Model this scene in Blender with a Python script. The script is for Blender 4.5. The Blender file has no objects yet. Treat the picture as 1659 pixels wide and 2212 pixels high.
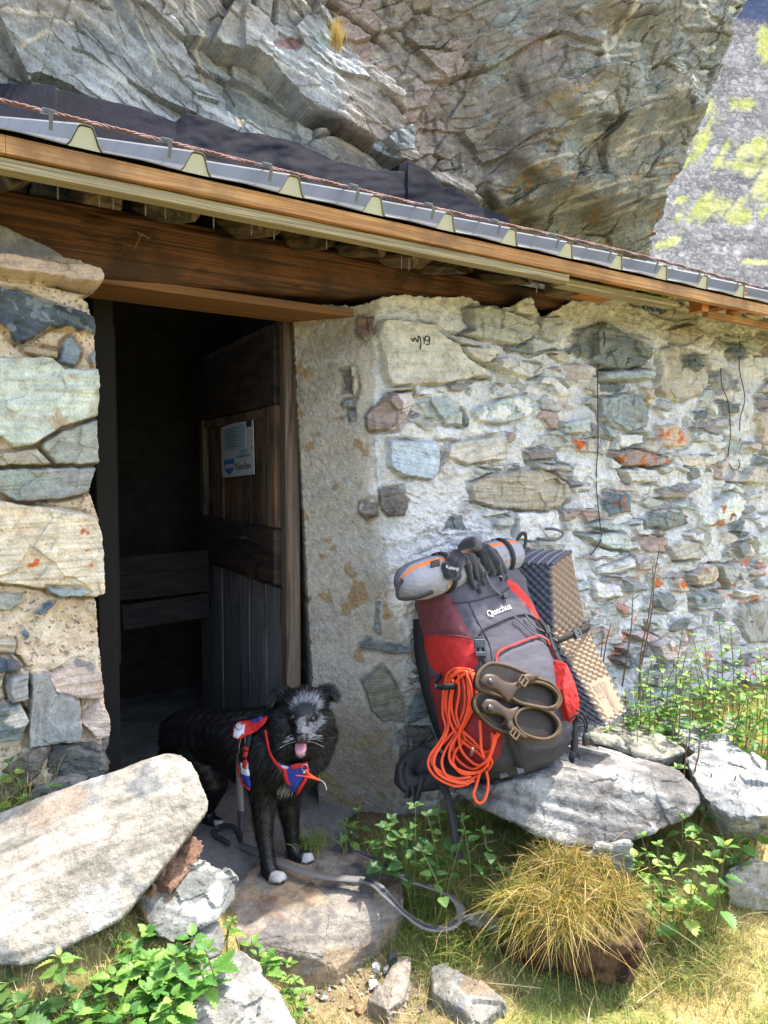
import bpy, bmesh, math, random
import numpy as np
from mathutils import Vector, Matrix
from mathutils.bvhtree import BVHTree

scene = bpy.context.scene
COL = scene.collection
# ------------------------------------------------------------------ camera
F = 1661.0            # focal length in reference pixels (1659 x 2212)
PITCH = math.radians(3.03)
CAMZ = 1.16
cam_d = bpy.data.cameras.new('camera')
cam = bpy.data.objects.new('camera', cam_d)
COL.objects.link(cam)
cam.location = (0, 0, CAMZ)
cam.rotation_euler = (math.pi / 2 - PITCH, 0, 0)
cam_d.sensor_fit = 'AUTO'
cam_d.sensor_width = 36
cam_d.lens = F / 2212 * 36
cam_d.clip_start = 0.05
cam_d.clip_end = 2000
scene.camera = cam

# wall frame: Wd runs along the hut front, Nn points into the hut, Mm towards the viewer
ANG = math.radians(34.3)
Wd = np.array([math.cos(ANG), math.sin(ANG), 0.0])
Nn = np.array([-math.sin(ANG), math.cos(ANG), 0.0])
Mm = -Nn
Zz = np.array([0, 0, 1.0])

# ------------------------------------------------------------------ light
S = 0.37 * Wd + 0.062 * Mm + 0.88 * Zz
S = S / np.linalg.norm(S)
world = bpy.data.worlds.new('World')
scene.world = world
world.use_nodes = True
wn = world.node_tree
wn.nodes.clear()
sky = wn.nodes.new('ShaderNodeTexSky')
sky.sky_type = 'NISHITA'
sky.sun_disc = False
sky.sun_elevation = math.asin(S[2])
sky.sun_rotation = math.atan2(S[0], S[1])
sky.air_density = 1.0
sky.dust_density = 2.5
sky.ozone_density = 1.0
bg = wn.nodes.new('ShaderNodeBackground')
bg.inputs['Strength'].default_value = 0.15
wo = wn.nodes.new('ShaderNodeOutputWorld')
hs = wn.nodes.new('ShaderNodeMix'); hs.data_type = 'RGBA'; hs.blend_type = 'MULTIPLY'     # thin bright haze: a whiter, warmer sky
hs.inputs[0].default_value = 1.0; hs.inputs[7].default_value = (1.01, .98, .95, 1)
wn.links.new(sky.outputs[0], hs.inputs[6])
wn.links.new(hs.outputs[2], bg.inputs[0])
wn.links.new(bg.outputs[0], wo.inputs[0])
sun_d = bpy.data.lights.new('sun', 'SUN')
sun_d.energy = 2.0
sun_d.angle = math.radians(0.6)
sun_d.color = (1.0, 0.95, 0.87)
sun = bpy.data.objects.new('sun', sun_d)
COL.objects.link(sun)
sun.rotation_euler = Vector(S).to_track_quat('Z', 'Y').to_euler()
scene.view_settings.view_transform = 'Standard'
scene.view_settings.look = 'None'
scene.view_settings.gamma = 1.0
scene.view_settings.exposure = 2.42
scene.cycles.use_denoising = True
scene.cycles.denoising_prefilter = 'NONE'
scene.cycles.use_adaptive_sampling = False
scene.cycles.max_bounces = 6
scene.cycles.diffuse_bounces = 3
scene.cycles.glossy_bounces = 2
scene.cycles.transmission_bounces = 2
scene.cycles.transparent_max_bounces = 4

# ------------------------------------------------------------------ pixel helpers (reference pixels)
_fw = np.array([0, math.cos(PITCH), -math.sin(PITCH)])
_up = np.array([0, math.sin(PITCH), math.cos(PITCH)])
_C = np.array([0, 0, CAMZ])


def ray(px, py):
    px = np.asarray(px, float); py = np.asarray(py, float)
    d = np.empty(px.shape + (3,))
    a = (px - 829.5) / F; b = -(py - 1106.0) / F
    d[..., 0] = a
    d[..., 1] = b * _up[1] + _fw[1]
    d[..., 2] = b * _up[2] + _fw[2]
    return d


def onD(px, py, D):
    d = ray(px, py)
    return _C + d * (np.asarray(D, float) / (d @ Nn))[..., None]


def onZ(px, py, z):
    d = ray(px, py)
    return _C + d * ((np.asarray(z, float) - CAMZ) / d[..., 2])[..., None]


def atY(px, py, Y):
    d = ray(px, py)
    return _C + d * (np.asarray(Y, float) / d[..., 1])[..., None]


def proj(P):
    q = np.asarray(P, float) - _C
    f = q @ _fw
    return 829.5 + q[..., 0] / f * F, 1106.0 - (q @ _up) / f * F


def wp(v, D, z):
    """point from wall coordinates"""
    return Wd * v + Nn * D + Zz * z


def crop(x0, y0, k):
    return lambda x, y: (x0 + x * k, y0 + y * k)


c1 = crop(0, 0, .5)
c2 = crop(829.5, 0, .5)
c3 = crop(0, 604.9, .5)
c4 = crop(604.9, 604.9, .6355)
c5 = crop(328.3, 1451.6, .4167)
c6 = crop(829.5, 1123.3, .4167)
c7 = crop(0, 1520.8, .5)
c8 = crop(829.5, 1520.8, .5)
cR = crop(1209.7, 950.5, .31246)
cB = crop(604.9, 1296.1, .3125)
cP = crop(0, 518.4, .27345)
cQ = crop(0, 1036.9, .3125)
cH = crop(518.4, 1451.6, .1354)     # dog head
cT = crop(864.1, 1140.6, .1875)     # pack top


def cv(c, pts):
    return [c(*p) for p in pts]


# ------------------------------------------------------------------ noise
_rng = np.random.RandomState(7)
_perm = _rng.permutation(256).astype(np.int64)
_perm = np.concatenate([_perm, _perm, _perm])
_grad = _rng.normal(size=(256, 3)); _grad /= np.linalg.norm(_grad, axis=1)[:, None]


def _hh(ix, iy, iz):
    return _perm[_perm[_perm[ix & 255] + (iy & 255)] + (iz & 255)]


def perlin(p, seed=0):
    p = np.asarray(p, float) + seed * 17.31
    i = np.floor(p).astype(np.int64); f = p - i
    u = f * f * f * (f * (f * 6 - 15) + 10)
    out = np.zeros(p.shape[:-1])
    for dx in (0, 1):
        wx = u[..., 0] if dx else 1 - u[..., 0]
        for dy in (0, 1):
            wy = u[..., 1] if dy else 1 - u[..., 1]
            for dz in (0, 1):
                wz = u[..., 2] if dz else 1 - u[..., 2]
                g = _grad[_hh(i[..., 0] + dx, i[..., 1] + dy, i[..., 2] + dz)]
                out += wx * wy * wz * (g[..., 0] * (f[..., 0] - dx) + g[..., 1] * (f[..., 1] - dy) + g[..., 2] * (f[..., 2] - dz))
    return out * 1.6


def fbm(p, o=4, seed=0, gain=.5):
    p = np.asarray(p, float); a = 1.0; s = 0; t = 0
    for k in range(o):
        s = s + a * perlin(p * 2.03 ** k, seed + k * 3); t += a; a *= gain
    return s / t


def worley(p, seed=0, gw=.9):
    """3-D cells: F1, F2, random id 0..1, facet value (random plane per cell)"""
    p = np.asarray(p, float) + seed * 5.77
    i = np.floor(p).astype(np.int64)
    f1 = np.full(p.shape[:-1], 9.0); f2 = np.full(p.shape[:-1], 9.0)
    idx = np.zeros(p.shape[:-1], np.int64); fac = np.zeros(p.shape[:-1])
    for dx in (-1, 0, 1):
        for dy in (-1, 0, 1):
            for dz in (-1, 0, 1):
                a = i[..., 0] + dx; b = i[..., 1] + dy; c = i[..., 2] + dz
                h = _hh(a, b, c)
                g = _grad[h]
                q = np.stack([a + .5 + g[..., 0] * .45, b + .5 + g[..., 1] * .45, c + .5 + g[..., 2] * .45], -1)
                dv = p - q
                d = np.sqrt((dv * dv).sum(-1))
                closer = d < f1
                f2 = np.where(closer, f1, np.minimum(f2, d))
                h2 = _hh(h, a + 13, b + 7)
                g2 = _grad[h2]
                fv = (h2 / 255.0 - .5) * 1.2 + (dv * g2).sum(-1) * gw
                fac = np.where(closer, fv, fac)
                idx = np.where(closer, h, idx)
                f1 = np.where(closer, d, f1)
    return f1, f2, idx / 255.0, fac


def sstep(a, b, x):
    t = np.clip((x - a) / (b - a), 0, 1)
    return t * t * (3 - 2 * t)


def inpoly(px, py, poly):
    """signed distance to a polygon (positive inside), vectorised"""
    poly = np.asarray(poly, float)
    n = len(poly)
    d = np.full(px.shape, 1e18); ins = np.zeros(px.shape, bool)
    for k in range(n):
        a = poly[k]; b = poly[(k + 1) % n]
        e = b - a; wx = px - a[0]; wy = py - a[1]
        t = np.clip((wx * e[0] + wy * e[1]) / max(e @ e, 1e-9), 0, 1)
        d = np.minimum(d, (wx - e[0] * t) ** 2 + (wy - e[1] * t) ** 2)
        c = ((a[1] > py) != (b[1] > py)) & (px < (b[0] - a[0]) * (py - a[1]) / (b[1] - a[1] + 1e-12) + a[0])
        ins ^= c
    return np.where(ins, 1, -1) * np.sqrt(d)


def idw(px, py, ctrl, pw=2.0):
    s = 0; t = 0
    for (x, y, v) in ctrl:
        w_ = 1.0 / (((px - x) ** 2 + (py - y) ** 2 + 400.0) ** (pw / 2 + .3))
        s = s + w_ * v; t = t + w_
    return s / t


def L(h, k=1.0):
    """#rrggbb as the eye sees it -> linear base colour"""
    h = h.lstrip('#')
    o = []
    for j in (0, 2, 4):
        c = int(h[j:j + 2], 16) / 255
        o.append((c / 12.92 if c <= .04045 else ((c + .055) / 1.055) ** 2.4) * k)
    return np.array(o)


def mix(a, b, t):
    return a + (b - a) * np.asarray(t)[..., None]


# ------------------------------------------------------------------ object helpers
def wloc(o):
    v = Vector((0, 0, 0))
    while o is not None:
        v += o.location; o = o.parent
    return v


def tag(o, label=None, cat=None, group=None, kind=None):
    if label: o['label'] = label
    if cat: o['category'] = cat
    if group: o['group'] = group
    if kind: o['kind'] = kind
    return o


def thing(name, label, cat, loc, group=None):
    o = bpy.data.objects.new(name, None)
    o.empty_display_size = .1
    COL.objects.link(o)
    o.location = Vector(loc)
    return tag(o, label, cat, group)


def mesh(name, V, Fc, mat, parent=None, col=None, smooth=True, loc=None, mids=None, attrs=None):
    """V world coordinates; Fc list of index tuples or (M,3|4) array; origin at parent / loc / base centre"""
    V = np.asarray(V, float)
    if loc is not None:
        org = np.asarray(loc, float)
    elif parent is not None:
        org = np.array(wloc(parent))
    else:
        lo = V.min(0); hi = V.max(0); org = np.array([(lo[0] + hi[0]) / 2, (lo[1] + hi[1]) / 2, lo[2]])
    me = bpy.data.meshes.new(name)
    if isinstance(Fc, np.ndarray):
        m, k = Fc.shape
        me.vertices.add(len(V)); me.vertices.foreach_set('co', (V - org).astype(np.float32).ravel())
        me.loops.add(m * k); me.loops.foreach_set('vertex_index', Fc.astype(np.int32).ravel())
        me.polygons.add(m); me.polygons.foreach_set('loop_start', np.arange(0, m * k, k, dtype=np.int32))
        me.update(calc_edges=True)
    else:
        me.from_pydata([tuple(x) for x in (V - org)], [], [tuple(f) for f in Fc])
    me.validate()
    mats = mat if isinstance(mat, (list, tuple)) else [mat]
    for m_ in mats:
        me.materials.append(m_)
    if mids is not None:
        me.polygons.foreach_set('material_index', np.asarray(mids, np.int32))
    me.polygons.foreach_set('use_smooth', np.full(len(me.polygons), bool(smooth)))
    if col is not None:
        a = me.color_attributes.new('Col', 'FLOAT_COLOR', 'POINT')
        cc = np.ones((len(V), 4), np.float32); cc[:, :3] = np.clip(col, 0, 1)
        a.data.foreach_set('color', cc.ravel())
    me.update()
    o = bpy.data.objects.new(name, me)
    COL.objects.link(o)
    if parent is not None:
        o.parent = parent
        o.location = Vector(org) - wloc(parent) if loc is not None else Vector((0, 0, 0))
    else:
        o.location = Vector(org)
    return o


def getmesh(me):
    V = np.empty(len(me.vertices) * 3, np.float32); me.vertices.foreach_get('co', V)
    N = np.empty(len(me.vertices) * 3, np.float32); me.vertices.foreach_get('normal', N)
    me.calc_loop_triangles()
    T = np.empty(len(me.loop_triangles) * 3, np.int32); me.loop_triangles.foreach_get('vertices', T)
    return V.reshape(-1, 3).astype(float), N.reshape(-1, 3).astype(float), T.reshape(-1, 3)


def polys4(me):
    return [tuple(p.vertices) for p in me.polygons]


def remesh(bm, voxel, smooth=0, sfac=.5):
    """closed pieces -> one continuous skin (world coords)"""
    me = bpy.data.meshes.new('tmp'); bm.to_mesh(me); bm.free()
    ob = bpy.data.objects.new('tmp', me); COL.objects.link(ob)
    m = ob.modifiers.new('r', 'REMESH'); m.mode = 'VOXEL'; m.voxel_size = voxel; m.adaptivity = 0
    if smooth:
        s = ob.modifiers.new('s', 'SMOOTH'); s.iterations = smooth; s.factor = sfac
    dg = bpy.context.evaluated_depsgraph_get()
    r = bpy.data.meshes.new_from_object(ob.evaluated_get(dg))
    bpy.data.objects.remove(ob); bpy.data.meshes.remove(me)
    n = len(r.vertices)
    V = np.empty(n * 3, np.float32); r.vertices.foreach_get('co', V)
    N = np.empty(n * 3, np.float32); r.vertices.foreach_get('normal', N)
    k = len(r.polygons)
    lt = np.empty(k, np.int32); r.polygons.foreach_get('loop_total', lt)
    li = np.empty(len(r.loops), np.int32); r.loops.foreach_get('vertex_index', li)
    if (lt == 4).all():
        Q = li.reshape(-1, 4)
    else:
        Q = [tuple(p.vertices) for p in r.polygons]
    bpy.data.meshes.remove(r)
    return V.reshape(-1, 3).astype(float), N.reshape(-1, 3).astype(float), Q


class MB:
    """collects plain shapes into one mesh"""
    def __init__(s):
        s.v = []; s.f = []

    def add(s, V, Fc):
        b = len(s.v)
        s.v += [np.asarray(x, float) for x in V]
        s.f += [tuple(int(i) + b for i in f) for f in Fc]
        return s

    def box(s, c, ax, ay, az, hx, hy, hz, bev=0.0):
        """box with centre c, axes, half sizes; bev chamfers the edges"""
        c = np.asarray(c, float)
        ax, ay, az = [np.asarray(a, float) / np.linalg.norm(a) for a in (ax, ay, az)]
        if bev <= 0:
            V = [c + ax * hx * i + ay * hy * j + az * hz * k for i in (-1, 1) for j in (-1, 1) for k in (-1, 1)]
            Fq = [(0, 1, 3, 2), (4, 6, 7, 5), (0, 4, 5, 1), (2, 3, 7, 6), (0, 2, 6, 4), (1, 5, 7, 3)]
            return s.add(V, Fq)
        bm = bmesh.new()
        bmesh.ops.create_cube(bm, size=1)
        for v in bm.verts:
            v.co = Vector((v.co.x * 2 * hx, v.co.y * 2 * hy, v.co.z * 2 * hz))
        bmesh.ops.bevel(bm, geom=bm.edges[:], offset=bev, segments=2, affect='EDGES', profile=.5)
        bm.verts.index_update()
        V = [c + ax * v.co.x + ay * v.co.y + az * v.co.z for v in bm.verts]
        Fq = [[v.index for v in f.verts] for f in bm.faces]
        bm.free()
        return s.add(V, Fq)

    def tube(s, pts, r, n=8, cap=True, closed=False, flat=1.0, upv=None):
        pts = np.asarray(pts, float); m = len(pts)
        r = np.full(m, r) if np.isscalar(r) else np.asarray(r, float)
        if closed:
            tg = np.roll(pts, -1, 0) - np.roll(pts, 1, 0)
        else:
            tg = np.gradient(pts, axis=0)
        tg /= np.linalg.norm(tg, axis=1)[:, None] + 1e-12
        a = np.array(upv if upv is not None else [0.13, 0.2, 0.97], float)
        V = []; prev = None
        for k in range(m):
            ref = a if prev is None else prev
            x = ref - tg[k] * (ref @ tg[k])
            if np.linalg.norm(x) < 1e-6:
                x = np.cross(tg[k], [1, 0, 0.1])
            x /= np.linalg.norm(x); prev = x if upv is None else a
            y = np.cross(tg[k], x)
            for j in range(n):
                t = 2 * math.pi * j / n
                V.append(pts[k] + (x * math.cos(t) * flat + y * math.sin(t)) * r[k])
        Fq = []
        for k in range(m if closed else m - 1):
            k2 = (k + 1) % m
            for j in range(n):
                Fq.append((k * n + j, k * n + (j + 1) % n, k2 * n + (j + 1) % n, k2 * n + j))
        if cap and not closed:
            Fq.append(tuple(range(n - 1, -1, -1))); Fq.append(tuple((m - 1) * n + j for j in range(n)))
        return s.add(V, Fq)

    def ribbon(s, pts, nrm, width, thick):
        """flat strap along pts with face normals nrm"""
        pts = np.asarray(pts, float); m = len(pts)
        nrm = np.asarray(nrm, float)
        if nrm.ndim == 1: nrm = np.repeat(nrm[None], m, 0)
        width = np.full(m, width) if np.isscalar(width) else np.asarray(width, float)
        tg = np.gradient(pts, axis=0); tg /= np.linalg.norm(tg, axis=1)[:, None] + 1e-12
        sd = np.cross(tg, nrm); sd /= np.linalg.norm(sd, axis=1)[:, None] + 1e-12
        nn = np.cross(sd, tg)
        V = []
        for k in range(m):
            for (i, j) in ((-1, 0), (1, 0), (1, 1), (-1, 1)):
                V.append(pts[k] + sd[k] * width[k] * .5 * i + nn[k] * thick * j)
        Fq = []
        for k in range(m - 1):
            for j in range(4):
                Fq.append((k * 4 + j, k * 4 + (j + 1) % 4, k * 4 + 4 + (j + 1) % 4, k * 4 + 4 + j))
        Fq.append((3, 2, 1, 0)); b = (m - 1) * 4; Fq.append((b, b + 1, b + 2, b + 3))
        return s.add(V, Fq)

    def sphere(s, c, r, sub=2, axes=None):
        bm = bmesh.new(); bmesh.ops.create_icosphere(bm, subdivisions=sub, radius=1)
        bm.verts.index_update()
        r = np.full(3, r) if np.isscalar(r) else np.asarray(r, float)
        A = np.eye(3) if axes is None else np.asarray(axes, float)
        V = [np.asarray(c, float) + (np.array(v.co) * r) @ A for v in bm.verts]
        Fq = [[v.index for v in f.verts] for f in bm.faces]
        bm.free()
        return s.add(V, Fq)

    def bm(s):
        b = bmesh.new()
        vs = [b.verts.new(tuple(v)) for v in s.v]
        for f in s.f:
            try: b.faces.new([vs[i] for i in f])
            except ValueError: pass
        return b

    def build(s, name, mat, parent=None, smooth=False, **k):
        return mesh(name, np.array(s.v), s.f, mat, parent, smooth=smooth, **k)


def spline(pts, n=8, closed=False):
    """Catmull-Rom through pts"""
    P = np.asarray(pts, float); m = len(P); out = []
    segs = m if closed else m - 1
    for k in range(segs):
        if closed:
            a, b, c, d = P[(k - 1) % m], P[k], P[(k + 1) % m], P[(k + 2) % m]
        else:
            a, b, c, d = P[max(k - 1, 0)], P[k], P[k + 1], P[min(k + 2, m - 1)]
        for j in range(n):
            t = j / n
            out.append(.5 * (2 * b + (c - a) * t + (2 * a - 5 * b + 4 * c - d) * t * t + (3 * b - a - 3 * c + d) * t ** 3))
    if not closed: out.append(P[-1])
    return np.array(out)


def text_mesh(s, size, extrude=.0006, shear=0.0, space=1.0):
    cu = bpy.data.curves.new('t', 'FONT'); cu.body = s; cu.size = size; cu.extrude = extrude
    cu.align_x = 'CENTER'; cu.align_y = 'CENTER'; cu.shear = shear; cu.space_character = space; cu.resolution_u = 3
    ob = bpy.data.objects.new('t', cu); COL.objects.link(ob)
    dg = bpy.context.evaluated_depsgraph_get()
    r = bpy.data.meshes.new_from_object(ob.evaluated_get(dg))
    V = np.array([v.co[:] for v in r.vertices]); Fc = [tuple(p.vertices) for p in r.polygons]
    bpy.data.objects.remove(ob); bpy.data.curves.remove(cu); bpy.data.meshes.remove(r)
    return V, Fc


# ------------------------------------------------------------------ materials
def nodes(name):
    m = bpy.data.materials.new(name); m.use_nodes = True
    t = m.node_tree; b = t.nodes['Principled BSDF']
    return m, t, b


def N_(t, kind, **k):
    n = t.nodes.new(kind)
    for a, v in k.items():
        if a.startswith('i_'): n.inputs[a[2:].replace('_', ' ')].default_value = v
        else: setattr(n, a, v)
    return n


def coords(t, scale=(1, 1, 1), rot=(0, 0, 0)):
    tc = N_(t, 'ShaderNodeTexCoord'); mp = N_(t, 'ShaderNodeMapping')
    if any(rot):                       # turn first, then stretch
        mp.vector_type = 'TEXTURE'; mp.inputs['Rotation'].default_value = [-r for r in rot]; mp.inputs['Scale'].default_value = [1 / s for s in scale]
    else:
        mp.inputs['Scale'].default_value = scale
    t.links.new(tc.outputs['Object'], mp.inputs[0])
    return mp.outputs[0]


def noise(t, vec, scale, detail=4, rough=.55, dist=0.0):
    n = N_(t, 'ShaderNodeTexNoise'); n.inputs['Scale'].default_value = scale
    n.inputs['Detail'].default_value = detail; n.inputs['Roughness'].default_value = rough
    n.inputs['Distortion'].default_value = dist
    t.links.new(vec, n.inputs['Vector'])
    return n.outputs['Fac']


def ramp(t, fac, stops):
    r = N_(t, 'ShaderNodeValToRGB')
    e = r.color_ramp.elements
    while len(e) < len(stops): e.new(.5)
    for k, (p, c) in enumerate(stops):
        e[k].position = p
        e[k].color = tuple(c) + (1,) if not np.isscalar(c) else (c, c, c, 1)
    t.links.new(fac, r.inputs[0])
    return r.outputs[0]


def mul(t, a, b, fac=1.0, mode='MULTIPLY'):
    m = N_(t, 'ShaderNodeMix', data_type='RGBA', blend_type=mode)
    m.inputs[0].default_value = fac
    for sock, v in ((m.inputs[6], a), (m.inputs[7], b)):
        if hasattr(v, 'is_output'): t.links.new(v, sock)
        else: sock.default_value = tuple(v) + (1,)
    return m.outputs[2]


def bump(t, b, fac, strength=.4, dist=.01, prev=None):
    n = N_(t, 'ShaderNodeBump'); n.inputs['Strength'].default_value = strength; n.inputs['Distance'].default_value = dist
    t.links.new(fac, n.inputs['Height'])
    if prev is not None: t.links.new(prev, n.inputs['Normal'])
    t.links.new(n.outputs[0], b.inputs['Normal'])
    return n.outputs[0]


def stone_mat(name, tint=None, fine=260, bmp=.5, bdist=.004, lo=.62, hi=1.25, rough=.92, scale=(1, 1, 1), rot=(0, 0, 0), spec=.10):
    """rock / mortar / earth: colour attribute times fine grain, with a grainy relief"""
    m, t, b = nodes(name)
    v = coords(t, scale, rot)
    if tint is None:
        at = N_(t, 'ShaderNodeVertexColor', layer_name='Col'); c0 = at.outputs[0]
    else:
        rg = N_(t, 'ShaderNodeRGB'); rg.outputs[0].default_value = tuple(tint) + (1,); c0 = rg.outputs[0]
    n1 = noise(t, v, fine * .22, 6, .65, .3)
    n2 = noise(t, v, fine, 5, .7)
    c = mul(t, c0, ramp(t, n1, [(.28, lo), (.5, 1.0), (.72, hi)]))
    c = mul(t, c, ramp(t, n2, [(.3, .72), (.55, 1.02), (.75, 1.22)]))
    t.links.new(c, b.inputs['Base Color'])
    b.inputs['Roughness'].default_value = rough
    b.inputs['Specular IOR Level'].default_value = spec
    p = bump(t, b, n1, bmp, bdist * 2.2)
    bump(t, b, n2, bmp, bdist, p)
    return m


def plain(name, col, rough=.6, spec=.4, var=.25, scale=60, bmp=0.0, metal=0.0, bdist=.002, stretch=(1, 1, 1), attr=False):
    m, t, b = nodes(name)
    v = coords(t, stretch)
    n = noise(t, v, scale, 5, .6)
    if attr:
        src = N_(t, 'ShaderNodeVertexColor', layer_name='Col').outputs[0]
    else:
        src = col
    c = mul(t, src, ramp(t, n, [(.3, 1 - var), (.5, 1.0), (.7, 1 + var)]))
    t.links.new(c, b.inputs['Base Color'])
    b.inputs['Roughness'].default_value = rough
    b.inputs['Specular IOR Level'].default_value = spec
    b.inputs['Metallic'].default_value = metal
    if bmp: bump(t, b, n, bmp, bdist)
    return m


def fabric(name, col, rough=.75, weave=900, var=.14, attr=False, sheen=.0):
    m, t, b = nodes(name)
    v = coords(t)
    n = noise(t, v, 35, 5, .6)
    src = N_(t, 'ShaderNodeVertexColor', layer_name='Col').outputs[0] if attr else col
    c = mul(t, src, ramp(t, n, [(.3, 1 - var), (.5, 1.0), (.7, 1 + var)]))
    n2 = noise(t, v, weave, 2, .5)
    c = mul(t, c, ramp(t, n2, [(.3, .8), (.7, 1.18)]))
    t.links.new(c, b.inputs['Base Color'])
    b.inputs['Roughness'].default_value = rough
    b.inputs['Specular IOR Level'].default_value = .35
    if sheen: b.inputs['Sheen Weight'].default_value = sheen
    p = bump(t, b, n, .35, .006)
    bump(t, b, n2, .3, .0006, p)
    return m


def wood_mat(name, cols, ring=9.0, scale=(1, 1, 1), rot=(0, 0, 0), rough=.75, bmp=.35, dist=2.0, dark=None):
    """grain runs along the local axis that has the small scale"""
    m, t, b = nodes(name)
    v = coords(t, scale, rot)
    wv = N_(t, 'ShaderNodeTexNoise'); wv.inputs['Scale'].default_value = ring; wv.inputs['Detail'].default_value = 3
    wv.inputs['Distortion'].default_value = dist * .25
    t.links.new(v, wv.inputs['Vector'])
    mt = N_(t, 'ShaderNodeMath', operation='MULTIPLY'); mt.inputs[1].default_value = 7.0
    t.links.new(wv.outputs['Fac'], mt.inputs[0])
    fr = N_(t, 'ShaderNodeMath', operation='PINGPONG'); fr.inputs[1].default_value = 1.0
    t.links.new(mt.outputs[0], fr.inputs[0])
    fine = noise(t, v, ring * 9, 6, .7)
    k = len(cols)
    c = ramp(t, fr.outputs[0], [(j / (k - 1), cols[j]) for j in range(k)])
    c = mul(t, c, ramp(t, fine, [(.3, .6), (.5, 1.0), (.7, 1.25)]))
    blot = noise(t, coords(t), 4.5, 4, .6)
    if dark is not None:
        mx = N_(t, 'ShaderNodeMix', data_type='RGBA')
        t.links.new(ramp(t, blot, [(.46, 0.0), (.62, .85)]), mx.inputs[0])
        t.links.new(c, mx.inputs[6]); mx.inputs[7].default_value = tuple(dark) + (1,)
        c = mx.outputs[2]
    t.links.new(c, b.inputs['Base Color'])
    b.inputs['Roughness'].default_value = rough
    b.inputs['Specular IOR Level'].default_value = .3
    p = bump(t, b, fr.outputs[0], bmp * .6, .002)
    bump(t, b, fine, bmp, .003, p)
    return m


# ------------------------------------------------------------------ rock helpers
def strata(p, bn, freq, seed):
    """layer noise: fast across the bedding, slow along it"""
    bn = np.asarray(bn, float) / np.linalg.norm(bn)
    q = p @ bn
    along = p - q[..., None] * bn
    return perlin(along * freq * .08 + (q * freq)[..., None] * bn, seed)


def rock_col(p, base, alt, bn=(0, .3, 1), freq=30, seed=0, lichen=(), k=1.0):
    base = np.asarray(base); alt = np.asarray(alt)
    t = np.clip(.5 + .9 * fbm(p * 5, 4, seed) + .55 * strata(p, bn, freq, seed + 2), 0, 1)
    c = mix(base, alt, t)
    c = c * (1 + .32 * fbm(p * 22, 3, seed + 5) + .25 * strata(p, bn, freq * 3.1, seed + 4))[..., None]
    for (lc, sc, th, amt) in lichen:
        n = fbm(p * sc, 3, seed + 9 + sc)
        c = mix(c, np.asarray(lc), amt * sstep(th, th + .12, n))
    return np.clip(c * k * .54, .004, 1)


def rockify(pts, voxel, amp, seed, bn=(0, .3, 1), sfreq=35, samp=.25, fscale=5.0, smooth=0, fw=1.0):
    samp = samp * .6
    """convex block -> broken stone surface"""
    bm = bmesh.new()
    vs = [bm.verts.new(tuple(p)) for p in pts]
    r = bmesh.ops.convex_hull(bm, input=vs)
    junk = list({e for e in r['geom_interior'] + r['geom_unused'] if isinstance(e, bmesh.types.BMVert)})
    bmesh.ops.delete(bm, geom=junk, context='VERTS')
    V, Nv, Q = remesh(bm, voxel * .85, smooth)
    f1, f2, idr, fac = worley(V * fscale, seed)
    f1b, f2b, idb, facb = worley(V * fscale * 2.7, seed + 3)
    d = amp * (.75 * fw * fac + .34 * fw * facb + .5 * fbm(V * fscale * 1.5, 4, seed)) + amp * samp * strata(V, bn, sfreq, seed)
    d += amp * .20 * fbm(V * fscale * 9, 3, seed + 7) + .0016 * fbm(V * 90, 3, seed + 8)

    return V + Nv * d[:, None], Nv, Q


def rock(name, label, pts, base, alt, mat, voxel=.01, amp=.018, seed=0, bn=(0, .3, 1), freq=35, samp=.3, fscale=5.0,
         lichen=(), cat='rock', group=None, parent=None, fw=1.0):
    V, Nv, Q = rockify(pts, voxel, amp, seed, bn, freq, samp, fscale, fw=fw)
    c = rock_col(V, base, alt, bn, freq, seed, lichen)
    o = mesh(name, V, Q, mat, parent, col=c, smooth=False)
    if parent is None: tag(o, label, cat, group)
    return o


def pxpts(c, pts, Y, back=None):
    """pixel outline at distance Y (number or per-point list) plus the same outline shifted by each vector in back"""
    out = []
    for k, (x, y) in enumerate(pts):
        X, Yp = c(x, y)
        yy = Y[k] if not np.isscalar(Y) else Y
        out.append(atY(X, Yp, yy))
    res = list(out)
    for (bx, by, bz, sc) in (back or []):
        cen = sum(out) / len(out)
        res += [cen + (p - cen) * sc + np.array([bx, by, bz]) for p in out]
    return res


def grid_faces(nr, nc, mask=None):
    i = np.arange(nr * nc).reshape(nr, nc)
    q = np.stack([i[:-1, :-1], i[1:, :-1], i[1:, 1:], i[:-1, 1:]], -1).reshape(-1, 4)
    if mask is not None:
        m = mask.ravel()
        q = q[m[q].all(1)]
    return q


def sheet(P, mask, backv):
    """grid points (r,c,3) + mask -> compact verts/quads with the rim carried back by backv"""
    nr, nc = mask.shape
    q = grid_faces(nr, nc, mask)
    used = np.unique(q)
    remap = -np.ones(nr * nc, np.int64); remap[used] = np.arange(len(used))
    V = P.reshape(-1, 3)[used]; q = remap[q]
    e = np.concatenate([q[:, [0, 1]], q[:, [1, 2]], q[:, [2, 3]], q[:, [3, 0]]])
    key = np.sort(e, 1); uk, inv, cnt = np.unique(key, axis=0, return_inverse=True, return_counts=True)
    rim = e[cnt[inv.ravel()] == 1]
    rv = np.unique(rim); rm = -np.ones(len(V), np.int64); rm[rv] = np.arange(len(rv)) + len(V)
    V2 = np.concatenate([V, V[rv] + np.asarray(backv)])
    side = np.stack([rim[:, 1], rim[:, 0], rm[rim[:, 0]], rm[rim[:, 1]]], 1)
    return V2, np.concatenate([q, side]), used, rv
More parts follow.
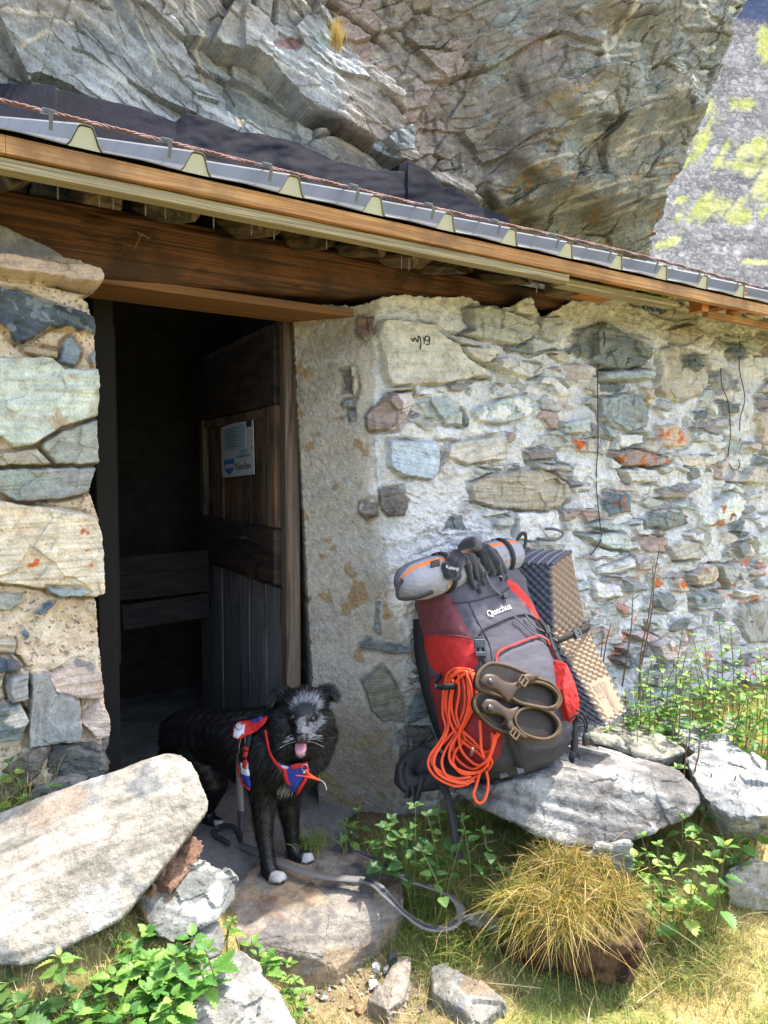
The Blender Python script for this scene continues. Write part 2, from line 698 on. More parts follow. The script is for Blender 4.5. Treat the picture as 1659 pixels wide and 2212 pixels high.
# =================================================================== SETTING
M_cliff = stone_mat('cliff_stone', fine=70, bmp=.55, bdist=.008)
M_stone = stone_mat('field_stone', fine=170, bmp=.5, bdist=.004)
M_mason = stone_mat('masonry_stone', fine=190, bmp=.6, bdist=.005, lo=.7, hi=1.2)
M_earth = stone_mat('earth', fine=120, bmp=.8, bdist=.008)

# ------------------------------------------------------------------ cliff and boulder behind the hut
CLD = 4.05


def rockface(name, label, outline, D, xs, ys, colf, amp, bn, seed, fs, backlen, sgn=1):
    X, Y = np.meshgrid(xs, ys)
    wob = 9 * fbm(np.stack([X / 60, Y / 60, X * 0], -1), 3, seed)
    sd = inpoly(X + wob, Y + wob * .6, outline)
    P = onD(X, Y, D(X, Y))
    q = P.copy()
    v = q @ Wd; z = q[..., 2]; dn = q @ Nn
    bn = np.asarray(bn, float) / np.linalg.norm(bn)
    al = np.array([bn[1], -bn[0]])
    A = v * al[0] + z * al[1]; B = v * bn[0] + z * bn[1]
    wq = np.stack([A, B, dn], -1)
    wq = wq + .05 * np.stack([fbm(wq * 1.7, 3, seed + 20), fbm(wq * 1.7, 3, seed + 21), 0 * A], -1)
    sc = np.array([.55, 1.15, .5]) if name == 'cliff' else np.array([.40, 1.30, .5])
    f1, f2, i1, fa = worley(wq * sc * fs, seed, .55)
    g1, g2, i2, fb = worley(wq * np.array([.6, 1.35, .5]) * fs * 2.6, seed + 1, .7)
    h1, h2, i3, fc = worley(wq * np.array([.6, 1.7, .5]) * fs * 6.0, seed + 2, .9)
    d = amp * (1.0 * fa + .44 * fb + .12 * fc + .8 * fbm(wq * 1.1, 2, seed + 3))
    pick2 = sstep(.02, .3, fbm(wq * 2.6, 3, seed + 31))
    cr1 = 1 - sstep(0, .035, (f2 - f1)); cr2 = 1 - sstep(0, .045, g2 - g1); cr3 = 1 - sstep(0, .075, h2 - h1)
    pick = sstep(.0, .3, fbm(wq * 2.1, 2, seed + 30))
    d -= amp * (.36 * cr1 * pick + .20 * cr2 * pick + .08 * cr3 * pick2)
    lay = strata(np.stack([A, B, dn], -1), (0, 1, 0), 26, seed + 6)
    lay2 = strata(np.stack([A, B, dn], -1) + .04 * fbm(wq * 5, 2, seed + 33)[..., None], (0, 1, 0), 70, seed + 7)
    zone = sstep(-.15, .25, fbm(wq * 1.6, 2, seed + 34))
    d += amp * ((.08 if name == 'cliff' else .13) * lay + .05 * lay2 * zone) + amp * .12 * fbm(wq * 14, 4, seed + 8)
    P = P + Mm * d[..., None] + Zz * (.15 * d)[..., None]
    c = colf(X, Y, wq, lay, i1, i2, i3)
    c = c * (1 + .16 * lay2 * zone)[..., None] * (1 - .30 * cr2 * pick - .22 * cr3 * pick2 - .40 * cr1 * pick)[..., None].clip(.2, 1)   # colour darker along the cracks
    V, Fq, used, rv = sheet(P, sd > 0, Nn * backlen + Wd * -.25 * sgn)
    cc = c.reshape(-1, 3)[used]
    cc = np.concatenate([cc, cc[rv]])
    o = mesh(name, V, Fq, M_cliff, col=cc, smooth=False)
    return tag(o, label, 'rock face' if name == 'cliff' else 'boulder')


def cliff_col(X, Y, q, lay, i1, i2, i3):
    a = L('#989a99'); b = L('#84898b'); w_ = L('#b5b0a4'); br = L('#8c7f72')
    n = fbm(q * 2.3, 4, 91)
    c = mix(a, b, sstep(-.3, .3, n + .5 * (i2 - .5)))
    c = mix(c, L('#97a39f'), .6 * sstep(.1, .5, fbm(q * 4.1, 4, 95)))
    c = mix(c, br, .8 * sstep(620, 800, X + 160 * n) * sstep(.3, .6, i2 + .3 * n))
    c = mix(c, br, .55 * sstep(110, 0, Y + 60 * n))
    c = mix(c, w_, .45 * sstep(.16, .42, lay + .3 * fbm(q * 6, 3, 97) - .1))
    c = mix(c, L('#4e565d'), .6 * sstep(.2, .45, fbm(q * np.array([2, 9, 2]), 4, 99)))
    # pale veins
    for (x0, y0, x1, y1, wd) in ((420, -20, 440, 90, 5), (440, 90, 500, 270, 5), (0, 50, 150, 60, 7), (40, 125, 105, 85, 7), (300, 60, 345, 150, 4)):
        t = np.clip(((X - x0) * (x1 - x0) + (Y - y0) * (y1 - y0)) / ((x1 - x0) ** 2 + (y1 - y0) ** 2), 0, 1)
        dd = np.hypot(X - x0 - t * (x1 - x0), Y - y0 - t * (y1 - y0)) + 5 * n
        c = mix(c, L('#c6bda9'), .75 * sstep(wd, wd * .3, dd))
    s = np.hypot((X - 515) / 9, (Y - 260) / 24)
    c = mix(c, L('#e0cdb0'), sstep(1.2, .7, s + .3 * n))
    s = np.hypot((X - 615) / 28, (Y - 108) / 16)
    c = mix(c, L('#6d4542'), .8 * sstep(1.2, .6, s + .5 * n))
    return c * (1 + .22 * (i3 - .5) + .2 * (i2 - .5))[..., None] * 1.0


cl_poly = [(-160, -160), (640, -160), (665, -40), (705, 40), (740, 100), (800, 145), (842, 180), (866, 230), (882, 330), (900, 372),
           (965, 388), (1030, 425), (1058, 450), (1062, 500), (1062, 640), (-160, 640)]
rockface('cliff', 'blue-grey fractured cliff rising behind the tar paper on the left', cl_poly,
         lambda X, Y: CLD - .05 + .16 * sstep(0, 900, X) - .25 * sstep(250, -160, Y) + .25 * sstep(600, 0, X) * sstep(0, 180, Y) * 0 - .12 * sstep(560, 760, X) * sstep(40, 200, Y),
         np.arange(-160, 1080, 2.3), np.arange(-160, 640, 2.3), cliff_col, .125, (.28, 1), 3, 1.35, 1.2)


def boulder_col(X, Y, q, lay, i1, i2, i3):
    n = fbm(q * 2.0, 4, 71); m = fbm(q * 5.0, 4, 73)
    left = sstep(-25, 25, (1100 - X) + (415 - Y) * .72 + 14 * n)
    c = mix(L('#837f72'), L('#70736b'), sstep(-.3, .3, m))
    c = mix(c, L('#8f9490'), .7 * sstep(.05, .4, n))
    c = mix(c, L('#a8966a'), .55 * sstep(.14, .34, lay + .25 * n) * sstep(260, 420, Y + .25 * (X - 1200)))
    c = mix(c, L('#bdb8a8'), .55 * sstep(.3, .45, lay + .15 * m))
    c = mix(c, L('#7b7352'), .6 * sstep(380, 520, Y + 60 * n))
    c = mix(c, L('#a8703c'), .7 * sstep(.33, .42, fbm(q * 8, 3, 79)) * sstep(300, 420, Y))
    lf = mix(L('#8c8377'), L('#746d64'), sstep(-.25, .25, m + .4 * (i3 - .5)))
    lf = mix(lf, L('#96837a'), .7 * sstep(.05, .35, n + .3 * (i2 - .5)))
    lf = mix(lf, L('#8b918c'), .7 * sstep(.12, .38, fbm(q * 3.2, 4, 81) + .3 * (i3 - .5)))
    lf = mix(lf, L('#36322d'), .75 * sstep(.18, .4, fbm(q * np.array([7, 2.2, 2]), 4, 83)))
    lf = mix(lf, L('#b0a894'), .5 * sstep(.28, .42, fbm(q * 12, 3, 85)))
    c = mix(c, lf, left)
    # ochre seep along the under-edge and white lichen streaks on the arris
    for (x0, y0, x1, y1, wd, col, am) in ((1095, 415, 1180, 345, 10, '#96793f', .8), (1180, 345, 1275, 190, 8, '#8f7644', .7), (1150, 240, 1275, 188, 12, '#9a8148', .6),
                                          (1312, 120, 1385, -10, 8, '#cfcbb4', .8), (1300, 75, 1318, 130, 7, '#d2cdb8', .8), (870, 130, 972, 238, 5, '#4b3626', .8)):
        t = np.clip(((X - x0) * (x1 - x0) + (Y - y0) * (y1 - y0)) / ((x1 - x0) ** 2 + (y1 - y0) ** 2), 0, 1)
        dd = np.hypot(X - x0 - t * (x1 - x0), Y - y0 - t * (y1 - y0)) + 9 * m
        c = mix(c, L(col), .65 * am * sstep(wd, wd * .3, dd))
    return c * (1 + .22 * (i3 - .5) + .16 * (i2 - .5))[..., None] * .92


bo_poly = [(560, -160), (1660, -160), (1618, -40), (1604, 8), (1590, 40), (1578, 95), (1556, 145), (1548, 185), (1520, 225), (1505, 262),
           (1480, 330), (1462, 385), (1440, 425), (1430, 462), (1405, 505), (1392, 545), (1380, 640), (560, 640)]
bo_ctl = [(560, -100, 4.35), (560, 300, 4.4), (900, -100, 4.28), (900, 150, 4.33), (1000, 350, 4.45), (1060, 450, 4.5), (1385, -120, 3.62), (1385, -20, 3.72),
          (1310, 130, 3.86), (1270, 200, 3.94), (1180, 330, 4.1), (1100, 415, 4.3), (1640, -120, 4.1), (1600, 10, 4.2), (1556, 150, 4.3), (1480, 330, 4.4),
          (1390, 540, 4.65), (1100, 500, 4.72), (1250, 540, 4.75), (1250, 640, 5.1), (1300, 380, 4.3), (1450, 150, 4.02), (1380, 640, 5.1), (700, 640, 4.6), (1100, 640, 5.0)]
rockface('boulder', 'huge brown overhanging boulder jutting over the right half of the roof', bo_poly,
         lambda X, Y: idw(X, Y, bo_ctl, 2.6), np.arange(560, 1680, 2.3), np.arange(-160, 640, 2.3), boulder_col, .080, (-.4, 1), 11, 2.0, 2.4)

# ------------------------------------------------------------------ scree slope and the far crag
xs = np.arange(1240, 2240, 2.6); ys = np.concatenate([np.arange(-70, 700, 2.6), np.arange(700, 1130, 14)])
X, Y = np.meshgrid(xs, ys)
Yd = np.interp(ys, [-70, 55, 120, 250, 400, 560, 660, 800, 1000, 1130], [150, 112, 84, 54, 36, 24, 18.5, 13.5, 10.2, 9.3])[:, None] + 0 * X
P = atY(X, Y, Yd)
n = fbm(np.stack([X / 50, Y / 50, X * 0], -1), 4, 41)
rel = Yd / F
shd = 0
for sc_, am_, th_ in ((3.0, 1.5, .3), (6.0, 1.2, .5), (12.0, 1.1, .72), (22., 1.0, .86)):
    f1, f2, ii, fa = worley(np.stack([X / sc_ / 1.3, Y / sc_, X * 0 + .5], -1) + .25 * n[..., None], int(sc_ * 2))
    dome = np.clip(.62 - f1, 0, 1) * (ii > th_)
    P = P + np.array([0, -.35, .95]) * ((am_ * sc_ * .5 * dome) * rel)[..., None]
    on = sstep(.02, .15, dome)
    shd = shd * (1 - on) + on * (ii * 13.7 % 1.0)
    if sc_ == 3.0: ids = ii * 13.7 % 1.0
c = 1.05 * mix(L('#9b9a99'), L('#888886'), sstep(-.3, .3, n)) * (.6 + .75 * shd)[..., None]
gr = np.full(X.shape, -1.0)
for (x, y, a, b, r) in ((1375, 620, 30, 130, .55), (1310, 700, 16, 70, .55), (1345, 560, 14, 70, .4), (1590, 650, 120, 45, 0), (1560, 720, 130, 40, .1), (1400, 900, 150, 50, -.45), (1530, 930, 60, 40, 0),
                        (1230, 1050, 60, 22, -.3), (1650, 200, 35, 90, -.2), (1620, 1135, 60, 14, 0), (1550, 450, 60, 30, 0), (1650, 780, 50, 160, .1), (1390, 470, 26, 60, .5), (1290, 860, 40, 18, -.4)):
    px_, py_ = c2(x, y); a *= .5; b *= .5
    dx = (X - px_) * math.cos(r) + (Y - py_) * math.sin(r); dy = -(X - px_) * math.sin(r) + (Y - py_) * math.cos(r)
    gr = np.maximum(gr, 1.25 - np.hypot(dx / a, dy / b))
na = fbm(np.stack([(X * .8 + Y * .6) / 15, (-X * .6 + Y * .8) / 60, X * 0], -1), 4, 43)
g = sstep(-.05, .75, gr + 1.3 * na + .5 * fbm(np.stack([X / 9, Y / 7, X * 0], -1), 3, 47) - .05)
c = mix(c, mix(L('#b4bb62'), L('#c9c88c'), sstep(-.2, .3, n)) * (.8 + .4 * ids)[..., None], .78 * g)
c = mix(c, L('#4a5878') * .8, .9 * sstep(60, 40, Y + 20 * n - .15 * (X - 1630)))
V, Fq, used, rv = sheet(P, np.ones(X.shape, bool), np.array([0, .5, -3.0]))
cc = (c * .42).reshape(-1, 3)[used]; cc = np.concatenate([cc, cc[rv]])
M_scree = stone_mat('scree', fine=2.2, bmp=.6, bdist=.1, lo=.6, hi=1.2, spec=0.0)
tag(mesh('scree_slope', V, Fq, M_scree, col=cc), kind='structure')

# ------------------------------------------------------------------ ground


def gz(x, y):
    D = x * Nn[0] + y * Nn[1]; v = x * Wd[0] + y * Wd[1]
    z = np.interp(D, [-60, .6, 1.25, 1.6, 1.78, 1.93, 2.2, 3.0], [-1.2, -.30, -.245, -.20, -.15, -.07, -.045, -.045])
    z = z + .36 * sstep(.86, .50, v) * sstep(.9, 1.75, D) * sstep(-60, .4, D)
    z = z + .17 * sstep(1.75, 2.25, v) * sstep(.95, 1.45, D) * (1 - .5 * sstep(1.7, 2.0, D))
    z = z + .06 * sstep(2.3, 2.9, v) * sstep(1.0, 1.4, D)
    z = z + .10 * sstep(2.6, 3.6, v) * sstep(.8, 1.2, D) * sstep(2.0, 1.6, D)
    z = z - .09 * np.exp(-((v - 1.05) / .30) ** 2) * np.exp(-((D - 1.70) / .17) ** 2) - .055 * sstep(.80, .95, v) * sstep(1.40, 1.28, v) * sstep(1.72, 1.85, D) * sstep(2.4, 2.25, D)
    return z


def axis(lo, a, b, hi, st):
    mid = np.arange(a, b, st)
    k = np.geomspace(st * 2, abs(lo - a), 26); k2 = np.geomspace(st * 2, abs(hi - b), 26)
    return np.concatenate([a - k[::-1], mid, b + k2])


xs = axis(-70, -2.0, 3.6, 70, .014); ys = axis(-50, .5, 4.2, 90, .014)
X, Y = np.meshgrid(xs, ys)
Z = gz(X, Y)
p3 = np.stack([X, Y, 0 * X], -1)
near = (X > -3) & (X < 4.5) & (Y > .2) & (Y < 5)
Z = Z + np.where(near, .018 * fbm(p3 * 4, 4, 51) + .008 * fbm(p3 * 16, 3, 52) + .004 * fbm(p3 * 60, 2, 53), 0)
inside = ((p3 @ Nn) > 2.25)
Z = np.where(inside & (np.abs(X) < 8) & (Y < 9), Z - .09, Z)
D_ = p3 @ Nn; v_ = p3 @ Wd
n1 = fbm(p3 * 3, 4, 55); n2 = fbm(p3 * 14, 3, 56)
c = mix(L('#b5a06c'), L('#828648'), sstep(-.25, .25, n1 + .4 * n2))
c = mix(c, L('#5f4f3a'), .8 * sstep(.1, .35, n2))
dirt = sstep(.22, .0, np.hypot((X + .02) / 1.3, (Y - 1.98) / .8) - .12 + .1 * n1)
c = mix(c, L('#8d7c62'), .85 * dirt)
c = mix(c, L('#5a4d3c'), .8 * sstep(1.85, 2.0, D_ + .05 * n1))
c = mix(c, L('#4c4a2e'), .6 * sstep(.9, .6, v_))
GXS, GYS, GZZ = xs, ys, Z
tag(mesh('ground', np.stack([X, Y, Z], -1).reshape(-1, 3), grid_faces(len(ys), len(xs))[:, ::-1], M_earth, col=(c * .95).reshape(-1, 3)), kind='structure')


def gzz(x, y):
    x = np.asarray(x, float); y = np.asarray(y, float)
    i = np.clip(np.searchsorted(GXS, x) - 1, 0, len(GXS) - 2); j = np.clip(np.searchsorted(GYS, y) - 1, 0, len(GYS) - 2)
    u = (x - GXS[i]) / (GXS[i + 1] - GXS[i]); v = (y - GYS[j]) / (GYS[j + 1] - GYS[j])
    return (GZZ[j, i] * (1 - u) + GZZ[j, i + 1] * u) * (1 - v) + (GZZ[j + 1, i] * (1 - u) + GZZ[j + 1, i + 1] * u) * v


# packed floor of the hut and its threshold
xs = np.linspace(.35, 1.75, 160); ys = np.linspace(1.92, 4.1, 220)
VV, DD = np.meshgrid(xs, ys)
P = VV[..., None] * Wd + DD[..., None] * Nn
P[..., 2] = -.03 + .006 * fbm(P * 6, 4, 61) + .002 * fbm(P * 40, 3, 62) - .055 * sstep(2.35, 2.12, DD) - .05 * sstep(2.02, 1.92, DD) - .09 * sstep(1.36, 1.42, VV + .03 * fbm(P * 9, 2, 64)) * sstep(2.3, 2.2, DD)
c = mix(L('#8a8680'), L('#6f6b66'), sstep(-.3, .3, fbm(P * 5, 4, 63)))
tag(mesh('floor', P.reshape(-1, 3), grid_faces(220, 160)[:, ::-1], M_mason, col=(c * .8).reshape(-1, 3)), kind='structure')
# =================================================================== HUT
hut = thing('stone_hut', 'low stone hut with open plank door built against the rock', 'hut', wp(1.5, 2.2, -.04))
STC = {'cream': ('#b3ac96', '#a39a80'), 'buff': ('#a69c86', '#8d8470'), 'gbuff': ('#949384', '#7d7f74'), 'grey': ('#97968f', '#7f807c'), 'pale': ('#b0aca0', '#94938a'),
       'pink': ('#a8938a', '#94857c'), 'dgreen': ('#68706a', '#565f5c'), 'pgreen': ('#9aa39c', '#7f8a86'), 'tan': ('#ab9475', '#96866c'), 'teal': ('#87938f', '#6b7877'),
       'quartz': ('#d3d2ca', '#7f8c82'), 'red': ('#977a6b', '#85695c'), 'blue': ('#93a3ae', '#80909c'), 'ltan': ('#b9a688', '#9b9585'), 'purple': ('#837671', '#716867'),
       'brown': ('#8b7a62', '#97896f'), 'orange': ('#b08a68', '#a08265'), 'dblue': ('#5b6a74', '#4a565e'), 'dbrown': ('#5b5047', '#6e6459'), 'rbrown': ('#6c4a3f', '#5c3f36'),
       'slate': ('#565f66', '#363d44'), 'olive': ('#66614a', '#77725c'), 'dteal': ('#4c5656', '#5d6868'), 'warm': ('#c0a98a', '#aba391'), 'cgreen': ('#b3b6a3', '#9a9f94'),
       'plum': ('#8b8680', '#767a76'), 'mort': ('#b3b1ac', '#a3a19c'), 'wht': ('#c6c1b8', '#b2aca4'), 'peach': ('#c0a894', '#ad9a8c'), 'bgrey': ('#75828a', '#67747b')}
ORANGE = L('#c0602a')


def _soft(h, a=.48, up=1.18):            # mortar dust greys every stone a little
    c = [int(h[j:j + 2], 16) for j in (1, 3, 5)]; g = sum(c) / 3
    return '#' + ''.join('%02x' % int(min(255, (x + (g - x) * a) * up)) for x in c)


STP = dict(STC)
STW = {k_: (_soft(a_), _soft(b_)) for k_, (a_, b_) in STC.items()}
STC = STW


def masonry(X, Y, P, out, stones, mort, seed, hscale=1.0, rough=.012, mcol=None, rubble=None):
    """relief + colours for a mortared rubble face; X,Y reference pixels, P points, out = outward directions"""
    n0 = fbm(P * 3.2, 4, seed); n1 = fbm(P * 11, 4, seed + 1); n2 = fbm(P * 34, 3, seed + 2)
    rid = 1 - np.abs(fbm(P * 16, 4, seed + 3)) * 2.2
    lump = fbm(P * np.array([7, 7, 13]), 4, seed + 21)
    h = rough * (.9 * n0 + .9 * n1 + .5 * n2) + rough * .8 * (rid - .6) * sstep(-.1, .25, n0) + rough * 1.5 * np.maximum(lump, -.15)
    c = mix(mort[0], mort[1], sstep(-.25, .25, n0 + .5 * n1))
    c = mix(c, mort[2], .7 * sstep(.12, .4, n1 + .4 * n2))
    c = mix(c, mort[0] * .62, .55 * sstep(.22, .42, n2))
    if mcol is not None: c, h = mcol(c, h, n0, n1, n2)
    wx = 7 * fbm(P * 9, 3, seed + 5) + 3.5 * fbm(P * 40, 2, seed + 7); wy = 6 * fbm(P * 9, 3, seed + 6) + 3.0 * fbm(P * 40, 2, seed + 8)
    WX = X + wx; WY = Y + wy
    top = np.full(X.shape, -99.0)
    rs = np.random.RandomState(seed)
    for k, (poly, cn, hh, opt) in enumerate(stones):
        pl = np.asarray(poly, float)
        lo = pl.min(0) - 26; hi = pl.max(0) + 26
        rr = np.where((Y[:, 0] > lo[1]) & (Y[:, 0] < hi[1]))[0]; cc_ = np.where((X[0] > lo[0]) & (X[0] < hi[0]))[0]
        tx, ty = rs.uniform(-1, 1), rs.uniform(-1, 1); k1, k2 = rs.uniform(0, 50), rs.uniform(.9, 1.1)
        if not len(rr) or not len(cc_): continue
        sl = np.s_[rr[0]:rr[-1] + 1, cc_[0]:cc_[-1] + 1]
        sd = inpoly(WX[sl], WY[sl], pl)
        if opt.get('fill') and (top[sl][sd > -3] > -4).any(): continue
        top[sl] = np.maximum(top[sl], sd)
        ew = opt.get('ew', 4.5)
        a = sstep(-1.5, ew, sd)
        pp = P[sl]
        # bedding tilt of this stone in the wall plane
        th = opt.get('th', rs.uniform(-.2, .2))
        bnv = Zz * math.cos(th) - Wd * math.sin(th)
        st = strata(pp, bnv, opt.get('sf', 60), seed + k)
        st2 = strata(pp, bnv, 150, seed + k + 3)
        fa = worley(pp * opt.get('fs', 13), seed + k)[3]
        cen = pl.mean(0); ext = np.maximum(pl.max(0) - pl.min(0), 10)
        tilt = ((X[sl] - cen[0]) / ext[0] * tx + (Y[sl] - cen[1]) / ext[1] * ty)
        face = hh * hscale * (1 + .5 * tilt) + .010 * hscale * fa * opt.get('rg', 1) + .0045 * st * opt.get('rg', 1) + .002 * st2 + .004 * fbm(pp * 28, 3, seed + k)
        gap = opt.get('gap', .010) * np.exp(-((sd + 2.0) / 3.6) ** 2) * sstep(-.2, .25, fbm(pp * 6, 2, seed + k + 9) + .12)
        h[sl] = h[sl] * (1 - a) + face * a - gap
        A, B = L(STC[cn][0]), L(STC[cn][1])
        pr = pp - bnv * 0
        t = np.clip(.5 + .8 * fbm(pr * 9, 4, seed + k) + .5 * st + .2 * st2, 0, 1)
        col = mix(A, B, t) * (k2 + .28 * fbm(pr * 30, 3, seed + k + 1) + .16 * st2)[..., None]
        col = mix(col, L('#8b7350'), opt.get('rust', .25) * sstep(.1, .4, fbm(pr * 7, 3, seed + k + 31)))
        for (lc, sc, thh, am) in opt.get('li', ()):
            col = mix(col, lc, am * sstep(thh, thh + .08, fbm(pr * sc, 3, seed + k + 17)))
        a2 = sstep(-1.0, 2.5, sd + opt.get('sm', 3.0) * n2[sl] * 2)
        c[sl] = mix(c[sl], col, a2)
        c[sl] *= (1 - .35 * np.exp(-((sd + 1.0) / 2.6) ** 2) * sstep(.0, .3, fbm(pp * 6, 2, seed + k + 9) + .12))[..., None]
    if rubble is not None:
        rb, sx, sz = rubble
        q3 = np.stack([P @ Wd / sx + .35 * fbm(P * 7, 2, seed + 40), P[..., 2] / sz + .30 * fbm(P * 7, 2, seed + 41), 0 * X + .5], -1)
        q3[..., 0] += .5 * np.floor(q3[..., 1])
        f1, f2, ii, fa = worley(q3 * np.array([1, 1, 0]) + np.array([0, 0, .5]), seed + 42, .8)
        i2 = (ii * 7.31) % 1.0
        cover = fbm(P * 5.5, 3, seed + 43)
        gapd = f2 - f1 + .10 * n2
        st_ = sstep(.05, .17, gapd) * rb * sstep(-1, -6, top) * (ii > .22) * sstep(.24, .10, cover + .14 * n2)
        lay = strata(P, Zz + .1 * Wd, 70, seed + 44)
        hs = (.004 + .024 * i2 + .013 * fa + .004 * lay + .003 * fbm(P * 30, 3, seed + 45)) * hscale
        h = h * (1 - st_) + hs * st_ - .012 * rb * sstep(.09, .02, gapd) * sstep(-1, -6, top) * sstep(-.1, .25, -cover) * (ii > .22)
        keys = ['grey', 'buff', 'gbuff', 'pale', 'pink', 'dgreen', 'teal', 'gbuff', 'pgreen', 'grey', 'mort', 'pale', 'ltan', 'red', 'purple', 'mort']
        ki = (ii * 255).astype(int) % len(keys)
        A3 = np.array([L(STC[k_][0]) for k_ in keys])[ki]; B3 = np.array([L(STC[k_][1]) for k_ in keys])[ki]
        cs = mix(A3, B3, np.clip(.5 + .8 * fbm(P * 9, 3, seed + 46) + .5 * lay, 0, 1)) * (1 + .25 * fbm(P * 30, 3, seed + 47))[..., None]
        ol_ = sstep(.2, .3, fbm(P * 18, 3, seed + 48)) * sstep(1080, 1250, Y) * sstep(.1, .3, fbm(P * 3.1, 2, seed + 49) + .1)
        cs = mix(cs, ORANGE, .8 * ol_)
        c = mix(c, cs, sstep(.15, .6, st_))
        c = c * (1 - .22 * rb * sstep(.08, .02, gapd) * sstep(-1, -6, top) * sstep(-.1, .25, -cover))[..., None]
    return P + out * h[..., None], np.clip(c, .01, .85), top


OL = lambda th=.12, sc=22, am=.95: dict(li=[(ORANGE, sc, th, am)])
stones = []


def st(cf, pts, cn, h=.016, **o):
    stones.append((cv(cf, pts), cn, h, o))


st(c4, [(345, 135), (400, 128), (520, 150), (550, 185), (600, 215), (625, 260), (715, 315), (710, 330), (590, 345), (450, 362), (370, 358), (350, 320), (335, 240), (330, 180)], 'cream', .024, rg=.35, ew=5, gap=.016)
st(c4, [(630, 95), (700, 85), (760, 110), (850, 130), (880, 160), (860, 190), (800, 225), (700, 210), (610, 185), (650, 170), (640, 130)], 'gbuff', .03, gap=.02)
st(c4, [(885, 125), (955, 120), (965, 165), (940, 210), (890, 200), (878, 160)], 'grey', .02)
st(c4, [(725, 265), (760, 265), (890, 290), (890, 325), (850, 338), (780, 325), (735, 300)], 'pale', .024, gap=.02)
st(c4, [(950, 285), (1010, 280), (1060, 320), (1050, 345), (980, 345), (955, 320)], 'pink')
st(c4, [(1010, 170), (1090, 140), (1150, 170), (1200, 210), (1240, 250), (1225, 300), (1150, 310), (1080, 300), (1020, 265), (1005, 215)], 'dgreen', .026, rg=2.0, gap=.015)
st(c4, [(1085, 312), (1250, 305), (1258, 330), (1230, 342), (1090, 345)], 'pgreen', .035, gap=.02)
st(c4, [(1090, 348), (1180, 350), (1170, 378), (1090, 375)], 'dteal', .0)
st(c4, [(1215, 360), (1255, 365), (1272, 395), (1255, 430), (1225, 410)], 'tan', .022)
st(c4, [(1275, 235), (1340, 220), (1400, 250), (1445, 290), (1450, 350), (1420, 400), (1340, 415), (1270, 380), (1280, 300)], 'buff', .02, rg=1.4)
st(c4, [(1350, 250), (1400, 255), (1430, 290), (1400, 320), (1365, 290)], 'dteal', .024)
st(c4, [(1080, 400), (1150, 385), (1215, 395), (1245, 440), (1235, 500), (1180, 515), (1110, 505), (1075, 470)], 'teal', .022)
st(c4, [(640, 450), (690, 425), (780, 395), (860, 395), (875, 440), (830, 475), (740, 490), (660, 485)], 'pgreen', .018, li=[(L('#d8d6cf'), 13, .02, .95)], sm=5)
st(c4, [(290, 460), (370, 385), (440, 380), (450, 420), (400, 515), (300, 515)], 'red', .024, li=[(L('#c5bcb6'), 14, .1, .9)])
st(c4, [(455, 400), (560, 390), (600, 440), (610, 495), (560, 490), (490, 470)], 'pgreen', .012, rg=2)
st(c4, [(365, 545), (520, 545), (540, 600), (535, 650), (510, 680), (400, 665), (360, 640)], 'blue', .018, rg=.4, rust=0)
st(c4, [(570, 560), (620, 540), (760, 535), (765, 590), (740, 615), (620, 628), (560, 600)], 'ltan', .02, sf=80)
st(c4, [(825, 580), (900, 565), (945, 575), (930, 610), (840, 615)], 'purple')
st(c4, [(985, 540), (1030, 545), (1030, 590), (1000, 580)], 'orange', .018, **OL(.0))
st(c4, [(940, 490), (1040, 470), (1045, 520), (960, 525)], 'pgreen', .024)
st(c4, [(1100, 590), (1190, 575), (1265, 590), (1320, 610), (1300, 630), (1210, 640), (1150, 635)], 'red', .03, gap=.02, li=[(ORANGE, 20, .14, .95)])
st(c4, [(1280, 495), (1330, 490), (1385, 520), (1390, 565), (1340, 575), (1280, 560)], 'orange', .024, li=[(ORANGE, 20, .22, .8)])
st(c4, [(850, 625), (980, 630), (985, 655), (880, 650)], 'gbuff', .022, gap=.02)
st(c4, [(635, 690), (700, 660), (800, 645), (900, 650), (970, 690), (975, 720), (940, 780), (840, 785), (720, 775), (640, 750)], 'brown', .022, rust=.5)
st(c4, [(1140, 640), (1270, 640), (1265, 690), (1160, 690)], 'pale', .03, sf=110, gap=.02)
st(c4, [(1095, 720), (1175, 725), (1180, 790), (1110, 800), (1090, 760)], 'dblue', .02, li=[(ORANGE, 26, .3, .9)], rust=0)
st(c4, [(1270, 720), (1370, 700), (1390, 715), (1360, 745), (1275, 742)], 'purple', .028, gap=.02)
st(c4, [(1215, 810), (1310, 780), (1360, 780), (1370, 830), (1290, 850), (1220, 840)], 'dgreen', .022, li=[(ORANGE, 26, .33, .9)])
st(c4, [(1430, 830), (1480, 760), (1530, 715), (1570, 750), (1560, 800), (1520, 830), (1460, 840)], 'cgreen', .034, li=[(L('#9a5a35'), 20, .24, .9)], gap=.016)
st(c4, [(335, 715), (400, 705), (430, 750), (420, 800), (365, 805), (335, 770)], 'dbrown', .016)
st(c4, [(265, 755), (320, 745), (330, 800), (290, 815), (265, 790)], 'dbrown', .01, li=[(L('#b8b0a2'), 30, .15, .9)])
st(c4, [(265, 125), (320, 125), (325, 175), (290, 205), (258, 190)], 'rbrown', .02)
st(c4, [(232, 290), (250, 295), (270, 370), (260, 400), (235, 370)], 'tan', .012)
st(c4, [(205, 310), (235, 300), (240, 380), (210, 380)], 'dbrown', -.012)
st(c4, [(210, 410), (250, 405), (250, 435), (215, 435)], 'bgrey', .006)
st(c4, [(230, 445), (250, 440), (248, 475), (232, 480)], 'dblue', .006)
st(c4, [(1300, 170), (1400, 150), (1420, 190), (1360, 225), (1295, 205)], 'buff', .03)
st(c4, [(1600, 450), (1659, 440), (1700, 500), (1680, 600), (1640, 590), (1620, 520)], 'tan', .02)
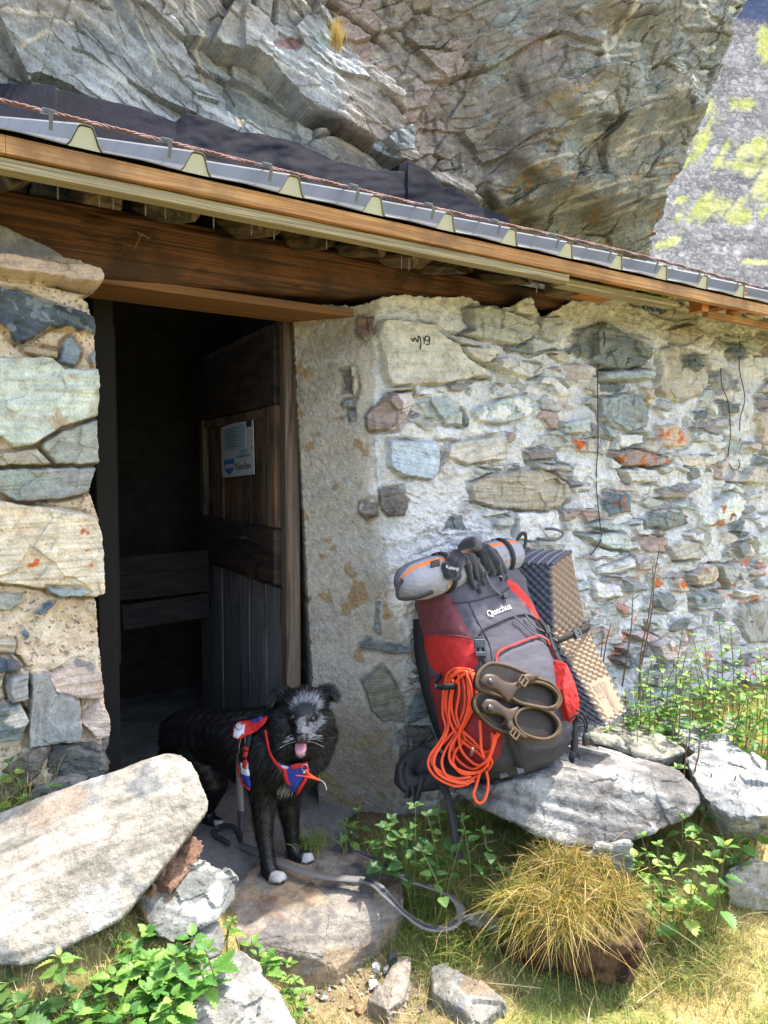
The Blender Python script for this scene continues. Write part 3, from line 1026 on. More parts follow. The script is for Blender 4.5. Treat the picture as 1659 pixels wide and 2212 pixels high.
st(c4, [(1455, 330), (1500, 300), (1530, 330), (1525, 360), (1480, 385)], 'plum', .022)
st(c4, [(1600, 400), (1690, 405), (1680, 430), (1605, 440)], 'purple', .02)
st(c4, [(760, 60), (850, 55), (865, 120), (800, 115)], 'mort', .03, rg=.5)
st(c4, [(1130, 520), (1220, 525), (1230, 560), (1140, 570)], 'mort', .02, rg=.4)
st(c4, [(520, 500), (620, 500), (600, 545), (530, 545)], 'mort', .012, rg=.4)
st(c4, [(560, 800), (620, 800), (625, 850), (545, 850)], 'dgreen', .008)
st(c4, [(790, 790), (940, 780), (950, 860), (860, 890), (800, 880)], 'wht', .014, rg=.5)
st(c4, [(1500, 210), (1560, 215), (1580, 260), (1530, 270)], 'dblue', .02)
st(c4, [(1390, 445), (1440, 440), (1450, 475), (1400, 478)], 'dblue', .02)
st(cR, [(710, 745), (800, 690), (960, 720), (975, 770), (900, 830), (750, 830)], 'buff', .036, gap=.02)
st(cR, [(490, 790), (570, 800), (640, 830), (600, 900), (500, 900)], 'pink', .03)
st(cR, [(850, 940), (960, 870), (1040, 860), (1055, 950), (990, 1000), (880, 1000)], 'tan', .045, gap=.02, li=[(ORANGE, 24, .3, .9)])
st(cR, [(1045, 860), (1180, 850), (1270, 900), (1230, 960), (1120, 1010), (1065, 950)], 'gbuff', .04, gap=.02)
st(cR, [(750, 970), (830, 960), (860, 1050), (760, 1040)], 'orange', .03, **OL(.05))
st(cR, [(590, 935), (650, 930), (690, 1000), (620, 1040)], 'orange', .02, **OL(-.05))
st(cR, [(860, 1060), (1060, 1040), (1090, 1110), (1050, 1170), (900, 1180)], 'teal', .04, gap=.02)
st(cR, [(600, 1060), (740, 1050), (770, 1110), (700, 1190), (620, 1150)], 'dgreen', .036)
st(cR, [(380, 1160), (440, 1150), (480, 1200), (420, 1230)], 'orange', .03, **OL(.1))
st(cR, [(1180, 1030), (1360, 1020), (1365, 1060), (1200, 1090)], 'quartz', .04, gap=.02, li=[(ORANGE, 30, .3, .9)])
st(cR, [(1310, 660), (1440, 620), (1560, 640), (1540, 830), (1350, 830)], 'cgreen', .024)
st(cR, [(1180, 720), (1270, 690), (1280, 780), (1220, 820)], 'dgreen', .03)
st(cR, [(1200, 1150), (1438, 1100), (1520, 1200), (1500, 1390), (1300, 1400), (1210, 1250)], 'gbuff', .024, th=1.2)
st(cR, [(1060, 1190), (1140, 1180), (1150, 1250), (1080, 1270)], 'grey', .03)
st(cR, [(1340, 960), (1500, 950), (1500, 1010), (1350, 1010)], 'pgreen', .04)
st(cR, [(1280, 900), (1380, 890), (1400, 930), (1290, 935)], 'peach', .05, li=[(ORANGE, 24, .2, .9)])
st(cR, [(550, 1240), (600, 1250), (640, 1300), (580, 1310)], 'buff', .03)
st(cR, [(350, 1420), (480, 1390), (540, 1440), (430, 1480)], 'grey', .05, gap=.02)
st(cR, [(600, 1400), (700, 1350), (780, 1440), (760, 1500), (640, 1520)], 'peach', .05, li=[(ORANGE, 22, .28, .6)])
st(cR, [(340, 1500), (480, 1490), (500, 1550), (400, 1580)], 'dgreen', .04)
st(cR, [(420, 1330), (560, 1310), (640, 1360), (520, 1390)], 'pink', .05, li=[(ORANGE, 22, .22, .7)])
st(cR, [(240, 890), (480, 800), (500, 880), (380, 920), (260, 930)], 'mort', .03)
st(cR, [(200, 960), (390, 1020), (380, 1080), (220, 1090)], 'wht', .03)
st(cR, [(420, 960), (580, 990), (590, 1040), (440, 1040)], 'teal', .03)
st(cB, [(540, 330), (600, 270), (720, 290), (920, 310), (920, 350), (800, 370), (640, 350)], 'dteal', .022, rust=0)
st(cB, [(570, 560), (700, 450), (800, 560), (870, 720), (870, 850), (720, 840), (620, 760)], 'olive', .006, rg=.4)
st(cB, [(860, 720), (930, 620), (1010, 610), (1010, 780), (930, 850), (870, 850)], 'dteal', .014)
st(cB, [(880, 890), (1040, 880), (1060, 960), (960, 1030), (920, 960)], 'dbrown', .014)
st(cB, [(660, 0), (700, 0), (710, 200), (690, 250), (660, 230)], 'dteal', .006)
st(cB, [(840, 920), (900, 960), (900, 1120), (860, 1080)], 'dbrown', .01)
rs_ = np.random.RandomState(5)
NF = 1100
for k in range(NF):                                                     # packing stones between the traced ones, big ones first
    cx = rs_.uniform(960, 2050); cy = rs_.uniform(640, 1640)
    a = 66 * (1 - k / NF) ** 1.3 + rs_.uniform(9, 20); b = a * rs_.uniform(.3, .62); th = rs_.uniform(-.25, .25)
    if cx < 1080 and (cy > 960 or rs_.rand() < .5): continue
    if k > 330: break
    m = rs_.randint(4, 8); pl = []
    for j in range(m):
        t = 2 * math.pi * (j + rs_.uniform(-.3, .3)) / m; r_ = rs_.uniform(.72, 1.25)
        x, y = a * r_ * math.cos(t), b * r_ * math.sin(t)
        pl.append((cx + x * math.cos(th) - y * math.sin(th), cy + x * math.sin(th) + y * math.cos(th)))
    low = cy > 1080 and cx > 1200
    o = dict(fill=True, gap=rs_.uniform(.006, .02))
    if low and rs_.rand() < .35: o.update(OL(.18, 24))
    stones.append((pl, rs_.choice(['grey', 'buff', 'gbuff', 'pale', 'pink', 'dgreen', 'teal', 'purple', 'pgreen', 'dblue', 'mort', 'mort', 'ltan', 'red']), rs_.uniform(.008, .026) * (1.6 if low else 1), o))

# the front wall with the splayed plastered jamb ------------------------------------------------------------
xs = np.concatenate([np.arange(622, 1690, 1.75), np.arange(1690, 2060, 6)]); ys = np.arange(606, 1850, 1.75)
X, Y = np.meshgrid(xs, ys)
fe = 797 + (Y - 680) * (74 / 1080.) + 6 * np.sin(Y / 90.); be = 634 + (Y - 690) * (56 / 1055.)
jt = np.clip((fe - X) / (fe - be), -.2, 1.2)
Dw = 2.13 + .235 * np.where(jt > 0, jt, 0) + .02 * np.exp(-((X - fe) / 22) ** 2)
P = onD(X, Y, Dw)
fr = sstep(-18, 18, X - fe)[..., None]
out = Mm * fr + (1 - fr) * (Mm * .62 - Wd * .78)
Pb = P + Mm * (.022 * fbm(P * 1.6, 3, 3))[..., None] * fr


def jamb(c, h, n0, n1, n2):
    J = sstep(12, -14, X - fe + 34 * n0 + 14 * n1 + 22 * np.sin(Y / 130))
    pl = mix(L('#a39c90'), L('#928b80'), sstep(-.2, .2, n0 + .3 * n1))
    pl = mix(pl, L('#a7a49f'), .6 * sstep(.1, .35, n1))
    pl = mix(pl, L('#77705f'), .6 * sstep(.0, .5, n0) * sstep(1050, 760, Y))
    pl = mix(pl, L('#8a6f4a'), .75 * sstep(.3, .4, fbm(P * 13, 3, 33)))
    low = sstep(1380, 1700, Y + 120 * n0)
    pl = mix(pl, L('#6f6657'), .55 * low)
    pl = mix(pl, L('#857449'), .6 * low * sstep(.12, .35, fbm(P * 8, 3, 35)))
    c = mix(c, pl, J)
    h = h * (1 - J) + J * (.008 * n0 + .004 * n1 + .0028 * fbm(P * 75, 3, 36) + .0022 * n2)
    # bright lime mortar left of the pack, pack's shadow painted dark on the wall foot
    lime = sstep(60, 0, np.hypot((X - 930) / 1.0, (Y - 1180) / 3.2) - 60) * (1 - J)
    c = mix(c, L('#c8c3bc'), .7 * lime)
    foot = sstep(1300, 1560, Y + 130 * n0) * sstep(1060, 930, X) * (1 - J)
    c = mix(c, mix(L('#8b857a'), L('#6b6455'), sstep(-.2, .3, n1)), .8 * foot)
    ol = sstep(.18, .34, fbm(P * 5.5, 4, 37)) * sstep(1150, 1320, Y) * sstep(1240, 1330, X)
    c = mix(c, mix(L('#a5704a'), ORANGE, sstep(-.1, .2, n2)), .75 * ol)
    return c, h


MORT = (L('#bfbebd'), L('#c9c8c5'), L('#d6d2cc'))
PW, cW, topW = masonry(X, Y, Pb, out, stones, MORT, 101, 1.0, .015, jamb, (sstep(20, 60, X - fe) * (1 - .85 * sstep(90, 40, np.hypot((X - 930) / 1.2, (Y - 1180) / 3.2))) * sstep(700, 740, Y + .0 * X), .145, .062))
uy = np.interp(X[0], [600, 634, 660, 700, 760, 800, 830, 870, 930, 1000, 1060, 1100, 1135, 1150, 1172, 1186, 1235, 1250, 1290, 1330, 1390, 1440, 1480, 1560, 1659, 2100],
               [700, 688, 668, 656, 660, 652, 640, 636, 642, 640, 660, 664, 640, 636, 682, 680, 650, 626, 606, 610, 612, 628, 640, 668, 684, 760])
mask = (Y > uy[None] + 5 * fbm(np.stack([X / 14, X * 0, X * 0], -1), 2, 4)) & (X > be + 4 * fbm(np.stack([Y / 16, Y * 0, Y * 0], -1), 3, 9) - 1)
V, Fq, used, rv = sheet(PW, mask, Nn * .28 + Wd * .10)
cc = cW.reshape(-1, 3)[used]; cc = np.concatenate([cc, cc[rv]])
mesh('front_wall', V, Fq, M_mason, hut, col=cc, smooth=False)
GX, GY, GP = xs, ys, PW


def onwall(px, py, off=.002):
    c_ = np.clip(np.searchsorted(GX, np.asarray(px)), 0, len(GX) - 1); r_ = np.clip(np.searchsorted(GY, np.asarray(py)), 0, len(GY) - 1)
    return GP[r_, c_] + Mm * off


STC = {k_: (_soft(a_, .15, 1.14), _soft(b_, .15, 1.14)) for k_, (a_, b_) in STP.items()}
# the short pier left of the door ---------------------------------------------------------------------------
stones = []
st(cP, [(-260, 100), (0, 120), (100, 130), (380, 190), (640, 220), (740, 250), (783, 310), (783, 385), (700, 415), (560, 390), (360, 345), (150, 320), (0, 285), (-260, 260)], 'peach', .075, ew=9, gap=.03, rg=.8)
st(cP, [(-260, 330), (0, 360), (130, 390), (420, 520), (650, 580), (715, 610), (748, 760), (560, 720), (500, 700), (390, 690), (310, 750), (240, 800), (120, 830), (40, 740), (0, 700), (-260, 660)], 'slate', .03, rust=0, th=-.35, sf=90, rg=1.5, li=[(L('#8e9599'), 30, .2, .6)])
st(cP, [(475, 810), (540, 745), (630, 860), (620, 960), (580, 1005), (460, 970)], 'bgrey', .022, rg=.5, rust=0)
st(cP, [(150, 850), (250, 840), (450, 865), (460, 930), (300, 930), (180, 900)], 'brown', .024)
st(cP, [(690, 930), (740, 850), (765, 910), (745, 1010)], 'bgrey', .012)
st(cP, [(-260, 920), (0, 930), (400, 930), (500, 1015), (768, 1025), (758, 1400), (480, 1490), (250, 1620), (100, 1640), (0, 1560), (-260, 1560)], 'cgreen', .034, rust=.5, th=.05, rg=.7, gap=.016, li=[(L('#b08d72'), 9, .22, .6)])
st(cP, [(290, 1620), (480, 1510), (758, 1415), (763, 1780), (420, 1780)], 'gbuff', .032, rg=.6, gap=.012)
st(cP, [(-260, 1690), (0, 1680), (280, 1630), (410, 1780), (0, 1785), (-260, 1785)], 'buff', .03, rg=.7, gap=.012)
st(cP, [(-260, 1805), (0, 1800), (742, 1790), (720, 1880), (672, 2010), (400, 2060), (100, 2060), (0, 2000), (-260, 1990)], 'plum', .034, gap=.024, rg=.8, li=[(L('#8f9a8c'), 8, .0, .6)])
st(cQ, [(-230, 110), (0, 130), (100, 150), (370, 190), (640, 250), (692, 400), (703, 780), (640, 812), (400, 790), (280, 740), (0, 710), (-230, 700)], 'warm', .042, sf=80, rg=.8, gap=.02, li=[(ORANGE, 15, .26, .95), (L('#a0a39c'), 9, .28, .7)])
st(cQ, [(300, 725), (560, 740), (590, 770), (540, 800), (420, 800), (330, 770)], 'teal', .05, rg=.4, rust=0)
st(cQ, [(225, 910), (330, 830), (390, 820), (350, 880), (270, 925)], 'dblue', .026, rust=0)
st(cQ, [(140, 1060), (180, 1005), (210, 1060), (190, 1100)], 'dblue', .024, rust=0)
st(cQ, [(-230, 770), (0, 770), (150, 780), (170, 850), (60, 900), (-230, 900)], 'gbuff', .02)
st(cQ, [(-230, 1110), (0, 1110), (110, 1100), (90, 1190), (0, 1195), (-230, 1195)], 'ltan', .03)
st(cQ, [(-230, 1210), (0, 1200), (80, 1210), (160, 1280), (50, 1320), (0, 1320), (-230, 1330)], 'slate', .034, gap=.03)
st(cQ, [(40, 1370), (70, 1330), (190, 1320), (185, 1500), (60, 1530), (35, 1440)], 'plum', .05, gap=.04, sf=120)
st(cQ, [(-230, 1530), (0, 1530), (130, 1520), (190, 1640), (130, 1780), (0, 1790), (-230, 1800)], 'dgreen', .05, gap=.03, li=[(L('#c9c3b5'), 9, .1, .8)])
st(cQ, [(200, 1320), (330, 1310), (560, 1500), (540, 1780), (360, 1830), (170, 1850), (190, 1600)], 'plum', .03, th=1.4, rg=1.2)
st(cQ, [(340, 1350), (540, 1240), (690, 1280), (720, 1500), (560, 1500), (380, 1450)], 'peach', .026, li=[(L('#7c7f7c'), 12, .1, .8)])
st(cQ, [(530, 1660), (690, 1510), (746, 1600), (746, 1760), (650, 1780)], 'peach', .04, gap=.02)
xs = np.arange(-150, 250, 1.75); ys = np.arange(470, 1700, 1.75)
X, Y = np.meshgrid(xs, ys)
P = onD(X, Y, 2.13 + 0 * X)
Pb = P + Mm * (.012 * fbm(P * 2, 3, 13))[..., None]


def pierm(c, h, n0, n1, n2):
    up = sstep(575, 545, Y)
    c = mix(c, mix(L('#99999a'), L('#86868a'), sstep(-.2, .2, n1)), up)
    f1, f2, ii, fa = worley(P * 120, 5)
    peb = (ii > .84) & (f1 < .36 + .2 * n2)
    c = np.where((peb & (up < .3))[..., None], mix(L('#94866f'), L('#7a7266'), (ii * 9.1 % 1.0)), c)
    pits = sstep(.25, .4, fbm(P * 48, 3, 15)) * (1 - up)
    return c * (1 - .25 * pits)[..., None], h - .006 * pits + .0025 * peb


PB, cB_, tp = masonry(X, Y, Pb, Mm + 0 * P, stones, (L('#cfbca2'), L('#c0aa8e'), L('#dccbb4')), 211, 1.0, .010, pierm)
edge = np.interp(Y[:, 0], [470, 540, 560, 585, 620, 632, 640, 655, 690, 740, 772, 798, 880, 1004, 1030, 1066, 1078, 1118, 1162, 1280, 1288, 1300, 1420, 1500, 1590, 1596, 1700],
                 [150, 140, 175, 205, 214, 205, 172, 190, 198, 204, 204, 210, 207, 208, 203, 194, 199, 212, 217, 218, 203, 206, 216, 224, 233, 220, 222])
mask = (X < edge[:, None] + 1.5 * fbm(np.stack([Y / 9, Y * 0, Y * 0], -1), 3, 19)) & (Y > np.interp(X[0], [-150, 0, 100, 140, 200, 260], [440, 486, 530, 556, 564, 580])[None])
V, Fq, used, rv = sheet(PB, mask, Nn * .30 - Wd * .02)
cc = cB_.reshape(-1, 3)[used]; cc = np.concatenate([cc, cc[rv]])
mesh('door_pier', V, Fq, M_mason, hut, col=cc)

# beam over the door, aligned with the wall -------------------------------------------------------------------
rotw = (0, 0, -ANG)
M_beam = wood_mat('old_beam', [L('#38241a'), L('#5a3c2b'), L('#6f4831'), L('#4b3225')], ring=15, scale=(.03, 1.4, 2.2), rot=rotw, rough=.75, bmp=.9, dist=.6, dark=L('#34271e'))
M_beam2 = wood_mat('lit_beam_underside', [L('#64452a'), L('#7a5635'), L('#553821')], ring=13, scale=(.04, 2, 2.5), rot=rotw, rough=.7, bmp=.3)
M_raft = wood_mat('weathered_rafter', [L('#4a3d31'), L('#6b5a48'), L('#3a3028')], ring=5, scale=(2, .4, 2), rot=rotw, rough=.85, bmp=.5)
M_larch = wood_mat('larch_board', [L('#8c6239'), L('#ab7d4c'), L('#b98f60'), L('#9c7046')], ring=15, scale=(.05, 2.0, 3.0), rot=rotw, rough=.7, bmp=.5, dist=.8, dark=L('#7a5836'))
M_grey = wood_mat('grey_board', [L('#857a60'), L('#9d9070'), L('#6f6650')], ring=18, scale=(.05, 2.0, 3), rot=rotw, rough=.8, bmp=.35, dist=1.0)
EZ = CAMZ + .715      # eave height
ED = 1.77


def beam_mesh(name, mat, v0, v1, D0, D1, zlo, zhi, amp, seed, parent, nv=320, cracks=True, e=.38):
    """hewn timber: rounded-square section swept along the wall, zlo/zhi functions of v"""
    K = 48
    vs = np.linspace(v0, v1, nv); V = []
    for k in range(K):
        t = 2 * math.pi * (k + .5) / K
        cx, cy = math.cos(t), math.sin(t)
        sx = math.copysign(abs(cx) ** e, cx); sy = math.copysign(abs(cy) ** e, cy)
        D = (D0 + D1) / 2 - sx * (D1 - D0) / 2
        z = (zlo(vs) + zhi(vs)) / 2 + sy * (zhi(vs) - zlo(vs)) / 2
        V.append(vs[:, None] * Wd + D * Nn + z[:, None] * Zz)
    V = np.array(V)                                              # K, nv, 3
    nrm = V - V.mean(0, keepdims=True); nrm -= (nrm @ Wd)[..., None] * Wd; nrm /= np.linalg.norm(nrm, axis=-1)[..., None]
    q = np.stack([(V @ Wd) * .7, (V @ Nn) * 3, V[..., 2] * 4], -1)
    d = amp * (fbm(q * 1.2, 3, seed) + .35 * fbm(q * np.array([1, 6, 6]), 4, seed + 1))
    if cracks:
        cr = np.abs(fbm(q * np.array([.9, 3.2, 3.2]), 3, seed + 4)); d -= amp * 1.3 * (1 - sstep(0, .045, cr))
    V = V + nrm * d[..., None]
    i = np.arange(K * nv).reshape(K, nv)
    a, b = i, np.roll(i, -1, 0)
    q4 = np.stack([a[:, :-1], a[:, 1:], b[:, 1:], b[:, :-1]], -1).reshape(-1, 4)
    VV = V.reshape(-1, 3)
    c0 = V[:, 0].mean(0); c9 = V[:, -1].mean(0); n_ = len(VV)
    VV = np.concatenate([VV, [c0, c9]])
    caps = [(n_, i[k, 0], i[(k + 1) % K, 0]) for k in range(K)] + [(n_ + 1, i[(k + 1) % K, -1], i[k, -1]) for k in range(K)]
    return mesh(name, VV, [tuple(x) for x in q4] + caps, mat, parent)


zr = lambda y, px, D: (onD(px, y, D))[2]
bt0, bt1 = zr(392, 0, 2.15), zr(622, 1190, 2.15)
bb0, bb1 = zr(600, 215, 2.15), zr(655, 1000, 2.15)
vv = lambda px, D: float(onD(px, 1018, D) @ Wd)
va, vb = vv(0, 2.15), vv(1190, 2.15)
beam_mesh('lintel_beam', M_beam, -.25, vv(1235, 2.15), 2.15, 2.40, lambda v: bb0 + (bb1 - bb0) * (v - vv(215, 2.15)) / (vv(1000, 2.15) - vv(215, 2.15)) + .0 * v,
          lambda v: bt0 + (bt1 - bt0) * (v - va) / (vb - va), .008, 301, hut)
beam_mesh('lit_beam_underside', M_beam2, .2, vv(790, 2.15), 2.185, 2.39, lambda v: bb0 - .007 + 0 * v, lambda v: bb0 + .02 + 0 * v, .002, 305, hut, cracks=False, e=.12)  # thin added plank, its lighter wood paints the beam's lit underside

# eave boards ---------------------------------------------------------------------------------------------------
UPS = np.array([Nn[0], Nn[1], .385]); UPS /= np.linalg.norm(UPS)      # up the roof slope
RN = np.cross(Wd, UPS)                                                # roof normal
v0r, v1r = -.55, 8.5
b = MB(); b.box(wp((v0r + vv(30, 1.8)) / 2, ED + .03, EZ - .040), Wd, Nn, Zz, (vv(24, 1.8) - v0r) / 2, .016, .019, .002); b.build('fascia_board', M_larch, hut)
b = MB(); b.box(wp((vv(27, 1.8) + v1r) / 2, ED + .03, EZ - .040), Wd, Nn, Zz, (v1r - vv(27, 1.8)) / 2, .016, .019, .002); b.build('fascia_board', M_larch, hut)
GZ = EZ - .074
b = MB(); b.box(wp((v0r + vv(1205, 1.84)) / 2, ED + .05, GZ), Wd, Nn, Zz, (vv(1205, 1.84) - v0r) / 2, .022, .0125, .003); b.build('soffit_board', M_grey, hut)
b = MB(); b.box(wp((vv(1198, 1.88) + vv(1440, 1.88)) / 2, ED + .10, GZ + .004), Wd, Nn, Zz, (vv(1440, 1.88) - vv(1198, 1.88)) / 2, .03, .012, .003); b.build('soffit_board', M_grey, hut)
# roof deck (closes the room), ribbed sheet
b = MB(); dk = wp(3.9, ED + .08, EZ - .036) + UPS * 1.25
b.box(dk, Wd, UPS, RN, 4.6, 1.25, .008); b.build('roof_deck', M_raft, hut)
M_tin = plain('grey_sheet_metal', L('#74726d'), rough=.65, spec=.3, var=.14, scale=8, bmp=.02)
M_tinin = plain('cream_sheet_back', L('#a8a692'), rough=.6, spec=.4, var=.08, scale=20)
prof = []                                          # one rib pitch .25 m: pan, rise, crown, fall
for k in range(-5, 40):
    s0 = k * .25 + float(onD(200, 1018, ED - .03) @ Wd) + .005
    prof += [(s0 - .038, 0), (s0 - .030, .010), (s0 - .016, .042), (s0 - .010, .046), (s0 + .010, .046), (s0 + .016, .042), (s0 + .030, .010), (s0 + .038, 0)]
    prof += [(s0 + .125, .003)]
V = []
for (s_, h_) in prof:
    base = Wd * s_ + Nn * (ED + .002) + Zz * (EZ - .018)
    for t in (0, .7, 1.4, 2.5):
        for th in (0, .0025):
            V.append(base + UPS * t + RN * (h_ + th))
Fq = []; mi = []
nn_ = len(prof)
for i in range(nn_ - 1):
    for j in range(3):
        a = i * 8 + j * 2; d_ = (i + 1) * 8 + j * 2
        Fq.append((a + 1, d_ + 1, d_ + 3, a + 3)); mi.append(0)
        Fq.append((a, a + 2, d_ + 2, d_)); mi.append(1)
    a = i * 8; d_ = (i + 1) * 8
    Fq.append((a, d_, d_ + 1, a + 1)); mi.append(0)
    Fq.append((a + 6, a + 7, d_ + 7, d_ + 6)); mi.append(0)
roof = mesh('roof_sheet', np.array(V), Fq, [M_tin, M_tinin], hut, smooth=False, mids=mi)
for k in range(-3, 26):
    s0 = k * .25 + float(onD(200, 1018, ED - .03) @ Wd) + .005
    base = Nn * (ED + .006) + Zz * (EZ - .018)
    pp = [(-.034, .001), (-.028, .009), (-.0145, .0405), (-.009, .0445), (.009, .0445), (.0145, .0405), (.028, .009), (.034, .001)]
    Vc = [Wd * (s0 + a_) + base + RN * h_ + UPS * t for t in (0, .012) for a_, h_ in pp]
    mesh('rib_closure', np.array(Vc), [tuple(range(7, -1, -1)), tuple(range(8, 16))] + [(j, (j + 1) % 8, 8 + (j + 1) % 8, 8 + j) for j in range(8)], M_tinin, roof, smooth=False)
M_clip = plain('clip_metal', L('#5c6066'), rough=.4, metal=.5, var=.1)
for k in range(-2, 26):
    s0 = k * .25 + float(onD(200, 1018, ED - .03) @ Wd) + .005 - .075
    b = MB(); base = Wd * s0 + Nn * (ED + .02) + Zz * (EZ + .006)
    b.box(base + RN * .036, Wd, UPS, RN, .004, .05, .0015); b.box(base + RN * .02 - UPS * .05, Wd, UPS, RN, .004, .0015, .016)
    b.box(base + RN * .04 - UPS * .02, Wd, UPS, RN, .012, .006, .005, .001)
    b.build('clip', M_clip, roof)

# rafter ends (round logs) between beam and boards
def log(name, px, D0, D1, z, r, mat, seed, parent, flat=1.0, tiltv=0.0, tag_=None):
    v = vv(px, D0)
    m = 14; K = 20
    V = []; Fq = []
    for i in range(m):
        t = i / (m - 1)
        cen = wp(v + tiltv * t, D0 + (D1 - D0) * t, z + .385 * (D1 - D0) * t * .6)
        for k in range(K):
            a = 2 * math.pi * k / K
            rr = r * (1 + .12 * math.sin(3 * a + seed) + .07 * math.sin(7 * a + seed * 2)) * (1 - .12 * (i == 0))
            V.append(cen + Wd * rr * math.cos(a) + Zz * rr * flat * math.sin(a) + Nn * (.02 * math.sin(2 * a + seed) if i == 0 else 0))
    for i in range(m - 1):
        for k in range(K):
            Fq.append((i * K + k, (i + 1) * K + k, (i + 1) * K + (k + 1) % K, i * K + (k + 1) % K))
    cen = sum(V[:K]) / K; V.append(cen); n_ = len(V) - 1
    for k in range(K): Fq.append((n_, k, (k + 1) % K))
    return mesh(name, np.array(V), Fq, mat, parent, smooth=False)


for (px, D0, yy, r, s_) in ((60, 1.93, 365, .052, 1), (405, 1.95, 440, .058, 4), (590, 1.93, 480, .05, 6), (700, 2.0, 515, .05, 7), (815, 1.99, 535, .045, 9), (905, 1.97, 556, .042, 11), (1005, 1.93, 573, .044, 14), (1135, 1.96, 598, .042, 15)):
    log('rafter', px, D0, 3.9, zr(yy, px, D0), r, M_raft, s_, hut, .75)
for (px, D0, yy, r, s_) in ((250, 2.0, 420, .05, 3), (1235, 1.90, 612, .034, 17)):
    b = MB(); D1 = 3.9; z = zr(yy, px, D0)
    b.box(wp(vv(px, D0), (D0 + D1) / 2, z + .385 * (D1 - D0) * .5), Wd, UPS, RN, r, (D1 - D0) / 2, r * .8, .006); b.build('rafter', M_raft, hut)
M_fresh = wood_mat('sawn_larch', [L('#8f5526'), L('#b0703a'), L('#9c6230')], ring=7, scale=(2.4, .6, .6), rot=rotw, rough=.7, bmp=.25)
for (x, y, w_, hgt) in ((1545, 1275, 65, 60), (1440, 1290, 42, 42), (1360, 1285, 26, 70), (1520, 1300, 30, 54), (1610, 1305, 30, 50), (1680, 1312, 34, 40)):
    px, py = c2(x, y + 26); D = 1.86 if w_ < 35 else 1.90
    p = onD(px, py, D)
    b = MB(); b.box(p, Wd, Nn, Zz, w_ * .5 * .5 / F * 3.3 * 1.7, .03, hgt * .25 / F * 3.3, .003); b.build('spacer_block', M_fresh, hut)
p = onD(1490, 626, 1.885); p2 = onD(1660, 668, 1.885)
b = MB(); b.box(wp(vv(1515, 1.885) + .55, 1.885, EZ - .074), Wd, Nn, Zz, .55, .014, .013, .003); b.build('soffit_board', M_larch, hut)
# squared stub resting on the wall head with two screws
b = MB(); q = onD(1258, 618, 1.99); b.box(q, Wd, Nn, Zz, .10, .10, .032, .01); b.build('wall_plate', M_raft, hut)
b = MB(); q = onD(1300, 628, 1.95); b.box(q, Wd, Nn, Zz, .085, .08, .022, .008); b.build('wall_plate', M_fresh, hut)
# screws poking through the boards
M_nail = plain('nail_steel', L('#6d655c'), rough=.6, metal=.4)
for (x, y) in ((247, 720), (427, 765), (487, 780), (627, 805), (712, 815), (922, 870), (1085, 905), (1410, 960), (1183, 940)):
    px, py = c1(x, y); p = onD(px, py, ED + .08)
    p[2] = GZ - .010
    b = MB(); b.tube([p, p - Zz * .018, p - Zz * .028], [.0022, .002, .0004], 6); b.build('screw_tip', M_nail, hut)
for (x, y) in ((1135, 1040), (1175, 1055), (75, 1045), (108, 1050), (660, 1125)):
    px, py = c2(x, y); p = onD(px, py, ED + .08); p[2] = GZ - .016
    b = MB(); b.tube([p, p - Zz * .028, p - Zz * .038], [.002, .0018, .0004], 6); b.build('screw_tip', M_nail, hut)
b = MB()
for s_ in ([(580, 1075), (605, 1018), (590, 1000)], [(598, 1012), (625, 1020), (648, 1030)], [(605, 1018), (612, 1010), (640, 1028)]):
    b.tube(spline([onD(*c1(*p), 2.135) for p in s_], 5), .0022, 6)
tag(b.build('bent_nail', M_nail, None, True), 'bent wire nails sticking out of the dark lintel beam', 'nail')

# room shell behind the door -------------------------------------------------------------------------------------
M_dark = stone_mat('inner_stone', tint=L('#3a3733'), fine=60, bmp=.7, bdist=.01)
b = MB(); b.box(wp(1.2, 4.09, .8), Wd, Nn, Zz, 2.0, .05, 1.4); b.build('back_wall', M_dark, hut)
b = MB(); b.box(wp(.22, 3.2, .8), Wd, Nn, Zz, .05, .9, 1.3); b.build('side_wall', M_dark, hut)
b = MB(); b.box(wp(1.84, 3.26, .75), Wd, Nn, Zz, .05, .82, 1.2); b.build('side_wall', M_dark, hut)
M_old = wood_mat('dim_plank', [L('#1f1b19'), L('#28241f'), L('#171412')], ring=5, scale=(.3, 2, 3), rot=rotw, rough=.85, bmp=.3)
# posts and a dim shelf frame
b = MB(); b.box(wp(vv(222, 2.5), 2.5, .95), Wd, Nn, Zz, .03, .04, .75, .004); b.box(wp(vv(236, 2.56), 2.58, 1.08), Wd, Nn, Zz, .025, .03, .55, .004); b.build('door_post', plain('dim_post_wood', L('#15130f'), rough=.95), hut)  # near-black wood puts the dimness of the doorway into the posts' colour
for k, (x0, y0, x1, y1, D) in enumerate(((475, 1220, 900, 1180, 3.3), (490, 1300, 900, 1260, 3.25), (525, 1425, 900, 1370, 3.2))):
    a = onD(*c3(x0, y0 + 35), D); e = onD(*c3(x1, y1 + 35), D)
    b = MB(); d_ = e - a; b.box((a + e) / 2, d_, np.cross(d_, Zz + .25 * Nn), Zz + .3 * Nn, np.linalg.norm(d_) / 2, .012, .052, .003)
    tag(b.build('plank', M_old), ['topmost dim plank leaning inside the dark doorway', 'middle dim plank leaning inside the dark doorway', 'lowest dim plank leaning inside the dark doorway'][k], 'plank', 'planks stored inside the hut')
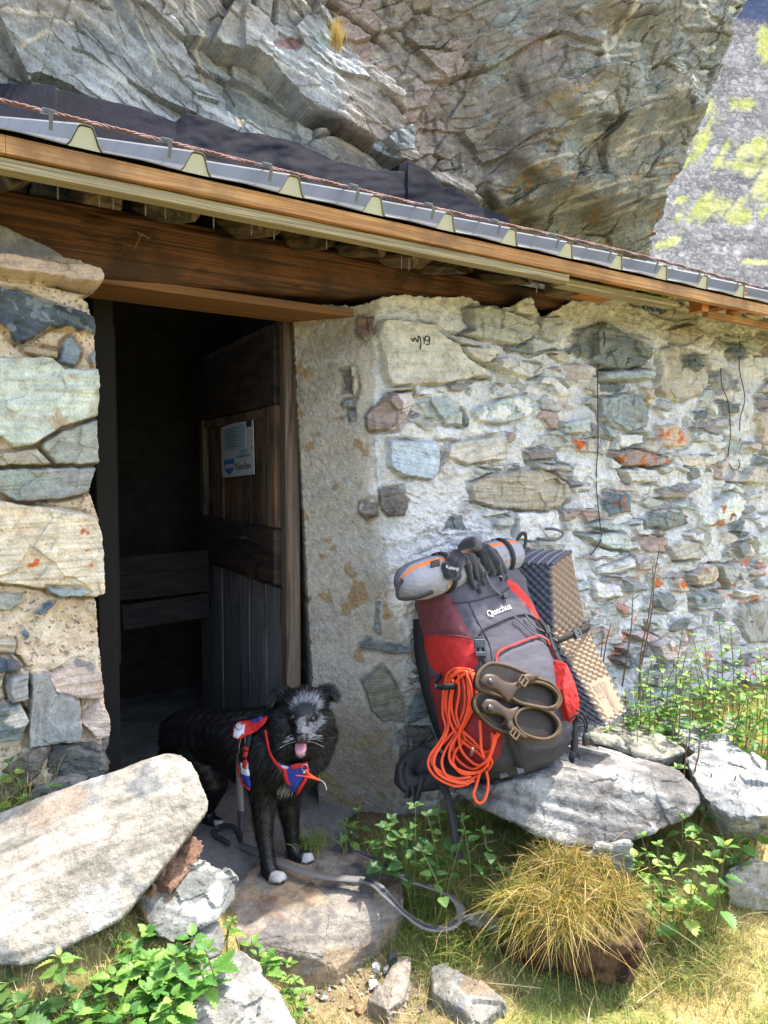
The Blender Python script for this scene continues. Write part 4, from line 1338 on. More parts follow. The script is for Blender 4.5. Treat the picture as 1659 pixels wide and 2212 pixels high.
# door leaf ---------------------------------------------------------------------------------------------------------
A = onD(628, 1018, 2.40); Bd = atY(432, 1018, 3.72)
dv = np.array([Bd[0] - A[0], Bd[1] - A[1], 0]); dl = np.linalg.norm(dv); dv /= dl
dn = np.array([-dv[1], dv[0], 0])
if dn @ (np.array([0, 0, 0]) - A) < 0: dn = -dn
door = thing('door', None, None, wp(0, 0, 0)); door.parent = hut; door.location = Vector(A * [1, 1, 0]) - hut.location
M_door = wood_mat('door_wood', [L('#5e4636'), L('#7f624d'), L('#46342a')], ring=5, scale=(3, 3, .22), rough=.75, bmp=.45, dark=L('#3a332e'))
M_door2 = wood_mat('door_wood_grey', [L('#5d5a58'), L('#737070'), L('#484546')], ring=5, scale=(3, 3, .22), rough=.75, bmp=.45)
M_rail = wood_mat('door_rail_wood', [L('#2b231e'), L('#40342b'), L('#1f1916')], ring=4, scale=(.4, .4, 3), rough=.7, bmp=.5)
M_stile = wood_mat('door_edge_wood', [L('#54473c'), L('#655648'), L('#3f342b')], ring=5, scale=(3, 3, .2), rough=.75, bmp=.4)
zt = zr(690, 618, 2.40)
dp = lambda s, z, o=0.0: A * [1, 1, 0] + dv * s + Zz * z + dn * o
npl = 6
for k in range(npl):
    s0 = .055 + (dl - .06) * k / npl; s1 = .055 + (dl - .06) * (k + 1) / npl - .003
    sag = .006 * ((k * 37) % 5 - 2)
    b = MB(); b.box(dp((s0 + s1) / 2, .86, -.014 + sag * .3), dv, dn, Zz, (s1 - s0) / 2, .012, .84, .003); b.build('plank', M_door, door)
    b = MB(); b.box(dp((s0 + s1) / 2, .38, .004 + sag * .3), dv, dn, Zz, (s1 - s0) / 2, .005, .355, .002); b.build('lower_plank', M_door2, door)
b = MB(); b.box(dp(.028, zt / 2 + .005, -.008), dv, dn, Zz, .026, .028, zt / 2 - .01, .006); b.build('edge_stile', M_stile, door)
b = MB(); b.box(dp(.06 + dl / 2, zt - .15, .012), dv, dn, Zz, dl / 2 - .03, .014, .135, .005); b.build('top_rail', M_rail, door)
b = MB(); b.box(dp(.03 + dl / 2, .855, .022), dv, dn, Zz, dl / 2 - .02, .024, .10, .012); b.build('lock_rail', M_rail, door)
for s_, m_ in ((.12, M_door), (.19, M_stile), (dl - .12, M_stile)):
    b = MB(); b.box(dp(s_, (.955 + zt - .285) / 2, .012), dv, dn, Zz, .032, .014, (zt - .285 - .955) / 2, .006); b.build('batten', m_, door)
b = MB(); b.box(dp(dl * .5, zt - .305, .008), dv, dn, Zz, dl / 2 - .15, .012, .018, .006); b.build('moulding', M_door, door)
M_iron = plain('dark_iron', L('#3a3530'), rough=.6, metal=.6, var=.3, scale=80, bmp=.3)
b = MB(); b.box(dp(.40, .905, .05), dv, dn, Zz, .05, .006, .012, .003); b.tube([dp(.33, .905, .05), dp(.33, .905, .075), dp(.36, .905, .078)], .005, 8); b.build('latch', M_iron, door)


def ondoor(px, py, off):
    d = ray(px, py); return _C + d * ((((A - _C) @ dn + off) / (d @ dn)))[..., None]


# information notice on the door
crn = [ondoor(*map(np.array, c3(*p)), .012) for p in ((948, 638), (1086, 602), (1106, 832), (968, 855))]
ex = (crn[1] - crn[0] + crn[2] - crn[3]) / 2; ey = (crn[0] - crn[3] + crn[1] - crn[2]) / 2; ec = sum(crn) / 4
wS, hS = np.linalg.norm(ex), np.linalg.norm(ey); ex /= wS; ey = ey - ex * (ey @ ex); ey /= np.linalg.norm(ey)
en = np.cross(ex, ey)
M_sheet = plain('notice_board', L('#c9ccd2'), rough=.35, spec=.5, var=.05)
M_blue = plain('notice_blue', L('#3f78b8'), rough=.4, var=.05); M_pale = plain('notice_pale_blue', L('#9fb6c6'), rough=.4, var=.05)
M_navy = plain('notice_navy', L('#2a3a6b'), rough=.4, var=.05); M_ink = plain('notice_ink', L('#2c2f35'), rough=.5, var=.05); M_tealink = plain('notice_teal', L('#2f7f93'), rough=.5, var=.05)
b = MB(); b.box(ec, ex, ey, en, wS / 2, hS / 2, .0015)
nb = tag(b.build('notice_board', M_sheet), 'white information notice with blue badge screwed to the open door', 'notice')
sp = lambda x, y, o=.003: ec + ex * x * wS / 2 + ey * y * hS / 2 + en * o


def stext(s, x, y, size, mat, name, e=.0004):
    V, Fc = text_mesh(s, size, e)
    return mesh(name, np.array([sp(x, y, .0021) + ex * v[0] + ey * v[1] + en * v[2] for v in V]), Fc, mat, nb, smooth=False)


b = MB(); b.box(sp(-.15, .45, .0022), ex, ey, en, wS * .36, hS * .22, .0005); b.build('text_panel', M_pale, nb)
b = MB()
for k in range(7): b.box(sp(-.25 - .05 * (k % 3), .80 - .11 * k, .003), ex, ey, en, wS * (.2 - .03 * (k % 3)), hS * .006, .0004)
b.build('text_line', M_ink, nb)
b = MB(); pts = [(-.82, -.32), (-.12, -.32), (-.12, -.55), (-.2, -.75), (-.47, -.93), (-.74, -.75), (-.82, -.55)]
b.add([sp(x, y, .0025) for x, y in pts] + [sp(x, y, .001) for x, y in pts], [tuple(range(7))[::-1], tuple(range(7, 14))] + [(k, (k + 1) % 7, 7 + (k + 1) % 7, 7 + k) for k in range(7)])
b.build('badge', M_blue, nb)
b = MB(); b.box(sp(-.48, -.58, .003), ex, ey, en, wS * .13, hS * .035, .0004); b.build('badge_band', M_sheet, nb)
b = MB(); b.box(sp(.80, .82, .003), ex, ey, en, wS * .07, hS * .06, .0004); b.build('flag', M_navy, nb)
stext('Isère', .42, -.12, .052, M_tealink, 'lettering'); stext('RhôneAlpes', .38, -.66, .041, M_ink, 'lettering')
b = MB(); b.box(sp(.42, -.30, .003), ex, ey, en, wS * .2, hS * .012, .0004); b.build('underline', M_tealink, nb)
for (x, y) in ((-.93, .93), (.93, .93), (.93, -.93), (-.93, -.93), (-.93, -.05), (.93, -.05)):
    b = MB(); b.tube([sp(x, y, .002), sp(x, y, .0045)], .004, 10); b.build('screw_head', M_nail, nb)

# tar paper, rope of steel wire, loose wall things -------------------------------------------------------------------
M_tar = stone_mat('tar_paper', fine=300, bmp=.5, bdist=.002, lo=.7, hi=1.4, rough=.8)
px = np.linspace(-140, 1118, 520)
ytop = np.interp(px, [-140, 0, 120, 122, 200, 290, 380, 402, 470, 520, 560, 640, 720, 800, 878, 880, 925, 960, 985, 1040, 1062, 1090, 1118],
                 [165, 180, 184, 192, 210, 230, 262, 243, 262, 286, 288, 305, 345, 365, 372, 345, 365, 405, 405, 448, 456, 462, 500]) + 3 * fbm(np.stack([px / 30, px * 0, px * 0], -1), 3, 5)
NT = 90
T = np.linspace(0, 1, NT)[:, None]
PX = px[None] + 0 * T
ybot = np.interp(px, [-140, 1118], [270, 570])
PY = ytop[None] + (ybot - ytop)[None] * T
foldn = fbm(np.stack([PX / 110, PY / 60, 0 * PX], -1), 3, 23); crin = np.abs(fbm(np.stack([PX / 55 - PY / 60, PY / 90 + PX / 200, 0 * PX], -1), 3, 25))
DT = CLD - .26 - .10 * T + .09 * sstep(500, 900, PX) - .028 * foldn * sstep(150, 500, PX)  - .18 * sstep(560, 760, PX) * 0
P = onD(PX, PY, DT)
c = mix(L('#34343c'), L('#3f3f4a'), sstep(-.3, .3, fbm(P * 5, 3, 27)))
c = mix(c, L('#5a5350'), .6 * sstep(.22, .4, fbm(P * 7, 4, 28)) * sstep(300, 600, PX))
c = mix(c, L('#232329'), .5 * ((np.abs(PX - 141) < 2) | (np.abs(PX - 330) < 2)))
V, Fq, used, rv = sheet(P, np.ones(PX.shape, bool), Nn * .25)
cc = (c * np.array([.19, .205, .26])).reshape(-1, 3)[used]; cc = np.concatenate([cc, cc[rv]])
tag(mesh('tar_paper', V, Fq, M_tar, col=cc), 'black crinkled tar paper strip sealing the roof against the rock', 'tar paper')
M_rope = plain('rusty_wire_rope', L('#64463b'), rough=.7, metal=.1, var=.25, scale=90)
b = MB()
tt = np.linspace(-.3, 8.0, 1500)
cen = np.array([wp(v, ED + .13 + .01 * math.sin(v * 2), EZ + .0335 + .385 * .16 + .003 * math.sin(v * 3.1)) for v in tt])
for ph in (0, 2.09, 4.19):
    off = np.stack([np.cos(tt * 95 + ph), np.sin(tt * 150 + ph)], -1) * .0030
    b.tube(cen + off[:, :1] * Zz + off[:, 1:] * UPS, .0029, 6)
tag(b.build('wire_rope', M_rope, None, True), 'rusty twisted steel rope lying across the roof ribs along the eave', 'wire rope')
M_wire = plain('thin_black_wire', L('#2e2b29'), rough=.5, metal=.4)


def wallwire(pts, cf, r, lab):
    p = spline([onwall(*cf(*q), .010) for q in pts], 10)
    b = MB(); b.tube(p, r, 6); return tag(b.build('hanging_wire', M_wire, None, True), lab, 'wire')


wallwire([(1080, 140), (1082, 200), (1072, 300), (1062, 420), (1060, 560), (1066, 600), (1064, 700), (1062, 820), (1060, 880), (1048, 935)], c4, .0022, 'longest black wire hanging down the wall above the foam mat')
wallwire([(1545, 190), (1543, 230), (1552, 300), (1562, 400), (1552, 470), (1550, 550)], c4, .0022, 'straight black wire hanging on the wall nearest the right picture edge')
wallwire([(1478, 300), (1485, 360), (1500, 420), (1512, 520), (1522, 600), (1532, 640), (1545, 642), (1552, 625), (1548, 610)], c4, .0022, 'black wire on the wall ending in a small hooked curl')
b = MB(); ring = [onwall(*c4(x, y), o) for x, y, o in ((862, 876, .004), (880, 880, .04), (905, 872, .055), (917, 855, .05), (905, 842, .03), (890, 842, .004))]
b.tube(spline(ring, 8), .0055, 8); tag(b.build('iron_hook', plain('hook_iron', L('#6a6a6a'), rough=.5, metal=.5), None, True), 'curved grey iron hook set in the mortar above the backpack', 'hook')
# handwriting on the big pale stone
M_pen = plain('marker_ink', L('#1e1e1c'), rough=.6)
b = MB()
for s_ in ([(435, 200), (442, 210), (448, 198), (455, 212), (458, 194), (464, 200), (465, 220), (462, 238)], [(474, 196), (476, 218)], [(492, 194), (482, 192), (480, 206), (490, 208), (494, 196), (494, 210), (490, 222), (482, 222)]):
    b.tube(spline([onwall(*c4(*p), .002) for p in s_], 6), .0019, 5)
b.build('lettering', M_pen, hut, True)
# crumpled colourful packet wedged under the eave
rs_ = np.random.RandomState(3)
cen = onD(*c2(1205, 1278), 2.03)
pts = [cen + Wd * rs_.uniform(-.095, .085) + Zz * rs_.uniform(-.065, .05) + Nn * rs_.uniform(-.05, .05) for _ in range(34)]
V, Nv, Q = rockify(pts, .006, .02, 31, smooth=0, fscale=22)
qx, qy = proj(V); c = np.tile(L('#4f9a3c'), (len(V), 1))
n = fbm(V * 25, 3, 8)
c = np.where((qy < c2(0, 1250)[1] + 5 * n)[:, None], L('#9b5a40'), c)
c = np.where((qx > c2(1236, 0)[0] + 8 * n)[:, None], L('#c9bfa6'), c)
c = np.where((qy > c2(0, 1303)[1] + 6 * n)[:, None], L('#2d4a58'), c)
c = np.where((np.hypot(qx - c2(1215, 0)[0], qy - c2(0, 1290)[1]) < 5)[:, None], L('#b03a30'), c)
tag(mesh('crumpled_packet', V, Q, plain('packet_foil', (1, 1, 1), rough=.35, attr=True, var=.1), col=c, smooth=False), 'crumpled green food packet wedged under the eave on the wall head', 'packet')
# =================================================================== LOOSE ROCKS
WHT = (L('#cfcdc6'), 13, .12, .8); GRY = (L('#8b9092'), 8, .1, .6); ORL = (L('#b58a4a'), 12, .34, .8); RUS = (L('#b09069'), 6, .16, .55); DRK = (L('#55534f'), 18, .24, .6)
GRN = (L('#8f9684'), 7, .12, .6)


def P3(c, l):
    return [atY(*c(x, y), Y) for (x, y, Y) in l]


# big pale slab by the door
top = [(-260, 560, 1.68), (0, 530, 1.71), (250, 405, 1.75), (480, 305, 1.79), (640, 236, 1.81), (720, 213, 1.81), (785, 224, 1.80), (830, 262, 1.78), (858, 320, 1.76), (903, 420, 1.74), (900, 465, 1.73),
       (868, 500, 1.72), (820, 548, 1.70), (700, 690, 1.65), (620, 800, 1.61), (560, 890, 1.58), (520, 930, 1.56), (400, 992, 1.53), (250, 1068, 1.50), (150, 1118, 1.48), (95, 1124, 1.47), (0, 1040, 1.47), (-260, 1130, 1.42)]
sdir = atY(*c7(800, 380), 1.76) - atY(*c7(100, 690), 1.64); sdir /= np.linalg.norm(sdir); sbn = np.cross(np.cross(sdir, atY(*c7(500, 930), 1.56) - atY(*c7(480, 305), 1.79)), sdir)
pts = P3(c7, top); cen = sum(pts) / len(pts); pts += [cen + (p - cen) * .96 + np.array([-.045, .115, -.085]) for p in pts]
rock('slab', 'largest rock, a pale streaked slab lying tilted beside the doorway', pts, L('#d3c9b6'), L('#a39b8c'), M_stone, .0065, .009, 1, tuple(sbn), 55, .35, 4.5, (GRY, (L('#d2cfc9'), 9, .1, .6), (L('#b89f84'), 4, .12, .6)), fw=.12)
pts = P3(c7, [(690, 740, 1.70), (730, 660, 1.76), (800, 556, 1.84), (868, 568, 1.83), (886, 612, 1.80), (872, 690, 1.75), (738, 826, 1.66), (722, 790, 1.66), (600, 800, 1.72)]); pts += [p + np.array([-.08, .09, -.03]) for p in pts]
rock('stone', 'rusty brown wedge stone pinched under the big pale slab', pts, L('#9b7a63'), L('#84695a'), M_stone, .007, .014, 2, (.2, .2, 1), 70, .5, 9, (ORL,))
pts = P3(c7, [(612, 860, 1.66), (690, 790, 1.68), (760, 760, 1.70), (868, 672, 1.75), (925, 690, 1.76), (1000, 718, 1.76), (1026, 760, 1.75), (1018, 850, 1.72), (945, 935, 1.68), (850, 968, 1.64), (740, 1036, 1.60), (690, 1012, 1.60), (640, 950, 1.62)])
pts += [p + np.array([-.05, .11, -.05]) for p in pts]
rock('stone', 'grey lichen-spotted stone below the rusty brown wedge', pts, L('#9c9c95'), L('#878984'), M_stone, .0075, .014, 3, (.3, .5, .8), 40, .3, 7, (WHT, ORL, GRN))
pts = P3(c7, [(840, 985, 1.66), (945, 935, 1.70), (972, 1000, 1.69), (965, 1078, 1.66), (880, 1110, 1.62), (820, 1060, 1.62)]); pts += [p + np.array([-.08, .08, -.12]) for p in pts]
rock('stone', 'small whitish stone between the grey lichen stone and the white rock', pts, L('#a09d96'), L('#8c8a86'), M_stone, .008, .012, 4, lichen=(WHT,))
pts = P3(c7, [(770, 1395, 1.50), (788, 1300, 1.54), (830, 1162, 1.58), (960, 1082, 1.63), (1040, 1062, 1.66), (1100, 1120, 1.65), (1200, 1250, 1.60), (1275, 1395, 1.55), (1275, 1500, 1.5), (770, 1500, 1.46)]); pts += [p + np.array([-.02, .16, -.20]) for p in pts]
rock('stone', 'big whitish lichen-crusted rock at the bottom picture edge', pts, L('#b3b0a6'), L('#9a988f'), M_stone, .0075, .016, 5, (.4, .2, 1), 40, .3, 6, ((L('#d6d4ce'), 11, .0, .85), GRY, GRN))
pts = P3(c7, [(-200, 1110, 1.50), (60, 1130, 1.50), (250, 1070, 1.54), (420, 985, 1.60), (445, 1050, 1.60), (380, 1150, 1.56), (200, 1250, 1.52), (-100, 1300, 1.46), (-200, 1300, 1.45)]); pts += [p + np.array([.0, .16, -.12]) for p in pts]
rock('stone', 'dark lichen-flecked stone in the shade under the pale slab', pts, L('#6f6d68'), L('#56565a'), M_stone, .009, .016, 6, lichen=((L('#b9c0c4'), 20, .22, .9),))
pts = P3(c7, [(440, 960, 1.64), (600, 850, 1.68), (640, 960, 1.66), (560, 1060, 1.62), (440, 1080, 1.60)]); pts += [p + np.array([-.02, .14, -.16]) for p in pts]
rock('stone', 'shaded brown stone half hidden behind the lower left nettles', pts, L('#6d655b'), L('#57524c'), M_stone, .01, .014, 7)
# rubble at the foot of the pier
for k, (pl, Y, ca, cb_, lab) in enumerate((
        ([(112, 350), (150, 250), (195, 180), (250, 172), (435, 228), (460, 292), (400, 330), (150, 380)], 1.98, '#8d8a80', '#767770', 'upright grey block at the foot of the door pier'),
        ([(-60, 360), (40, 262), (120, 215), (190, 200), (150, 320), (60, 395), (-60, 440)], 1.92, '#a39588', '#8d8378', 'pinkish rubble stone left of the grey block by the pier'),
        ([(70, 460), (130, 372), (290, 330), (370, 345), (300, 410), (180, 440)], 1.90, '#aaa8a2', '#8e8d89', 'flat pale stone between the grey block and the big slab'),
        ([(262, 170), (330, 158), (405, 160), (436, 190), (432, 226), (330, 205)], 2.02, '#85807a', '#a0968c', 'small crumbly stone under the door pier corner'))):
    pts = pxpts(c7, pl, Y, [(-.03, .14, -.02, .9)])
    rock('stone', lab, pts, L(ca), L(cb_), M_stone, .007, .011, 20 + k, (.1, .2, 1), 60, .4, 9, (WHT, GRN) if k == 2 else (DRK,))
# doorstep
tp = [onZ(x, y, z) for (x, y, z) in ((470, 1985, -.075), (500, 1920, -.07), (560, 1868, -.062), (650, 1828, -.058), (770, 1842, -.062), (868, 1903, -.075), (800, 1938, -.078), (733, 1962, -.082), (610, 1985, -.086), (505, 2003, -.09))]
lw = [atY(x, y, Y) for (x, y, Y) in ((874, 1940, 2.21), (852, 1995, 2.16), (770, 2062, 2.07), (726, 2098, 2.02), (680, 2072, 2.00), (620, 2030, 2.00), (520, 2040, 1.96))]
pts = tp + lw + [p + np.array([.0, .02, -.12]) for p in lw] + [p + np.array([-.05, .25, -.12]) for p in lw] + [tp[3] - Zz * .15, tp[0] - Zz * .2]
rock('doorstep', 'broad cracked stone doorstep under the dog and leash', pts, L('#b5ab9c'), L('#9c948a'), M_stone, .0055, .006, 8, (.25, -.1, 1), 70, .55, 5, ((L('#c4ab8a'), 5, -.02, .8), (L('#8f6f5c'), 9, .22, .6), (L('#6f6e70'), 6, .15, .6)), cat='doorstep')
# sitting stone
bl = [(300, 375, 2.40), (360, 330, 2.50), (450, 290, 2.56), (700, 200, 2.66), (850, 158, 2.70), (940, 186, 2.66), (1200, 264, 2.54), (1272, 280, 2.50), (1330, 345, 2.45), (1372, 398, 2.41), (1362, 432, 2.38), (1290, 500, 2.35), (1160, 560, 2.32),
      (1000, 602, 2.29), (820, 632, 2.27), (760, 604, 2.27), (640, 540, 2.29), (520, 480, 2.33), (400, 432, 2.37), (640, 325, 2.36), (800, 330, 2.36), (940, 300, 2.40), (1180, 300, 2.43), (1280, 300, 2.46)]
pts = P3(c8, bl); pts += [P_ + np.array([-.02, .12, -.02]) for P_ in P3(c8, [(400, 432, 2.40), (520, 480, 2.36), (760, 604, 2.31), (1000, 602, 2.33), (1290, 500, 2.42)])] + [p + np.array([0, .05, -.14]) for p in P3(c8, bl[2:9])]
rock('sitting_stone', 'long banded grey-white stone carrying the backpack', pts, L('#bab7b0'), L('#7d7974'), M_stone, .0065, .014, 9, (.25, .1, 1), 42, .55, 4.5, ((L('#77726d'), 10, .12, .7), (L('#cfccc6'), 6, .12, .7)), cat='bench stone')
for k, (pl, Y, ca, cb_, lab, bk) in enumerate((
        ([(872, 655), (930, 612), (1068, 590), (1078, 720), (1000, 765), (905, 730)], 2.24, '#a9a59c', '#8f8d86', 'small pale stone propping the front of the sitting stone', (0, .14, -.06)),
        ([(880, 128, 2.68), (940, 88, 2.85), (1060, 68, 2.93), (1180, 108, 2.83), (1262, 160, 2.70), (1296, 205, 2.60), (1230, 196, 2.62), (1000, 150, 2.70), (1000, 192, 2.66), (1130, 242, 2.58), (1200, 244, 2.56), (900, 160, 2.66)], 0, '#c4bfab', '#a8a595', 'buff flat rock just behind the sitting stone', (.05, .1, -.10)),
        ([(1185, 78, 2.95), (1240, 45, 3.10), (1300, 38, 3.15), (1345, 108, 2.90), (1450, 130, 2.80), (1560, 190, 2.62), (1645, 252, 2.48), (1645, 302, 2.42), (1500, 262, 2.50), (1330, 200, 2.66), (1250, 140, 2.80)], 0, '#d2d2cf', '#bdbebd', 'long grey-white slab behind the flat rock on the right', (.05, .08, -.10)),
        ([(1305, 240, 2.56), (1395, 168, 2.74), (1500, 215, 2.60), (1620, 290, 2.45), (1740, 330, 2.38), (1740, 480, 2.22), (1500, 490, 2.25), (1380, 405, 2.36), (1320, 300, 2.50)], 0, '#c6c3bc', '#abaaa5', 'grey rock among the nettles right of the sitting stone', (.05, .1, -.12)),
        ([(1420, 140, 2.90), (1425, 72, 3.10), (1490, 48, 3.20), (1548, 50, 3.20), (1548, 130, 2.95), (1490, 150, 2.88)], 0, '#cdbfae', '#b3a89b', 'pale pinkish stone against the foot of the wall on the right', (.03, .1, -.08)),
        ([(1478, 745), (1540, 700), (1640, 672), (1730, 715), (1730, 900), (1590, 890), (1500, 865)], 2.22, '#beb9ae', '#a5a299', 'half buried grey rock at the right picture edge', (.06, .2, -.10)),
        ([(335, 925), (420, 890), (470, 915), (585, 955), (575, 1010), (480, 985), (360, 950)], 2.10, '#8b8780', '#76736d', 'low grey stone sunk in the grass beside the leash loop', (0, .12, -.07)))):
    if len(pl[0]) == 3: Y = [q_[2] for q_ in pl]; pl = [q_[:2] for q_ in pl]
    pts = pxpts(c8, pl, Y, [bk + (.92,)])
    cen = sum(pts) / len(pts)
    rock('stone', lab, pts, L(ca), L(cb_), M_stone, .008, .013, 40 + k, (.3, .1, 1), 45, .5, 6, (WHT, GRY) if k in (0, 2, 3) else (GRN, DRK))


def flat(c, pl, lab, ca, cb_, seed, h=.03, li=(), yy=0.0, c_=None):
    up = []
    for (x, y) in pl:
        X, Yp = c(x, y)
        z = -.2
        for _ in range(6):
            p = onZ(X, Yp, z); z = float(gz(p[0], p[1])) + h
        up.append(onZ(X, Yp, z))
    cen = sum(up) / len(up)
    pts = up + [cen + (p - cen) * 1.05 - Zz * (h + .05) for p in up] + [cen + (p - cen) * .6 + Zz * .012 for p in up]
    return rock('stone', lab, pts, L(ca), L(cb_), M_stone, .0065, .009, seed, (.1, .05, 1), 40, .3, 9, li)


flat(c8, [(205, 1132), (262, 1116), (350, 1160), (430, 1200), (522, 1296), (460, 1340), (420, 1382), (300, 1290), (215, 1250)], 'flat grey-buff rock lying in the dry grass, the larger of two', '#b0ab9e', '#9a978d', 60, .035, (GRY, RUS))
flat(c8, [(-70, 1280), (0, 1190), (60, 1100), (115, 1090), (112, 1180), (90, 1270), (20, 1322)], 'narrow pinkish buff rock lying in the dry grass, the smaller of two', '#b8ac9c', '#a1968a', 61, .035, (RUS,))
flat(c7, [(1600, 1275), (1640, 1215), (1700, 1230), (1700, 1330), (1640, 1345)], 'tiny pale rock left of the narrow pinkish rock', '#b3ada2', '#99948b', 62, .02)
flat(c8, [(20, 1090), (50, 1085), (52, 1120), (25, 1135)], 'tiny dark stone in the grass near the doorstep', '#6d6c6e', '#5b5b5e', 63, .012)
# gravel at the foot of the jamb and below the doorstep
rs_ = np.random.RandomState(12)
b = MB(); gc = []
cl_ = [L('#b3aea5'), L('#8d857a'), L('#a08468'), L('#cfcbc4'), L('#6d6862')]
for k in range(230):
    if k < 130:
        px, py = c5(rs_.uniform(640, 1060), rs_.uniform(830, 930))
        z = -.055
    else:
        px, py = c5(rs_.uniform(780, 1420), rs_.uniform(1470, 1690)); z = -.2
        py += (rs_.rand() ** 2) * 40
    for _ in range(5):
        p = onZ(px, py, z); z = float(gz(p[0], p[1])) + .006
    r = rs_.uniform(.003, .009) if rs_.rand() < .85 else rs_.uniform(.009, .018)
    n0 = len(b.v)
    b.sphere(p, (r, r * rs_.uniform(.6, 1), r * rs_.uniform(.4, .8)), 1, axes=np.array(Matrix.Rotation(rs_.uniform(0, 3), 3, 'Z')))
    b.v[n0:] = [q + rs_.normal(size=3) * r * .12 for q in b.v[n0:]]
    gc += [cl_[rs_.randint(5)] * rs_.uniform(.8, 1.15)] * (len(b.v) - n0)
tag(mesh('gravel', np.array(b.v), b.f, M_stone, col=np.array(gc), smooth=False), kind='stuff')
# =================================================================== BACKPACK AND WHAT HANGS ON IT
PB0 = wp(1.745, 1.77, .185); PT0 = wp(1.732, 2.00, .735)
PU = PT0 - PB0; PH = np.linalg.norm(PU); PU /= PH
PWd = Wd - PU * (Wd @ PU); PWd /= np.linalg.norm(PWd)
PF = np.cross(PWd, PU); PF = PF if PF @ Mm > 0 else -PF           # front normal of the pack


def pk(a, b, c):
    return PB0 + PWd * a + PF * b + PU * c


def pack_section(t):
    s = np.interp(t, [0, .03, .10, .25, .55, .80, .95, 1.02, 1.10, 1.15], [.42, .70, .90, 1.0, 1.02, .98, .95, .97, .86, .55])
    w_ = .206 * s; d_ = .150 * s * np.interp(t, [0, .3, .6, .9, 1.15], [1.0, 1.08, 1.0, .92, .85])
    return w_, d_


NS, NTT = 150, 190
ts = np.linspace(0, 1.15, NTT)
Vp = np.zeros((NTT, NS, 3)); an = np.linspace(0, 2 * math.pi, NS, endpoint=False)
for i, t in enumerate(ts):
    w_, d_ = pack_section(t)
    e = .62
    x = np.sign(np.cos(an)) * np.abs(np.cos(an)) ** e * w_; y = np.sign(np.sin(an)) * np.abs(np.sin(an)) ** e * d_
    bul = .028 * np.exp(-((an - 1.5) / .75) ** 2) * np.exp(-((t - .36) / .24) ** 2)      # front pocket
    y = y + bul
    Vp[i] = PB0 + x[:, None] * PWd + y[:, None] * PF + PU * (t * PH)
nr = Vp - (PB0 + PU * (ts[:, None, None] * PH)); nr /= np.linalg.norm(nr, axis=-1)[..., None] + 1e-9
wr = .010 * fbm(Vp * 7, 3, 301) + .005 * np.abs(fbm(Vp * np.array([9, 9, 16]), 3, 302)) + .002 * fbm(Vp * 40, 2, 303)
Vp = Vp + nr * wr[..., None]
i_ = np.arange(NTT * NS).reshape(NTT, NS); j_ = np.roll(i_, -1, 1)
Qp = np.stack([i_[:-1], j_[:-1], j_[1:], i_[1:]], -1).reshape(-1, 4)
PV = Vp.reshape(-1, 3)
# bottom / top caps
PV = np.concatenate([PV, [PB0 + PU * -.004, PB0 + PU * 1.16 * PH]])
caps = [(NTT * NS, (k + 1) % NS, k) for k in range(NS)] + [(NTT * NS + 1, (NTT - 1) * NS + k, (NTT - 1) * NS + (k + 1) % NS) for k in range(NS)]
pbvh = BVHTree.FromPolygons([tuple(v) for v in PV], [tuple(q) for q in Qp] + caps)


def cast(bvh, px, py, off=0.0, fb=None):
    d = ray(px, py); d = d / np.linalg.norm(d)
    h = bvh.ray_cast(Vector(_C), Vector(d))
    if h[0] is None:
        if fb is None: return None, None
        return _C + d * fb, -d
    n = np.array(h[1])
    if n @ d > 0: n = -n
    return np.array(h[0]) + n * off, n


pack = thing('backpack', 'large red and dark grey trekking backpack leaning against the wall', 'backpack', PB0)
FG = L('#4b4850', .9); FD = L('#37363a', .9); MAR = L('#713a40', .85); RED = L('#c02a26', .85); DRED = L('#82272a', .85)
M_fg = fabric('pack_grey', FG, var=.1); M_fd = fabric('pack_dark', FD, var=.1); M_mar = fabric('pack_maroon', MAR, var=.1); M_red = fabric('pack_red', RED, var=.1)
M_dred = fabric('pack_dark_red', DRED, var=.12); M_blk = fabric('black_webbing', L('#232326', .9), rough=.7, weave=1400); M_bpl = plain('black_plastic', L('#2e2e31'), rough=.35, spec=.5, var=.1)
fcx, fcy = proj(PV[Qp].mean(1)); fn = np.cross(PV[Qp[:, 1]] - PV[Qp[:, 0]], PV[Qp[:, 3]] - PV[Qp[:, 0]]); fcen = PV[Qp].mean(1)
facing = ((fcen - _C) * fn).sum(1) * np.sign(((fcen - PB0 - PU * .3) * fn).sum()) < 0
ft = ((fcen - PB0) @ PU) / PH; fa_ = (fcen - PB0) @ PWd; fb_ = (fcen - PB0) @ PF
panels = [('lid_side', M_mar, cv(c6, [(170, 415), (330, 382), (352, 408), (372, 440), (458, 618), (300, 592), (200, 606), (178, 520)])),
          ('side_panel', M_red, cv(c6, [(175, 600), (300, 590), (458, 618), (478, 690), (492, 745), (420, 800), (300, 815), (240, 760)])),
          ('side_pocket', M_dred, cv(c6, [(240, 800), (300, 812), (480, 770), (560, 900), (620, 1130), (600, 1230), (520, 1290), (400, 1340), (280, 1300), (240, 1000)])),
          ('front_pocket', M_fg, cv(c6, [(572, 745), (580, 700), (640, 655), (800, 600), (852, 660), (920, 800), (975, 980), (960, 1100), (880, 1180), (760, 1190), (640, 1100), (600, 900)])),
          ('lid_piping_panel', M_red, cv(c6, [(640, 300), (700, 340), (770, 430), (840, 540), (800, 520), (700, 400), (640, 350)]))]
own = np.full(len(Qp), -1)
own[(ft < .19)] = 9
for k, (nm, m_, pl) in enumerate(panels):
    ins = (inpoly(fcx, fcy, pl) > 0) & facing
    own[ins & ((own == -1) | (own == 9))] = k
back = (fb_ < -.10) & (own == -1)
own[back] = 8


